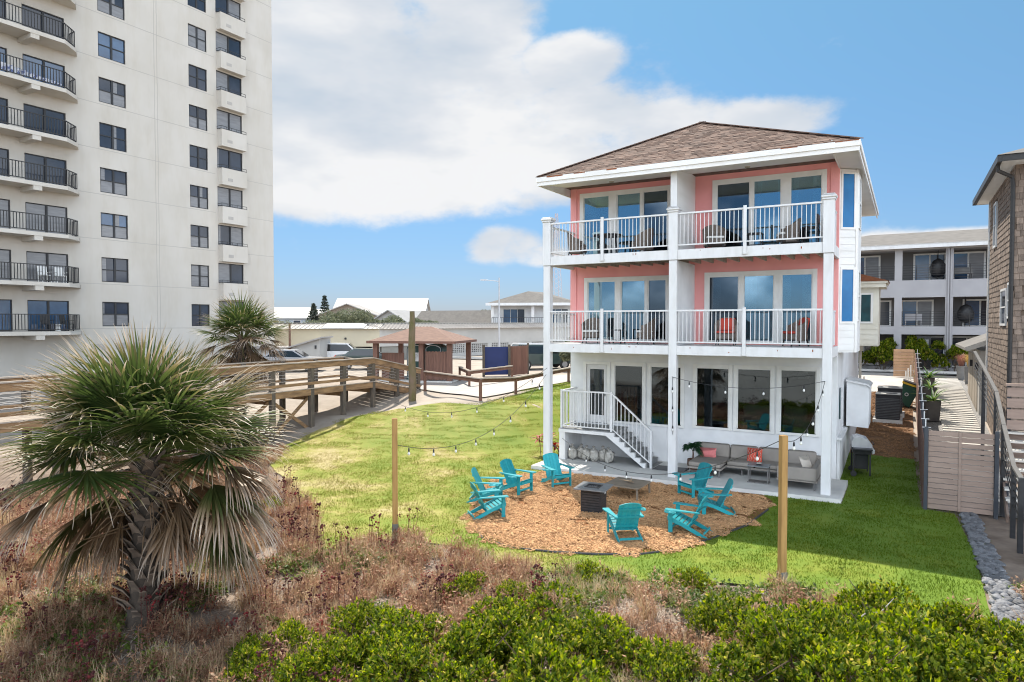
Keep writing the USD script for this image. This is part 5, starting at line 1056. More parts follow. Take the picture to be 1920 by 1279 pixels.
for R, L0, L1, m, nm in ((I3, -26.0, 0.0, M['garage'], 'left'), (R2, 0.0, L2, M['garage_white'], 'right')):
    part(gar, 'fascia', MB().box(L0, L1 - (0.01 if L0 < 0 else 0), 0, 0.3, 2.84, 4.42).move(R), m)
    part(gar, 'roof_band', MB().prism(Polygon([(-0.35, 4.40), (0.35, 4.40), (1.6, 4.80), (1.6, 4.42)]), L0, L1, 'yz').move(R), M['metal_roof'])
    rb = MB()
    for x in np.arange(L0 + 0.2, L1, 0.42): rb.bar((x, -0.35, 4.42), (x, 1.6, 4.83), 0.07, 0.06)
    part(gar, 'roof_rib', rb.move(R), M['metal_roof'], kind='stuff')
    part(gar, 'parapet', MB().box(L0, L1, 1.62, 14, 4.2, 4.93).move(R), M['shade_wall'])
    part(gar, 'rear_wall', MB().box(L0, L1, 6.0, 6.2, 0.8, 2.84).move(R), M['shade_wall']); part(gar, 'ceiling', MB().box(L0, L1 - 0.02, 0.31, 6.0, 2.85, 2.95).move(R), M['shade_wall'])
for x in (-10.6, -4.7, -0.35): part(gar, 'column', bx(x - 0.3, x + 0.3, 0.02, 0.6, 0.8, 2.838), M['garage_white'])
part(gar, 'low_wall', MB().box(4.0, L2, -0.05, 0.2, 0.8, 1.95).move(R2), M['garage_white'])
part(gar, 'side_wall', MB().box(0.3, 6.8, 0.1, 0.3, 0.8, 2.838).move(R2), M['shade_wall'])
for i in range(7):
    x0 = 8.0 + i * 3.3; br = MB(); nx, nz = 9, 5; cw, ch = 2.6 / nx, 0.86 / nz
    for k in range(nx + 1): br.box(x0 + k * cw - 0.045, x0 + k * cw + 0.045, 0.02, 0.2, 1.952, 2.836)
    for k in range(nz + 1): br.box(x0 - 0.04, x0 + 2.64, 0.025, 0.195, 1.96 + k * ch - 0.03, min(2.834, 1.96 + k * ch + 0.03))
    part(gar, 'breeze_block_screen', br.move(R2), M['garage_white']); part(gar, 'pier', MB().box(x0 + 2.66, x0 + 3.24, -0.02, 0.2, 1.952, 2.836).move(R2), M['garage_white'])
part(gar, 'pipe_end', MB().tube([(-3.0, -0.1, 3.55), (-3.0, 0.02, 3.55)], 0.1, 8), M['black_metal'])
part(gar, 'roof_panel', MB().box(-5.3, -1.2, -0.36, -0.3, 4.44, 4.5).bar((-3.2, -0.33, 4.47), (-3.2, 1.55, 4.86), 3.7, 0.04), M['white_trim'])
part(gar, 'red_marker', MB().box(6.6, 7.2, -0.07, -0.052, 1.5, 1.75).move(R2), M['cushion_red'])
sh = at(560, 690, 50); sh[2] = gz(sh[0], sh[1]); t = thing('white_shed', 'small white shed with a sloping metal roof left of the parking building', 'shed', sh, 0)
part(t, 'wall', MB().prism(Polygon([(-4.2, 0), (1.55, 0), (1.55, 2.1), (-0.8, 1.35), (-4.2, 1.35)]), 0, 3, 'xz'), M['garage_white']); part(t, 'roof', MB().bar((-4.4, 1.4, 1.38), (-0.8, 1.4, 1.42), 3.4, 0.1).bar((-0.8, 1.4, 1.42), (1.75, 1.4, 2.18), 3.4, 0.1), M['metal_roof']); part(t, 'lamp', bx(1.2, 1.32, -0.08, 0, 1.35, 1.6), M['black_metal']); part(t, 'vent_pipe', MB().tube([(-0.6, -0.1, 0.2), (-0.6, -0.1, 3.2)], 0.08, 7), M['fence_brown'])
# ---- cars
M['car_white'] = mat('white_car_paint', (0.62, 0.62, 0.62), (0.58, 0.58, 0.58), scale=1, rough=0.25, coat=0.6); M['car_green'] = mat('green_car_paint', (0.03, 0.05, 0.045), (0.025, 0.04, 0.038), scale=1, rough=0.25, coat=0.6); M['car_silver'] = mat('silver_car_paint', (0.34, 0.34, 0.35), (0.3, 0.3, 0.31), scale=1, rough=0.3, metal=0.3)
M['car_glass'] = dark_glass('car_glass', (0.015, 0.018, 0.02)); M['tyre'] = mat('tyre_rubber', (0.02, 0.02, 0.02), (0.03, 0.03, 0.03), rough=0.9)
def car(label, loc, rot, m, kind='sedan'):
    t = thing('parked_car', label, 'car', loc, rot)
    if kind == 'suv': body = [(-2.3, 0.35), (2.25, 0.35), (2.3, 0.75), (2.1, 1.0), (1.25, 1.08), (0.55, 1.66), (-1.9, 1.72), (-2.25, 1.1)]; gl = [(1.05, 1.08), (0.5, 1.58), (-1.75, 1.62), (-2.0, 1.1)]
    else: body = [(-2.25, 0.32), (2.2, 0.32), (2.25, 0.7), (2.0, 0.88), (1.1, 0.95), (0.35, 1.42), (-0.95, 1.45), (-1.6, 1.02), (-2.2, 0.95)]; gl = [(0.95, 0.95), (0.3, 1.36), (-0.9, 1.38), (-1.4, 1.0)]
    def shell(poly, w, ins): 
        n = len(poly); v = []
        for s, k in ((-1, 0), (1, 0)):
            for x, z in poly: v.append((x, s * (w - ins * max(0, z - 0.9)), z))
        f = [[i, (i + 1) % n, n + i] for i in range(n)] + [[(i + 1) % n, n + (i + 1) % n, n + i] for i in range(n)]
        tr = trimesh.creation.triangulate_polygon(Polygon(poly), engine='earcut')[1]; f += [list(q) for q in tr] + [[q[0] + n, q[2] + n, q[1] + n] for q in tr]; return v, f
    part(t, 'body', MB().add(*shell(body, 0.9, 0.28)), m, smooth=25); part(t, 'side_glass', MB().add(*shell(gl, 0.915, 0.28)), M['car_glass'])
    a, c_ = (body[4], body[5]); part(t, 'windscreen', MB().bar((a[0] - 0.04, 0, a[1] + 0.05), (c_[0] + 0.1, 0, c_[1] - 0.03), 1.45, 0.05), M['car_glass'])
    for x in (-1.4, 1.4):
        for s in (-1, 1):
            w = part(t, 'wheel', MB().tube([(x, s * 0.74, 0.33), (x, s * 0.93, 0.33)], 0.33, 18), M['tyre']); part(w, 'rim', MB().tube([(x, s * 0.93, 0.33), (x, s * 0.945, 0.33)], 0.2, 12), M['car_silver'])
    for s in (-1, 1): part(t, 'headlight', bx(2.16, 2.275, s * 0.68 - 0.16, s * 0.68 + 0.16, 0.62, 0.74), M['steel']); part(t, 'tail_light', bx(-2.29, -2.18, s * 0.72 - 0.12, s * 0.72 + 0.12, 0.75, 0.95), M['cushion_red'])
def cp(x, y, Y): p = at(x, y, Y); p[2] = gz(p[0], p[1]) + 0.02; return p
car('white SUV parked behind the brown board fence, partly hidden by the house column', cp(1010, 680, 53), 20, M['car_white'], 'suv'); car('dark green car parked in front of the white one near the path', cp(1015, 690, 48), 18, M['car_green'], 'suv')
car('white car whose roof shows over the boardwalk rail in front of the parking building', cp(640, 690, 53), 8, M['car_white'], 'suv'); car('silver car seen between the boardwalk posts, leftmost', cp(545, 700, 46), 5, M['car_silver']); car('dark car seen through the boardwalk railing near the ramp', cp(690, 700, 48), 12, M['car_green'])
# ---- light pole and far lattice tower
q = at(936, 690, 55); q[2] = gz(q[0], q[1]); t = thing('light_pole', 'slim grey light pole with one arm above the parking building', 'street lamp', q); part(t, 'pole', MB().tube([(0, 0, 0), (0, 0, 6.9)], [0.09, 0.05], 8), M['steel']); part(t, 'arm', MB().tube([(0, 0, 6.6), (-1.1, 0, 6.72)], 0.03, 6), M['steel']); part(t, 'lamp_head', bx(-1.5, -1.0, -0.08, 0.08, 6.66, 6.76), M['steel'])
t = thing('lattice_tower', 'thin red and white lattice radio mast seen beside the left column', 'mast', at(1043, 604, 420) * [1, 1, 0] + [0, 0, 1.5], 20); b = MB(); HT = 70
for k in range(24):
    z0, z1 = HT * k / 24, HT * (k + 1) / 24; w0, w1 = 3.4 - 2.8 * z0 / HT, 3.4 - 2.8 * z1 / HT; c4 = [(-1, -1), (1, -1), (1, 1), (-1, 1)]
    for i in range(4):
        a, c_ = c4[i], c4[(i + 1) % 4]; b.bar((a[0] * w0, a[1] * w0, z0), (a[0] * w1, a[1] * w1, z1), 0.2, 0.2); b.bar((a[0] * w0, a[1] * w0, z0), (c_[0] * w1, c_[1] * w1, z1), 0.1, 0.1)
part(t, 'lattice', b, mat('mast_paint', (0.5, 0.4, 0.38), (0.42, 0.36, 0.36), scale=0.3, rough=0.6))
# ---- far houses
def gable(name, label, c, rot, w, d, h, rh, wall, roof, axis='x', wins=(), balcony=False, over=0.5):
    """walls and a gable roof, ridge along x; windows as (x, z, width, height) on the side that faces the view"""
    t = thing(name, label, 'house', c, rot); part(t, 'wall', MB().box(-w / 2, w / 2, -d / 2, d / 2, -1, h), wall)
    g = MB().prism(Polygon([(-d / 2, h), (d / 2, h), (0, h + rh)]), -w / 2, w / 2, 'yz'); part(t, 'gable', g, wall)
    for s in (-1, 1):
        k = (d / 2 + over) / (d / 2); p0 = (0, s * (d / 2 + over), h - rh * (k - 1)); L = math.hypot(d / 2 + over, rh * k)
        bb = MB(); bb.add([(x, s * y, z + dz) for dz in (0.02, 0.2) for x in (-w / 2 - over, w / 2 + over) for y, z in ((d / 2 + over, h - rh * (k - 1)), (0, h + rh))], [[0, 1, 3], [0, 3, 2], [4, 6, 7], [4, 7, 5], [0, 2, 6], [0, 6, 4], [1, 5, 7], [1, 7, 3], [0, 4, 5], [0, 5, 1], [2, 3, 7], [2, 7, 6]]); part(t, 'roof', bb, roof)
    for (x, z, ww, hh) in wins:
        q = part(t, 'window', MB().box(x - ww / 2 - 0.12, x + ww / 2 + 0.12, -d / 2 - 0.06, -d / 2, z - 0.12, z + hh + 0.12), M['white_trim']); part(q, 'pane', bx(x - ww / 2, x + ww / 2, -d / 2 - 0.09, -d / 2 - 0.061, z, z + hh), M['tower_glass'])
    return t
M['pale_blue'] = mat('pale_blue_siding', (0.50, 0.56, 0.62), (0.45, 0.51, 0.57), scale=0.6, rough=0.8); M['grey_side'] = mat('grey_siding', (0.36, 0.355, 0.34), (0.3, 0.295, 0.285), scale=0.6, rough=0.8); M['tan_side'] = mat('tan_siding', (0.36, 0.31, 0.25), (0.30, 0.26, 0.21), scale=0.6, rough=0.8)
M['white_roof'] = mat('white_metal_roof', (0.36, 0.355, 0.35), (0.30, 0.295, 0.29), scale=0.5, rough=0.5); M['grey_roof'] = mat('grey_shingle_roof', (0.20, 0.185, 0.17), (0.15, 0.14, 0.13), scale=1.5, rough=0.9); M['mint'] = mat('mint_siding', (0.30, 0.42, 0.37), (0.26, 0.38, 0.33), scale=0.6, rough=0.8)
def fp(x, Y): p = at(x, 604, Y); p[2] = 1.6; return p
gable('far_house', 'far pale blue house with a white roof beside the tower', fp(535, 150), 4, 12, 9, 4.3, 2.2, M['pale_blue'], M['white_roof'], wins=[(-1.0, 2.4, 1.4, 1.3), (3.6, 2.4, 1.4, 1.3)])
t = gable('far_house', 'far grey house with white metal roof and long ridge, the tallest of the row', fp(718, 165), 0, 21, 11, 5.6, 3.3, M['grey_side'], M['white_roof'])
t = gable('far_house', 'far brown timber house with a wide gable facing the boardwalk', fp(662, 140), 90, 9, 13, 4.4, 2.5, M['tan_side'], M['metal_roof'], over=1.0); part(t, 'terrace', MB().box(-5.6, -4.5, -5, 5, 1.0, 2.0), M['hut_wood'])
gable('far_house', 'far house with a pale grey sloping roof behind the round trees', fp(760, 125), 68, 11, 11, 2.4, 3.0, M['grey_side'], M['white_roof'])
gable('far_house', 'far house with a grey shingle roof and a mint green gable', fp(862, 118), -28, 15, 9.5, 1.6, 3.6, M['mint'], M['grey_roof'])
gable('far_house', 'low far house with white roof behind the conifer trees', fp(610, 190), 0, 18, 9, 5.2, 1.6, M['pale_blue'], M['white_roof'])
# white three storey house behind the parking building
c = fp(1000, 105); t = thing('white_house', 'white far house with balconies and a grey hip roof left of the pink house', 'house', c, -8); w, h = 13.0, 6.3
part(t, 'wall', MB().box(-w / 2, w / 2, 2.2, 11, -1, h), M['white_stucco'])
v = [(-w / 2 - 0.8, -0.5, h), (w / 2 + 0.8, -0.5, h), (w / 2 + 0.8, 11.6, h), (-w / 2 - 0.8, 11.6, h), (-1.2, 3.5, h + 2.0), (1.0, 8, h + 2.0)]
part(t, 'roof', MB().add(v, [[0, 1, 4], [1, 2, 5], [1, 5, 4], [2, 3, 5], [3, 0, 4], [3, 4, 5], [0, 2, 1], [0, 3, 2]]), M['grey_roof']); part(t, 'fascia', MB().box(-w / 2 - 0.84, w / 2 + 0.84, -0.54, -0.49, h - 0.35, h + 0.05), M['white'])
for z in (0.2, 3.1):
    part(t, 'balcony_floor', bx(-w / 2 - 0.3, w / 2 + 0.3, 0, 2.2, z - 0.3, z), M['white'])
    for x0, x1 in ((-5.0, -1.6), (2.2, 5.2)):
        q = part(t, 'balcony_door', MB().box(x0 - 0.12, x1 + 0.12, 2.14, 2.2, z, z + 2.4), M['white_trim'])
        for k in range(3): a = x0 + (x1 - x0) * k / 3; part(q, 'pane', bx(a + 0.05, a + (x1 - x0) / 3 - 0.05, 2.1, 2.139, z + 0.1, z + 2.3), M['tower_sky'] if k < 2 else M['tower_glass'])
    r_ = MB().box(-w / 2, w / 2, 0.02, 0.08, z + 0.95, z + 1.02)
    for x in np.arange(-w / 2, w / 2, 0.3): r_.box(x - 0.02, x + 0.02, 0.03, 0.07, z, z + 0.95)
    part(t, 'railing', r_, M['dark_rail'])
for x in (-6.4, -0.1, 6.4): part(t, 'column', bx(x - 0.22, x + 0.22, 0.1, 0.5, -1, h), M['white'])
# ================================================================= RIGHT SIDE: YARD, FENCES, NEIGHBOUR, GREY APARTMENTS
M['fence_grey'] = mat('grey_composite_board', (0.315, 0.23, 0.185), (0.25, 0.18, 0.145), scale=2.5, rough=0.75, stretch=(0.5, 3, 3), island=0.06)
M['fence_post'] = mat('slate_post', (0.035, 0.04, 0.05), (0.05, 0.055, 0.065), scale=3, rough=0.5)
gt = thing('garden_gate', 'grey gate of horizontal boards between dark posts at the side of the lawn', 'gate', H(0, 0, 0), -30)
for k in range(15):
    z = 0.06 + k * 0.139
    part(gt, 'board', bx(2.50, 3.17, 0.26, 0.285, z, z + 0.126), M['fence_grey'])
    part(gt, 'board', bx(3.235, 3.93, 0.265, 0.29, z, z + 0.126), M['fence_grey']) if k not in (10, 11, 12) else part(gt, 'board', bx(3.235, 3.93, 0.265, 0.29, z, z + 0.112), M['fence_grey'])
part(gt, 'middle_rail', bx(3.172, 3.232, 0.245, 0.29, 0.05, 2.13), M['fence_grey'])
for u in (2.40, 3.94): part(gt, 'post', cbox(u, u + 0.09, 0.22, 0.32, -0.2, 2.22, 0.006), M['fence_post'])
sf_ = thing('side_fence', 'dark slatted boundary fence running back from the gate beside the yard', 'fence', H(0, 0, 0), -30)
for i, v in enumerate(np.arange(0.36, 21.5, 1.7)):
    p = H(2.40, v + 0.05); z0 = gz(p[0], p[1]); p2 = H(2.4, v + 1.65); z1 = gz(p2[0], p2[1])
    for k in range(11): part(sf_, 'slat', MB().bar((2.40, v + 0.08, z0 + 0.12 + k * 0.165), (2.40, v + 1.62, z1 + 0.12 + k * 0.165), 0.025, 0.14), M['hut_wood'])
    if i: part(sf_, 'post', bx(2.43, 2.50, v - 0.04, v + 0.04, z0 - 0.2, z0 + 1.98), M['fence_post']); part(sf_, 'white_bracket', MB().box(2.38, 2.60, v - 0.03, v + 0.0, z0 + 1.98, z0 + 2.0).box(2.45, 2.48, v - 0.03, v, z0 + 2.0, z0 + 2.22), M['white'])
# slatted concrete walk
wk = Polygon([H(u, v)[:2] for u, v in [(2.6, 0.5), (4.85, 0.5), (4.85, 27), (2.6, 27)]])
M['gravel'] = mat('grey_gravel', (0.33, 0.32, 0.31), (0.14, 0.135, 0.13), scale=26, rough=0.9, coords='position', lo=0.42, hi=0.58)
struct('gravel_bed', sheet(wk, 0.7, 0.03), M['gravel'], smooth=True)
M['paver'] = mat('pale_paver', (0.58, 0.55, 0.50), (0.50, 0.47, 0.43), scale=2, rough=0.85)
wp = thing('slat_walk', 'walk of pale concrete planks with dark gaps leading back behind the gate', 'walkway', H(0, 0, 0), -30); v = 2.2
while v < 26.5:
    a = H(3.3, v); b_ = H(4.6, v); z = (gz(a[0], a[1]) + gz(b_[0], b_[1])) / 2; part(wp, 'plank', bx(3.28, 4.58, v, v + 0.30, z + 0.02, z + 0.10), M['paver']); v += 0.42
# AC units, bin, boards
M['ac_grey'] = mat('ac_grey', (0.10, 0.105, 0.11), (0.07, 0.075, 0.08), scale=5, rough=0.5)
def ac(label, u, v, w, h):
    p = HG(u, v, 0.03); t = thing('air_conditioner', label, 'air conditioner', p, -30, 'air conditioning units beside the house')
    part(t, 'pad', MB().box(-w / 2 - 0.1, w / 2 + 0.1, -w / 2 - 0.12, w / 2 + 0.1, -0.1, 0.10), M['concrete']); part(t, 'cabinet', cbox(-w / 2, w / 2, -w / 2, w / 2, 0.101, h, 0.02), M['black_metal'])
    g = MB(); n = 13
    for i in range(n):
        z = 0.16 + i * (h - 0.26) / n; g.box(-w / 2 - 0.012, w / 2 + 0.012, -w / 2 - 0.012, -w / 2 - 0.001, z, z + 0.03); g.box(-w / 2 - 0.012, -w / 2 - 0.001, -w / 2, w / 2, z, z + 0.03); g.box(w / 2 + 0.001, w / 2 + 0.012, -w / 2, w / 2, z, z + 0.03)
    part(t, 'louvre', g, M['ac_grey'], kind='stuff'); part(t, 'lid', MB().mesh(cbox(-w / 2 - 0.02, w / 2 + 0.02, -w / 2 - 0.02, w / 2 + 0.02, h, h + 0.05, 0.015)), M['ac_grey']); part(t, 'fan_guard', MB().lathe([[0, h + 0.052], [w * 0.4, h + 0.052], [w * 0.36, h + 0.08], [0, h + 0.09]], 18), M['black_metal'])
ac('nearest air conditioner on a concrete pad in the side yard', 1.30, 12.9, 0.92, 1.14); ac('second air conditioner just behind the nearest one', 1.35, 14.3, 0.95, 1.18)
p = HG(1.98, 16.3, 0.03); t = thing('wheelie_bin', 'green wheeled bin with a yellow rimmed lid tilted against the fence', 'bin', p, -30)
R = roty(0.33) ; b = MB().add(*(lambda v: (v, _BF))(np.array([[-0.26, -0.3, 0], [0.26, -0.3, 0], [-0.26, 0.3, 0], [0.26, 0.3, 0], [-0.36, -0.4, 1.0], [0.36, -0.4, 1.0], [-0.36, 0.4, 1.0], [0.36, 0.4, 1.0]], float))).move(R, (-0.1, 0, 0.09))
part(t, 'bin_body', b, mat('bin_green', (0.008, 0.05, 0.035), (0.01, 0.06, 0.04), scale=3, rough=0.5)); part(t, 'rim', MB().box(-0.4, 0.4, -0.44, 0.44, 0.98, 1.07).move(R, (-0.1, 0, 0.09)), mat('bin_yellow', (0.55, 0.36, 0.02), (0.48, 0.31, 0.02), rough=0.5))
part(t, 'lid', MB().mesh(cbox(-0.41, 0.41, -0.45, 0.45, 1.072, 1.13, 0.025)).move(R, (-0.1, 0, 0.09)), M['black_metal'])
for s in (-1, 1): part(t, 'wheel', MB().tube([(-0.2, s * 0.3, 0.13), (-0.2, s * 0.36, 0.13)], 0.13, 12), M['tyre'])
part(t, 'emblem', MB().lathe([[0.05, 0], [0.085, 0], [0.085, 0.01], [0.05, 0.01]], 14).move(rotx(math.pi / 2), (0.02, -0.39, 0.62)).move(None, (0, -0.01, 0)), M['steel'])
t = thing('branch_pile', 'bundle of thin dark branches leaning on the house side wall', 'branches', HG(0.34, 13.4), -30)
for i in range(8): part(t, 'branch', MB().tube([(0.1 + 0.03 * i, 0.06 * i - 0.2, 0), (0.02 + 0.02 * i, 0.05 * i - 0.2, 0.8 + 0.1 * (i % 3)), (-0.04 + 0.01 * i, 0.05 * i - 0.1, 1.5 + 0.16 * (i % 3))], [0.025, 0.02, 0.012], 6), M['post_wood'])
wf = thing('wood_fence', 'tan wooden fence panel standing across the yard near the street', 'fence', H(1.30, 26.6), -30); z0 = gz(*H(1.8, 26.6)[:2])
for k in range(9): part(wf, 'board', bx(0.0, 1.05, 0, 0.03, z0 + 0.1 + k * 0.185, z0 + 0.27 + k * 0.185), mat('tan_board', (0.42, 0.26, 0.15), (0.33, 0.2, 0.115), scale=2, rough=0.8, island=0.1) if k == 0 else stage.GetPrimAtPath('/World/Looks/tan_board') and UsdShade.Material.Get(stage, '/World/Looks/tan_board'))
for i in range(6): part(wf, 'picket', bx(1.06, 1.09, -0.5 - i * 0.75, -0.2 - i * 0.75, z0 - 0.1, z0 + 1.7 - 0.2 * i), UsdShade.Material.Get(stage, '/World/Looks/tan_board'))
for i in range(3): part(wf, 'stake', bx(0.62 + i * 0.12, 0.70 + i * 0.12, -1.2 - i * 0.3, -1.15 - i * 0.3, z0, z0 + 0.5 + 0.2 * i), M['paver'])
drive = Polygon([H(u, v)[:2] for u, v in [(0.0, 20.05), (2.35, 20.05), (2.35, 29.5), (-3.0, 29.5), (-3.0, 24)]]); struct('driveway', sheet(drive, 0.8, 0.05), UsdShade.Material.Get(stage, '/World/Looks/path_concrete'), smooth=True)
street = Polygon([H(u, v)[:2] for u, v in [(-40, 29.52), (30, 29.52), (30, 30.6), (-40, 30.6)]]); struct('street', sheet(street, 1.2, 0.07), mat('street_asphalt', (0.16, 0.155, 0.15), (0.12, 0.118, 0.115), scale=5, rough=0.9, coords='position'), smooth=True)
kb = MB().box(-40, 30, 30.62, 30.80, 1.5, 1.86); kb_v, kb_f = kb.arrays(); struct('kerb', (kb_v @ rotz(-A30).T + O, kb_f), M['concrete'])
# planters
M['planter'] = mat('dark_planter', (0.10, 0.09, 0.082), (0.07, 0.063, 0.058), scale=3, rough=0.8); M['planter_grey'] = mat('grey_planter', (0.17, 0.165, 0.16), (0.13, 0.127, 0.124), scale=3, rough=0.8)
M['strap'] = leaf_mat('strap_leaf', [(0, (0.03, 0.075, 0.018)), (0.6, (0.08, 0.16, 0.035)), (1, (0.22, 0.27, 0.08))], trans=0.35)
M['gold_grass'] = leaf_mat('gold_grass', [(0, (0.42, 0.27, 0.07)), (1, (0.62, 0.46, 0.18))], trans=0.3); M['pink_grass'] = leaf_mat('pink_grass', [(0, (0.28, 0.12, 0.10)), (1, (0.42, 0.22, 0.16))], trans=0.3)
def planter(label, u, v, w, h, plant, seed):
    t = thing('planter', label, 'planter', HG(u, v, 0.05), -30); r = np.random.default_rng(seed)
    if plant in ('gold', 'pink'): part(t, 'pot', MB().lathe([[0, 0], [w * 0.40, 0], [w * 0.52, h], [w * 0.46, h], [w * 0.44, h - 0.06], [0, h - 0.07]], 18), M['planter_grey'], smooth=40)
    else: part(t, 'pot', MB().add(np.array([[sx * w / 2 * k, sy * w / 2 * k, z] for z, k in ((0, 0.82), (h, 1.0)) for sy in (-1, 1) for sx in (-1, 1)]), _BF), M['planter'])
    if plant in ('gold', 'pink'):
        b = MB()
        for i in range(240):
            a = r.uniform(0, 6.28); L = r.uniform(0.5, 0.95); sp = r.uniform(0.05, 0.5); d = np.array([math.cos(a), math.sin(a), 0]); sd = np.array([-d[1], d[0], 0]) * 0.008; p0 = np.array([0, 0, h - 0.08]) + d * r.uniform(0, 0.1); m = p0 + d * sp * 0.4 + [0, 0, L * 0.75]; e = p0 + d * sp * 1.25 + [0, 0, L * r.uniform(0.6, 1.0)]
            b.add([p0 - sd, p0 + sd, m + sd, m - sd, e], [[0, 1, 2], [0, 2, 3], [3, 2, 4]])
        part(t, 'grass_plume', b, M['gold_grass' if plant == 'gold' else 'pink_grass'], kind='stuff')
    else:
        for k in range(26):
            v_, f = blade_leaf(r.uniform(0.5, 0.95), r.uniform(0.06, 0.10), r.uniform(0.3, 0.9)); v_ = v_ @ roty(-r.uniform(0.5, 1.35)).T @ rotz(k * 2.4).T + [0, 0, h - 0.06]; part(t, 'leaf', (v_, f), M['strap'])
planter('nearest dark square planter behind the gate post', 2.98, 13.4, 0.58, 0.85, 'strap', 1); planter('second dark planter with strap leaves along the fence', 2.95, 16.2, 0.55, 0.95, 'strap', 2); planter('third dark planter along the fence, with the brightest leaves', 2.95, 19.5, 0.55, 0.9, 'strap', 3)
planter('grey round pot with golden grass beside the walk', 5.0, 24.0, 0.55, 0.95, 'gold', 4); planter('grey round pot with pinkish grass behind the golden one', 4.75, 26.5, 0.5, 0.8, 'pink', 5)
# ---- neighbour house with cedar shakes
M['shake'] = mat('cedar_shake', (0.25, 0.19, 0.15), (0.145, 0.11, 0.088), scale=2.5, rough=0.9, stretch=(2, 2, 0.5), bump=0.5, bscale=40, island=0.24)
nb = thing('shingle_house', 'brown cedar shingled house at the right edge with a dark downpipe', 'house', H(4.95, 0), -30)
N0, N1, NT = 6.6, 14.2, 10.05
part(nb, 'wall', MB().box(0.03, 9, N0 + 0.03, N1, -0.3, NT + 0.05), mat('shake_backing', (0.15, 0.105, 0.075), (0.11, 0.08, 0.06), rough=0.9))
side_win = [(8.15, 4.95, 9.55, 6.1), (6.85, 5.2, 7.6, 6.25), (11.6, 8.0, 12.4, 9.6)]; front_win = [(0.55, 5.25, 0.92, 6.55), (0.62, 9.3, 0.95, 9.9)]
r = np.random.default_rng(21); shakes = []
def course(s0, s1, wins, put_):
    for z in np.arange(0.6, NT, 0.2):
        s = s0 - r.random() * 0.2
        while s < s1:
            w = r.uniform(0.14, 0.28); a, c_ = max(s, s0), min(s + w - 0.008, s1); s += w
            if c_ - a < 0.05 or any(q[0] - 0.1 < c_ and a < q[2] + 0.1 and q[1] - 0.25 < z < q[3] + 0.1 for q in wins): continue
            dz = r.uniform(0, 0.025); t0 = r.uniform(0.018, 0.032); v = np.array([[-t0, a, z - dz], [-t0, c_, z - dz], [-0.004, c_, z + 0.21], [-0.004, a, z + 0.21], [0.02, a, z - dz], [0.02, c_, z - dz], [0.02, c_, z + 0.21], [0.02, a, z + 0.21]])
            f = np.array([[0, 3, 2], [0, 2, 1], [0, 1, 5], [0, 5, 4], [1, 2, 6], [1, 6, 5], [3, 0, 4], [3, 4, 7]]); shakes.append((put_(v), f, a, z))
course(N0, N1, side_win, lambda v: v); course(0.0, 3.0, front_win, lambda v: np.column_stack([v[:, 1], v[:, 0] + N0, v[:, 2]]))
order = sorted(range(len(shakes)), key=lambda i: abs(shakes[i][0][:, 1].mean() - N0) + max(0, shakes[i][0][:, 0].mean() - 0.7) * 20 + (0 if 2.8 < shakes[i][3] < 9.9 else 9)); ids = set(order[:300]); b = MB()
for i, q in enumerate(shakes):
    if i in ids: part(nb, 'shake', (q[0], q[1]), M['shake'])
    else: b.add(q[0], q[1])
part(nb, 'wall_shakes', b, M['shake'], kind='stuff')
for k, wl in ((0, side_win), (1, front_win)):
    for s0, z0, s1, z1 in wl:
        f = MB(); g = MB().box(-0.03, -0.01, s0, s1, z0, z1)
        f.box(-0.06, 0.0, s0 - 0.08, s0, z0 - 0.08, z1 + 0.08); f.box(-0.06, 0.0, s1, s1 + 0.08, z0 - 0.08, z1 + 0.08); f.box(-0.06, 0.0, s0, s1, z1, z1 + 0.08); f.box(-0.06, 0.0, s0, s1, z0 - 0.08, z0); f.box(-0.05, 0.0, s0, s1, (z0 + z1) / 2 - 0.025, (z0 + z1) / 2 + 0.025)
        if k:
            f, g = ((lambda m: (np.column_stack([m[0][:, 1], m[0][:, 0] + N0, m[0][:, 2]]), m[1]))(q.arrays()) for q in (f, g))
        w = part(nb, 'window', f, M['white']); part(w, 'pane', g, M['tower_glass'])
part(nb, 'soffit', MB().box(-0.45, 0.0, N0 - 0.9, N1 + 0.9, NT + 0.05, NT + 0.09).box(0.002, 9, N0 - 0.9, N0 - 0.002, NT + 0.05, NT + 0.09), M['soffit'])
part(nb, 'gutter', MB().box(-0.58, -0.452, N0 - 0.95, N1 + 0.9, NT + 0.02, NT + 0.22), M['dark_rail']); part(nb, 'fascia', MB().box(-0.45, 9, N0 - 0.95, N0 - 0.902, NT + 0.03, NT + 0.24), M['dark_rail']); part(nb, 'fascia', MB().box(-0.45, 9, N1 + 0.902, N1 + 0.94, NT + 0.03, NT + 0.24), M['white'])
v = [(-0.58, N0 - 1.0, NT + 0.23), (9.5, N0 - 1.0, NT + 0.23), (9.5, N1 + 0.95, NT + 0.23), (-0.58, N1 + 0.95, NT + 0.23), (4.4, N0 + 3.5, NT + 2.0), (4.4, N1 - 3, NT + 2.0)]
part(nb, 'roof', MB().add(v, [[0, 1, 4], [1, 2, 5], [1, 5, 4], [2, 3, 5], [3, 0, 4], [3, 4, 5], [0, 2, 1], [0, 3, 2]]), M['grey_roof'])
part(nb, 'downpipe', MB().tube([(-0.5, N0 - 0.3, NT + 0.05), (-0.5, N0 - 0.3, NT - 0.15), (-0.10, N0 - 0.08, NT - 0.35), (-0.07, N0 - 0.07, NT - 0.6), (-0.07, N0 - 0.07, 1.0)], 0.065, 8), M['dark_rail'])
part(nb, 'corner_trim', MB().box(-0.07, 0.0, N1 - 0.14, N1 + 0.02, 0.6, NT), M['white'])
part(nb, 'dark_trim', MB().box(0.88, 1.06, N0 - 0.12, N0 - 0.02, 1.0, 5.1), M['dark_rail'])
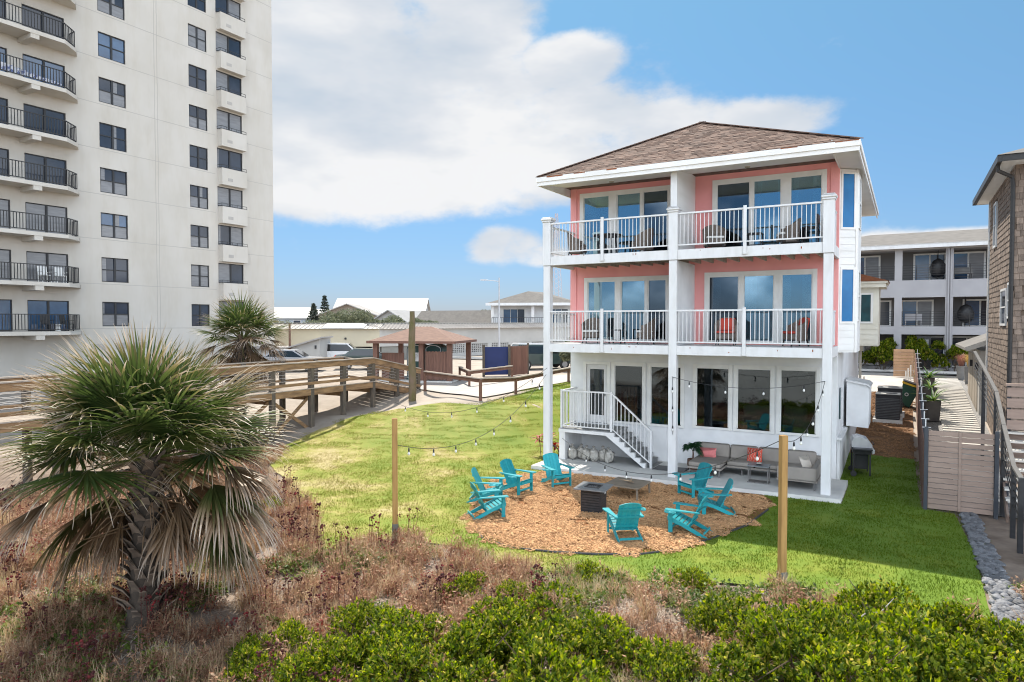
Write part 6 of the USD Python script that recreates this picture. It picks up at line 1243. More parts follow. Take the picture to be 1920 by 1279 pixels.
for z0, z1 in ((6.9, 8.6), (2.6, 4.7)):
    sh_ = MB()
    for z in np.arange(z0, z1, 0.085): sh_.box(0.99, 2.2, N0 - 0.12, N0 - 0.05, z, z + 0.06)
    part(nb, 'louvre_panel', sh_, M['dark_rail'], kind='stuff')
# board screen, stair rail and ramp at the neighbour's side
sc = thing('board_screen', 'wide grey horizontal board screen below the shingled house', 'fence', H(4.38, 2.2), -30)
for k in range(9): part(sc, 'board', bx(0, 3.0, 0, 0.04, 0.55 + k * 0.30, 0.80 + k * 0.30), M['fence_grey'])
for x in (0.0, 1.5): part(sc, 'post', bx(x, x + 0.08, 0.042, 0.12, -0.2, 3.3), M['fence_post'])
part(sc, 'cap_board', bx(-0.03, 3.0, -0.05, 0.14, 3.25, 3.31), M['fence_grey'])
st_ = thing('stair_railing', 'sloping dark handrail with black posts beside the gate and shingled house', 'railing', H(4.15, 0), -30)
rp_ = [(9.5, 3.9), (6.0, 3.5), (2.4, 3.05), (0.6, 2.35), (-1.4, 1.65), (-2.6, 1.6)]
for (a, za), (c_, zc) in zip(rp_[:-1], rp_[1:]):
    part(st_, 'handrail', MB().bar((0, a, za), (0, c_, zc), 0.09, 0.06), M['grey_table'])
    for k in range(5): part(st_, 'rail_bar', MB().bar((0, a, za - 0.2 - 0.17 * k), (0, c_, zc - 0.2 - 0.17 * k), 0.02, 0.02), M['dark_rail'])
for a, za in rp_[1:]: part(st_, 'post', bx(-0.05, 0.05, a - 0.05, a + 0.05, -0.1, za + 0.02), M['black_metal'])
for k in range(8): part(st_, 'step', bx(-0.0, 0.85, 2.3 - 0.3 * k - 0.32, 2.3 - 0.3 * k, 2.0 - 0.2 * k - 0.05, 2.0 - 0.2 * k), M['paver'])
part(st_, 'stringer', MB().bar((0.02, 2.3, 1.95), (0.02, -0.3, 0.15), 0.05, 0.26), M['fence_grey'])
rm = thing('wooden_ramp', 'pale board landing at the right edge, in front of the dark handrail', 'landing', H(4.3, -2.6), -30)
for k in range(5): part(rm, 'deck_board', bx(0.0, 1.6, -0.7 + k * 0.24, -0.48 + k * 0.24, 1.0, 1.04), M['paver'])
for x in (0.05, 1.45):
    for y in (-0.62, 0.4): part(rm, 'post', bx(x, x + 0.09, y, y + 0.09, -0.2, 0.998), M['white_trim'])
part(rm, 'skirt_board', bx(0.0, 1.6, -0.73, -0.70, 0.72, 0.98), M['paver'])
# shed behind
t = thing('garden_shed', 'low shed with a grey metal roof between the walk and the shingled house', 'shed', H(4.75, 0), -30)
part(t, 'wall', MB().box(0.0, 2.8, 15.2, 21.5, 0.9, 3.75), M['garage_white']); part(t, 'roof', MB().add([(-0.55, 14.8, 3.75), (-0.55, 21.9, 3.75), (2.9, 21.9, 5.2), (2.9, 14.8, 5.2), (-0.55, 14.8, 3.87), (-0.55, 21.9, 3.87), (2.9, 21.9, 5.32), (2.9, 14.8, 5.32)], [[0, 1, 2], [0, 2, 3], [4, 6, 5], [4, 7, 6], [0, 4, 5], [0, 5, 1], [0, 3, 7], [0, 7, 4], [1, 5, 6], [1, 6, 2]]), M['grey_roof'])
part(t, 'fascia', MB().bar((-0.55, 14.78, 3.81), (2.9, 14.78, 5.26), 0.04, 0.2), M['garage_white']); 
for y in (16.0, 17.3, 18.6, 19.9): part(t, 'door_panel', bx(-0.03, 0.0, y, y + 1.15, 1.0, 3.5), M['tan_side'])
for y in (15.7, 18.4): part(t, 'wall_lamp', bx(-0.14, -0.0, y, y + 0.1, 2.9, 3.2), M['black_metal'])
# ---- grey apartment building across the street
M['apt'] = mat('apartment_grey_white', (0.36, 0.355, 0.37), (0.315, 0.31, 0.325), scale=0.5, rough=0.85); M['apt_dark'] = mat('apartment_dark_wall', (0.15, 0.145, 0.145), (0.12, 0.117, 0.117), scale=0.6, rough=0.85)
ap_ = thing('apartment_building', 'grey three storey apartment building with recessed balconies across the street', 'building', H(0, 31.8), -30)
bays_ = [(-4.2, -2.0), (-1.55, 1.22), (1.67, 4.12), (4.55, 7.3), (7.8, 10.5)]; rows = [(2.0, 4.18), (4.72, 6.64), (7.78, 9.79)]
p = sbox(-6, 1.2, 14, 10.0)
for a, c_ in bays_:
    for z0, z1 in rows: p = p.difference(sbox(a, z0, c_, z1))
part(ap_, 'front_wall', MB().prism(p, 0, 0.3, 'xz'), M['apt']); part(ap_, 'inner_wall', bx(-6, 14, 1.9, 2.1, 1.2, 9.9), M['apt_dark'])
for z0, z1 in rows: part(ap_, 'balcony_floor', bx(-6, 14, 0.302, 1.9, z0 - 0.2, z0 - 0.02), M['apt']); part(ap_, 'balcony_ceiling', bx(-6, 14, 0.302, 1.9, z1 + 0.02, z1 + 0.08), M['apt'])
for i, (a, c_) in enumerate(bays_):
    for k, (z0, z1) in enumerate(rows):
        w0 = a + (0.05 if (i + k) % 2 else 0.75); w1 = w0 + 1.7; f = MB().box(w0 - 0.12, w1 + 0.12, 1.84, 1.899, z0, z1 - 0.12); q = part(ap_, 'balcony_door', f, M['white_trim']); m = (w0 + w1) / 2
        part(q, 'pane', bx(w0, m - 0.05, 1.80, 1.838, z0 + 0.08, z1 - 0.24), M['tower_sky' if k else 'tower_glass']); part(q, 'pane', bx(m + 0.05, w1, 1.80, 1.838, z0 + 0.08, z1 - 0.24), M['tower_blind' if (i + k) % 2 else 'tower_glass'])
        if k:
            b = MB(); 
            for zz in np.linspace(z0 + 0.15, z0 + 0.98, 6): b.box(a, c_, 0.12, 0.14, zz, zz + 0.02)
            for xx in np.linspace(a, c_ - 0.04, 4): b.box(xx, xx + 0.04, 0.11, 0.15, z0, z0 + 1.0)
            part(ap_, 'balcony_railing', b, M['dark_rail'])
part(ap_, 'downpipe', MB().tube([(4.28, -0.06, 1.5), (4.28, -0.06, 9.8)], 0.05, 6), M['apt']); part(ap_, 'downpipe', MB().tube([(4.42, -0.06, 1.5), (4.42, -0.06, 9.8)], 0.05, 6), M['apt'])
part(ap_, 'fascia', bx(-6.6, 14.6, -0.6, -0.5, 9.85, 10.12), M['white']); part(ap_, 'soffit', bx(-6.6, 14.6, -0.498, 0.0, 9.9, 9.95), M['soffit'])
v = [(-6.7, -0.62, 10.1), (14.7, -0.62, 10.1), (14.7, 11, 10.1), (-6.7, 11, 10.1), (-0.5, 5.2, 11.5), (8.5, 5.2, 11.5)]
part(ap_, 'roof', MB().add(v, [[0, 1, 5], [0, 5, 4], [1, 2, 5], [2, 3, 4], [2, 4, 5], [3, 0, 4], [0, 2, 1], [0, 3, 2]]), M['grey_roof'])
part(ap_, 'entry_door', MB().box(2.6, 3.36, -0.04, 0.0, 1.9, 4.05), M['tower_frame']); part(ap_, 'door_glass', bx(2.72, 3.24, -0.06, -0.041, 2.5, 3.85), M['tower_blind'])
def egg(label, u, z):
    t = thing('hanging_chair', label, 'hanging chair', H(u, 31.8 + 0.9, z), -30, 'round hanging chairs on the apartment balconies'); part(t, 'pod', MB().lathe([[0.05, 1.45], [0.3, 1.3], [0.48, 0.9], [0.46, 0.5], [0.2, 0.25], [0, 0.22]], 14), M['black_metal'], smooth=50); part(t, 'stand', MB().tube([(0, 0.5, 0), (0, 0.55, 1.8), (0, 0.0, 1.95), (0, 0, 1.45)], 0.03, 6), M['black_metal']); return t
egg('dark egg shaped hanging chair on the top apartment balcony', 3.72, 7.78); egg('dark egg shaped hanging chair on the middle apartment balcony', 5.3, 4.72)
t = thing('balcony_bench', 'low bench on the top right apartment balcony', 'bench', H(5.1, 32.5, 7.78), -30); part(t, 'seat', bx(-0.55, 0.55, -0.2, 0.2, 0.38, 0.44), M['planter_grey']); part(t, 'backrest', bx(-0.55, 0.55, 0.2, 0.24, 0.44, 0.8), M['planter_grey'])
for s in (-1, 1): part(t, 'leg', bx(s * 0.5 - 0.03, s * 0.5 + 0.03, -0.2, 0.2, 0, 0.38), M['planter_grey'])
t = thing('balcony_bench', 'pale bench on the middle apartment balcony left of the glass doors', 'bench', H(2.35, 32.5, 4.72), -30); part(t, 'seat', bx(-0.5, 0.5, -0.2, 0.2, 0.38, 0.44), M['apt']); part(t, 'backrest', bx(-0.5, 0.5, 0.2, 0.24, 0.44, 0.85), M['apt'])
for s in (-1, 1): part(t, 'leg', bx(s * 0.45 - 0.03, s * 0.45 + 0.03, -0.2, 0.2, 0, 0.38), M['apt'])
# ================================================================= PLANTS
# ---- sabal palms
def palm_mat(name, ramp, trans):
    n = {'g': ('geometry', {}), 'a': ('attribute', {'attribute': 'st'}), 's': ('separate_xyz', {}), 'x': ('math', {'math_type': 'multiply_add', 'value2': 0.34}), 'y': ('math', {'math_type': 'subtract', 'value2': 0.17}),
         'r': ('rgb_ramp', {'ramp': ramp}), 'p': ('principled_bsdf', {'roughness': 0.4, 'specular_ior_level': 0.5}), 't': ('translucent_bsdf', {}), 'm': ('mix_closure', {'fac': trans})}
    l = [('a.vector', 's.vector'), ('s.y', 'x.value1'), ('s.x', 'x.value3'), ('x.value', 'y.value1'), ('y.value', 'r.fac'), ('r.color', 'p.base_color'), ('r.color', 't.color'), ('p.BSDF', 'm.closure1'), ('t.BSDF', 'm.closure2')]
    return usdkit.material(stage, '/World/Looks/' + name, n, l, surface='m.closure')
M['palm_live'] = palm_mat('palm_leaf_green', [(0.0, (0.11, 0.14, 0.035)), (0.22, (0.055, 0.095, 0.022)), (0.66, (0.10, 0.14, 0.035)), (0.83, (0.27, 0.22, 0.09)), (0.95, (0.62, 0.52, 0.42))], 0.36)
M['palm_old'] = palm_mat('palm_leaf_fading', [(0.0, (0.10, 0.10, 0.03)), (0.35, (0.08, 0.11, 0.03)), (0.56, (0.17, 0.145, 0.055)), (0.74, (0.44, 0.32, 0.21)), (1.0, (0.68, 0.58, 0.48))], 0.22)
M['palm_dead'] = palm_mat('palm_leaf_dead', [(0.0, (0.17, 0.11, 0.06)), (0.45, (0.27, 0.175, 0.10)), (0.7, (0.42, 0.31, 0.22)), (1.0, (0.64, 0.56, 0.48))], 0.15)
M['palm_core'] = mat('palm_trunk_core', (0.06, 0.045, 0.034), (0.035, 0.027, 0.02), scale=8, rough=1.0, bump=0.8, bscale=40)
M['boot'] = mat('palm_boot', (0.17, 0.125, 0.09), (0.085, 0.062, 0.046), scale=5, rough=0.95, bump=0.7, bscale=25, island=0.2)
def fan(base, az, el, Lp, R, droop, nl, r, spread=2.15, ragged=0.0):
    """a costapalmate leaf: petiole, then long folded leaflets that hang at their ends"""
    d0 = np.array([math.cos(az) * math.cos(el), math.sin(az) * math.cos(el), math.sin(el)]); side = np.array([-math.sin(az), math.cos(az), 0.0]); nrm = np.cross(d0, side)
    b = MB(); st = []; pts = []; p = np.array(base, float); d = d0.copy()
    for k in range(7):
        pts.append(p.copy()); d = d + np.array([0, 0, -0.05 * droop]); d /= np.linalg.norm(d); p = p + d * Lp / 6
    tb = MB().tube(pts, np.linspace(0.026, 0.012, 7), 5); v, f = tb.arrays(); b.add(v, f); st.append(np.column_stack([np.full(len(v), 0.12), np.zeros(len(v))]))
    nrm = np.cross(d, side); nrm /= np.linalg.norm(nrm); hub = pts[-1]
    for i in range(nl):
        th = -spread + 2 * spread * (i + 0.5) / nl + r.uniform(-0.03, 0.03)
        if r.random() < ragged: continue
        c = math.cos(th); dd = d * c + side * math.sin(th) + nrm * (-0.22 * abs(math.sin(th)) + 0.10 * (i % 2)); dd[2] -= 0.12 * droop * (1 - c) * 0.5; dd /= np.linalg.norm(dd)
        L = R * (0.72 + 0.28 * max(0, math.cos(th * 0.6))) * r.uniform(0.9, 1.08); q = hub + dd * 0.02; n = 7; wv = np.cross(nrm, dd); wv /= np.linalg.norm(wv) + 1e-9; vv = []; ss = []; dr = droop * r.uniform(0.5, 1.5)
        for k in range(n + 1):
            s = k / n; w = 0.0185 * (0.35 + 1.1 * min(1, s * 3.2)) * (1 - max(0, (s - 0.42) / 0.58) ** 0.9 * 0.95)
            vv += [q - wv * w + nrm * w * 0.5, q, q + wv * w + nrm * w * 0.5]; ss += [s] * 3
            if s > 0.42: dd = dd + np.array([0, 0, -1.0]) * dr * 0.34 * (s - 0.34) * 2.0; dd /= np.linalg.norm(dd)
            q = q + dd * L / n
        f = []
        for k in range(n):
            a = k * 3
            for j in (0, 1): f += [[a + j, a + j + 1, a + j + 4], [a + j, a + j + 4, a + j + 3]]
        b.add(vv, f); st.append(np.column_stack([ss, np.full(len(ss), r.random())]))
    v, f = b.arrays(); return (v, f), np.vstack(st)
def sabal(label, loc, trunk_h, lean, scale, nf, seed, rot=0.0, dead_from=0.66, nl=34, boots=95, low=118):
    t = thing('palm_tree', label, 'palm tree', loc, rot); r = np.random.default_rng(seed); top = np.array([lean[0], lean[1], trunk_h])
    def ax(z): s = z / trunk_h; return np.array([lean[0] * s * s, lean[1] * s * s, z])
    zz = np.linspace(-0.3, trunk_h, 12); part(t, 'trunk', MB().tube([ax(z) for z in zz], np.interp(zz, [0, 0.5, trunk_h], [0.24, 0.165, 0.15]) * scale, 14), M['palm_core'], smooth=60)
    for i in range(boots):                                       # old leaf bases, criss-crossed
        z = 0.08 + (trunk_h - 0.05) * (i + 0.5) / boots; a = i * 2.399; c = ax(z); rr = np.interp(z, [0, 0.5, trunk_h], [0.21, 0.145, 0.13]) * scale; dx = np.array([math.cos(a), math.sin(a), 0]); sx = np.array([-dx[1], dx[0], 0]); L = r.uniform(0.14, 0.26) * scale; o = r.uniform(0.55, 1.1) * L; w = 0.085 * scale
        q0 = c + dx * rr * 0.9; m = q0 + dx * o * 0.45 + [0, 0, L * 0.55]; e = q0 + dx * o + [0, 0, L]
        v = [q0 - sx * w, q0 + sx * w, q0 + sx * w + [0, 0, -0.03] - dx * 0.03, q0 - sx * w + [0, 0, -0.03] - dx * 0.03, m - sx * w * 0.62, m + sx * w * 0.62, m + sx * w * 0.55 - dx * 0.0 + [0, 0, 0.035], m - sx * w * 0.55 + [0, 0, 0.035], e - sx * w * 0.5, e + sx * w * 0.45, e + sx * w * 0.4 + [0, 0, 0.02], e - sx * w * 0.45 + [0, 0, 0.02]]
        f = [[0, 1, 5], [0, 5, 4], [3, 7, 6], [3, 6, 2], [1, 2, 6], [1, 6, 5], [3, 0, 4], [3, 4, 7], [4, 5, 9], [4, 9, 8], [7, 11, 10], [7, 10, 6], [5, 6, 10], [5, 10, 9], [7, 4, 8], [7, 8, 11], [8, 9, 10], [8, 10, 11]]; part(t, 'leaf_base', (np.array(v), np.array(f)), M['boot'])
    for i in range(nf):
        a = (i + 0.5) / nf; el = math.radians(80 - low * a ** 0.95 + r.uniform(-9, 9)); az = i * 2.399 + r.uniform(-0.25, 0.25); dead = a > dead_from
        if a > 0.5 and math.cos(az + math.pi / 2 + math.radians(rot)) > 0.5 and i != nf - 5: continue
        lp = scale * r.uniform(0.8, 1.15) * (0.62 + 0.55 * a); R = scale * r.uniform(0.85, 1.1) * (0.92 if dead else 1.0); dr = (0.30 + 0.75 * a) * r.uniform(0.75, 1.25) + (0.7 if dead else 0)
        m = M['palm_dead'] if dead and r.random() < 0.62 else (M['palm_old'] if a > 0.5 or r.random() < 0.15 else M['palm_live'])
        (v, f), st = fan(top + np.array([math.cos(az), math.sin(az), 0]) * 0.09 * scale + [0, 0, 0.12 * (1 - 2.2 * a)], az, el, lp, R, dr, nl, r, spread=2.1 if not dead else 1.2, ragged=0.12 if dead else 0.02)
        part(t, 'frond', (v, f), m, st=st)
    for i in range(16):                                          # hanging skirt of dead leaves at the sides
        az = math.radians(-90) - math.radians(rot) + (1 if i % 2 else -1) * r.uniform(0.95, 2.6); el = math.radians(-r.uniform(35, 68))
        (v, f), st = fan(top + np.array([math.cos(az), math.sin(az), 0]) * 0.1 * scale - [0, 0, r.uniform(0.05, 0.3)], az, el, scale * r.uniform(0.45, 0.8), scale * r.uniform(0.7, 0.95), 1.5, nl // 2, r, spread=0.9, ragged=0.15); part(t, 'frond', (v, f), M['palm_dead'], st=st)
    b = MB()
    for i in range(70):                                          # loose fibres and dry stalks under the crown
        a = r.uniform(0, 6.28); z = r.uniform(trunk_h * 0.55, trunk_h); c = ax(z); d = np.array([math.cos(a), math.sin(a), 0]); L = r.uniform(0.3, 0.8) * scale; b.tube([c + d * 0.18 * scale, c + d * (0.18 + L * 0.5) * scale + [0, 0, r.uniform(-0.1, 0.15)], c + d * (0.2 + L * 0.85) * scale + [0, 0, -r.uniform(0.1, 0.5)]], [0.012, 0.009, 0.004], 4)
    part(t, 'dry_stalk', b, M['palm_dead'], st=np.column_stack([np.full(len(b.arrays()[0]), 0.5), np.zeros(len(b.arrays()[0]))]), kind='stuff')
    return t
pl = T(272, 1168); sabal('big sabal palm in the left foreground with a shaggy trunk and drooping dead fronds', pl, 2.75, (0.05, 0.1), 1.30, 74, 5, low=126, nl=50, dead_from=0.54)
p2_ = at(447, 700, 29.5); p2_[2] = gz(p2_[0], p2_[1]); sabal('smaller sabal palm behind the boardwalk, in front of the tower corner', p2_, 3.5, (0.2, 0.0), 1.2, 70, 9, nl=28, boots=60, dead_from=0.4, low=145)

# ---- shrubs of the dune: mounds of small leaves, three made once and set out as individuals
M['shrub_leaf'] = leaf_mat('shrub_leaf', [(0.0, (0.03, 0.06, 0.007)), (0.3, (0.09, 0.145, 0.011)), (0.6, (0.19, 0.25, 0.017)), (0.86, (0.34, 0.37, 0.028)), (1.0, (0.46, 0.38, 0.10))], trans=0.55, rough=0.5, spec=0.25)
M['twig'] = mat('shrub_twig', (0.16, 0.11, 0.075), (0.09, 0.065, 0.045), scale=6, rough=0.9)
def leaf_quad(p, d, up, L, w):
    s = np.cross(d, up); s /= np.linalg.norm(s) + 1e-9; n = np.cross(s, d)
    return [p, p + d * L * 0.5 + s * w - n * 0.0, p + d * L * 0.62 + n * w * 0.35, p + d * L * 0.5 - s * w, p + d * L], [[0, 1, 2], [0, 2, 3], [1, 4, 2], [2, 4, 3]]
def shrub_mesh(rx, ry, h, n, seed, L=0.062):
    r = np.random.default_rng(seed); nlobe = 9; lob = np.column_stack([r.uniform(-0.7, 0.7, nlobe) * rx, r.uniform(-0.7, 0.7, nlobe) * ry, r.uniform(0.15, 0.6, nlobe) * h]); lr = r.uniform(0.28, 0.46, nlobe) * min(rx, ry) * 1.1
    b = MB(); V_, F_ = [], []; cnt = 0
    tips = n // 7
    for i in range(tips):                                        # each shoot carries a rosette of leaves
        k = r.integers(nlobe); u = r.normal(size=3); u[2] = abs(u[2]) * 0.9 + 0.05; u /= np.linalg.norm(u); c = lob[k] + u * lr[k] * np.array([1, 1, min(1.0, h * 0.75 / lr[k])]) * r.uniform(0.72, 1.04)
        if c[2] < 0.02: c[2] = 0.02 + r.random() * 0.1
        ax = u * 0.6 + np.array([0, 0, 0.7]) + r.normal(size=3) * 0.25; ax /= np.linalg.norm(ax)
        for j in range(7):
            rd = r.normal(size=3); rd -= ax * (rd @ ax); rd /= np.linalg.norm(rd); tilt = r.uniform(0.35, 1.15); d = ax * math.cos(tilt) + rd * math.sin(tilt); ll = L * r.uniform(0.7, 1.25); v, f = leaf_quad(c + ax * r.uniform(-0.05, 0.02), d, ax, ll, ll * 0.27)
            V_.append(v); F_.append(np.array(f) + cnt); cnt += 5
    tw = MB()
    for k in range(nlobe):
        for j in range(5): e = lob[k] + r.normal(size=3) * lr[k] * 0.55; e[2] = max(0.05, e[2]); tw.tube([lob[k] * [0.25, 0.25, 0], lob[k] * [0.7, 0.7, 0.5], e], [0.014, 0.010, 0.005], 4)
    return (np.vstack(V_), np.vstack(F_)), tw
SHP = [shrub_mesh(0.95, 0.8, 0.62, 5200, 31), shrub_mesh(1.15, 0.75, 0.52, 5600, 32), shrub_mesh(0.7, 0.65, 0.55, 3600, 33)]
SHR = [((1010, 1215), 0, 1.0, 'round leafy shrub at the bottom centre, the largest green mound'), ((905, 1262), 1, 0.9, 'low leafy shrub left of the big bottom centre mound'), ((1120, 1265), 2, 1.0, 'leafy shrub right of the big bottom centre mound'), ((760, 1235), 2, 0.95, 'green shrub among red stems left of the bottom centre'),
       ((640, 1275), 1, 0.75, 'low shrub at the bottom edge, under the red stems'), ((690, 1190), 2, 0.75, 'small shrub beside the red seed stems'), ((870, 1115), 2, 0.62, 'small dark shrub behind the bottom centre mound, near the lawn'), ((1100, 1095), 2, 0.5, 'small dark bush on the lawn edge in front of the nearest teal chair'),
       ((1290, 1110), 2, 0.55, 'small bush on the lawn edge left of the right yellow post'), ((1445, 1225), 0, 0.95, 'bright leafy shrub in front of the right yellow post'), ((1570, 1205), 1, 0.95, 'bright shrub at the lawn edge right of the post, leftmost of the hedge'), ((1700, 1222), 0, 0.92, 'bright shrub in the middle of the right hedge'),
       ((1835, 1235), 1, 0.9, 'shrub beside the grey pebble strip'), ((1420, 1300), 1, 1.0, 'shrub at the bottom edge below the bright right one'), ((1560, 1300), 0, 1.0, 'shrub at the bottom edge near the bent pale twig'), ((1720, 1310), 2, 1.3, 'dark shrub at the bottom right edge'), ((1880, 1315), 0, 1.0, 'shrub in the bottom right corner'),
       ((560, 1225), 2, 0.6, 'small green shrub between the rocks and the red seed stems'), ((465, 1262), 1, 0.6, 'low shrub at the bottom edge right of the palm foot'), ((700, 1275), 0, 0.7, 'dark green shrub at the bottom edge left of the centre mounds'), ((960, 1130), 2, 0.55, 'small shrub half way between the centre mound and the lawn'), ((1330, 1190), 2, 0.55, 'small shrub between the two big bright mounds'),
       ((1250, 1290), 2, 0.8, 'small shrub at the bottom edge between two dry tussocks'), ((520, 960), 2, 0.62, 'low round leaved plant at the left lawn edge beside the palm'), ((1010, 1300), 1, 1.0, 'shrub along the bottom edge below the big centre mound'), ((820, 1310), 0, 0.9, 'shrub cut by the bottom edge left of centre')]
made = {}
def place_px(x, y): p = T(x, y); return p - [0, 0, 0.03]
for i, ((x, y), k, s, label) in enumerate(SHR):
    p = place_px(x, y); s *= 1.2; sc_ = (s, s, 1.1 * s * (0.85 + 0.3 * ((i * 37) % 10) / 10))
    if k not in made:
        t = thing('dune_shrub', label, 'shrub', p, i * 57.0, None, sc_); part(t, 'foliage', SHP[k][0], M['shrub_leaf'], kind='stuff'); part(t, 'stem', SHP[k][1], M['twig']); made[k] = t
    else: dup(made[k], label, p, i * 57.0, sc_)
# hedge before the apartments
HEDGE = shrub_mesh(1.6, 0.9, 1.9, 4600, 36, L=0.15)
for i, (u, label) in enumerate([(-1.2, 'bright green hedge bush nearest the pink house, across the street'), (0.6, 'hedge bush behind the tan fence panel'), (2.5, 'hedge bush left of the apartment door'), (4.6, 'hedge bush right of the apartment door, behind the walk')]):
    p = HG(u, 30.9 + 0.15); 
    if i == 0: hb = thing('hedge_bush', label, 'bush', p, -30, None, (1.1, 1.1, 1.7)); part(hb, 'foliage', HEDGE[0], M['shrub_leaf'], kind='stuff'); part(hb, 'stem', HEDGE[1], M['twig'])
    else: dup(hb, label, p, 40 * i, (1.15, 1.1, 1.5 + 0.12 * (i % 3)))
# ---- far trees
M['far_leaf'] = leaf_mat('far_tree_leaf', [(0, (0.10, 0.115, 0.07)), (0.6, (0.18, 0.20, 0.12)), (1, (0.28, 0.29, 0.19))], trans=0.2, rough=0.7); M['conifer_leaf'] = leaf_mat('conifer_leaf', [(0, (0.05, 0.065, 0.05)), (1, (0.11, 0.13, 0.10))], trans=0.1, rough=0.7)
def cards(P, size, r):
    n = len(P); a = r.normal(size=(n, 3)); a /= np.linalg.norm(a, axis=1)[:, None]; b_ = np.cross(a, r.normal(size=(n, 3))); b_ /= np.linalg.norm(b_, axis=1)[:, None]; s = size * r.uniform(0.6, 1.3, n)[:, None]
    v = np.stack([P - a * s, P + b_ * s * 0.5, P + a * s, P - b_ * s * 0.5], 1).reshape(-1, 3); i = np.arange(n)[:, None] * 4; return v, np.vstack([i + [0, 1, 2], i + [0, 2, 3]])
def round_tree(label, loc, w, h, seed, size=0.28):
    t = thing('round_tree', label, 'tree', loc, 0); r = np.random.default_rng(seed); nl = 12; L = np.column_stack([r.uniform(-0.33, 0.33, nl) * w, r.uniform(-0.33, 0.33, nl) * w, h * r.uniform(0.4, 0.8, nl)]); P = []
    for c in L: u = r.normal(size=(420 if size < 0.2 else 150, 3)); u /= np.linalg.norm(u, axis=1)[:, None]; P.append(c + u * w * 0.2 * r.uniform(0.6, 1.1, (len(u), 1)))
    part(t, 'crown', cards(np.vstack(P), size, r), M['far_leaf'], kind='stuff'); part(t, 'trunk', MB().tube([(0, 0, -0.3), (0.05, 0, h * 0.3), (0, 0.05, h * 0.6)], [0.16, 0.13, 0.06], 7).tube([(0.05, 0, h * 0.3), (w * 0.2, 0, h * 0.6)], [0.08, 0.04], 5).tube([(0.05, 0, h * 0.28), (-w * 0.2, 0.1, h * 0.6)], [0.08, 0.04], 5), M['post_wood'])
for i, (x, Y, w, h, label) in enumerate([(548, 95, 5, 3.9, 'low round tree next to the tower corner, behind the parking building'), (590, 100, 5, 4.1, 'grey green tree below the left conifer'), (616, 96, 6, 5.2, 'round grey green tree right of the conifers'), (662, 98, 5.5, 5.6, 'wide tree in front of the brown timber house'), (690, 100, 4, 4.9, 'small tree right of the brown timber house'), (735, 105, 4.5, 5.2, 'round tree left of the old piling'), (745, 92, 3.5, 3.9, 'small bright tree just left of the piling top'), (785, 110, 4, 4.4, 'small tree right of the piling top'), (805, 108, 4, 4.0, 'small tree beside the shingle roof with the mint gable'), (918, 130, 5, 6.3, 'tree between the mint gable and the white house')]):
    p = fp(x, Y); p[2] = 1.4; round_tree(label, p, w, h, 50 + i, 0.15)
def conifer(label, loc, h, w, seed):
    t = thing('conifer', label, 'tree', loc, 0); r = np.random.default_rng(seed); P = []
    for k in range(13):
        z = h * (0.16 + 0.82 * k / 13); rad = w * (1 - k / 13.5) * 0.5
        for a in np.linspace(0, 6.28, 9)[:-1]:
            s = r.uniform(0.15, 1, 14)[:, None]; P.append(np.array([0, 0, z]) + s * rad * np.array([math.cos(a + k), math.sin(a + k), 0.12]) + r.normal(size=(14, 3)) * 0.10)
    part(t, 'crown', cards(np.vstack(P), 0.26, r), M['conifer_leaf'], kind='stuff'); part(t, 'trunk', MB().tube([(0, 0, -0.3), (0, 0, h * 0.97)], [0.2, 0.03], 7), M['post_wood'])
p = fp(588, 135); conifer('darker short conifer left of the tall one', p, 7.4, 4.4, 1); p = fp(609, 140); conifer('tall tiered conifer rising behind the low white roof', p, 9.3, 4.2, 2)
p = at(1072, 690, 46); p[2] = gz(p[0], p[1]); round_tree('reddish small tree seen past the left column, near the cars', p, 1.8, 2.6, 77, 0.1)
pf = fp(684, 118); pf[2] = 1.4; sabal('far small palm among the round trees', pf, 3.2, (0, 0), 1.1, 22, 12, nl=14, boots=4)
# ================================================================= SMALL PIECES NOBODY COULD COUNT
rs = np.random.default_rng(99)
def inside(poly, n_step, jitter=0.5, lift=0.0):
    b = poly.bounds; gx, gy = np.meshgrid(np.arange(b[0], b[2], n_step), np.arange(b[1], b[3], n_step)); p = np.stack([gx.ravel(), gy.ravel()], 1) + rs.uniform(-jitter, jitter, (gx.size, 2)) * n_step
    p = p[shapely.contains_xy(poly, p[:, 0], p[:, 1])]; return np.column_stack([p, ground_z(p[:, 0], p[:, 1]) + lift])
# lawn
def tuft(n, rad, h, seed, w=0.011):
    r = np.random.default_rng(seed); v, f = [], []
    for i in range(n):
        c = np.array([*r.uniform(-rad, rad, 2), 0]); a = r.uniform(0, 6.28); d = np.array([math.cos(a), math.sin(a), 0]); s = np.array([-d[1], d[0], 0]) * w; L = h * r.uniform(0.5, 1.3); k = len(v)
        v += [c - s, c + s, c + d * L * r.uniform(0.2, 0.9) + [0, 0, L]]; f.append([k, k + 1, k + 2])
    return np.array(v), np.array(f)
P = inside(lawn_only.buffer(0.12), 0.52, 0.5, 0.028); n = len(P)
scatter('lawn_grass', 'short yellow green grass of the lawn', 'grass', [tuft(230, 0.42, 0.032, 1, 0.009), tuft(230, 0.42, 0.038, 2, 0.009), tuft(120, 0.40, 0.055, 3, 0.008)], [M['blade']] * 3, P, rs.uniform(0, 6.28, n), rs.uniform(0.85, 1.15, n), rs.choice(3, n, p=[0.45, 0.4, 0.15]))
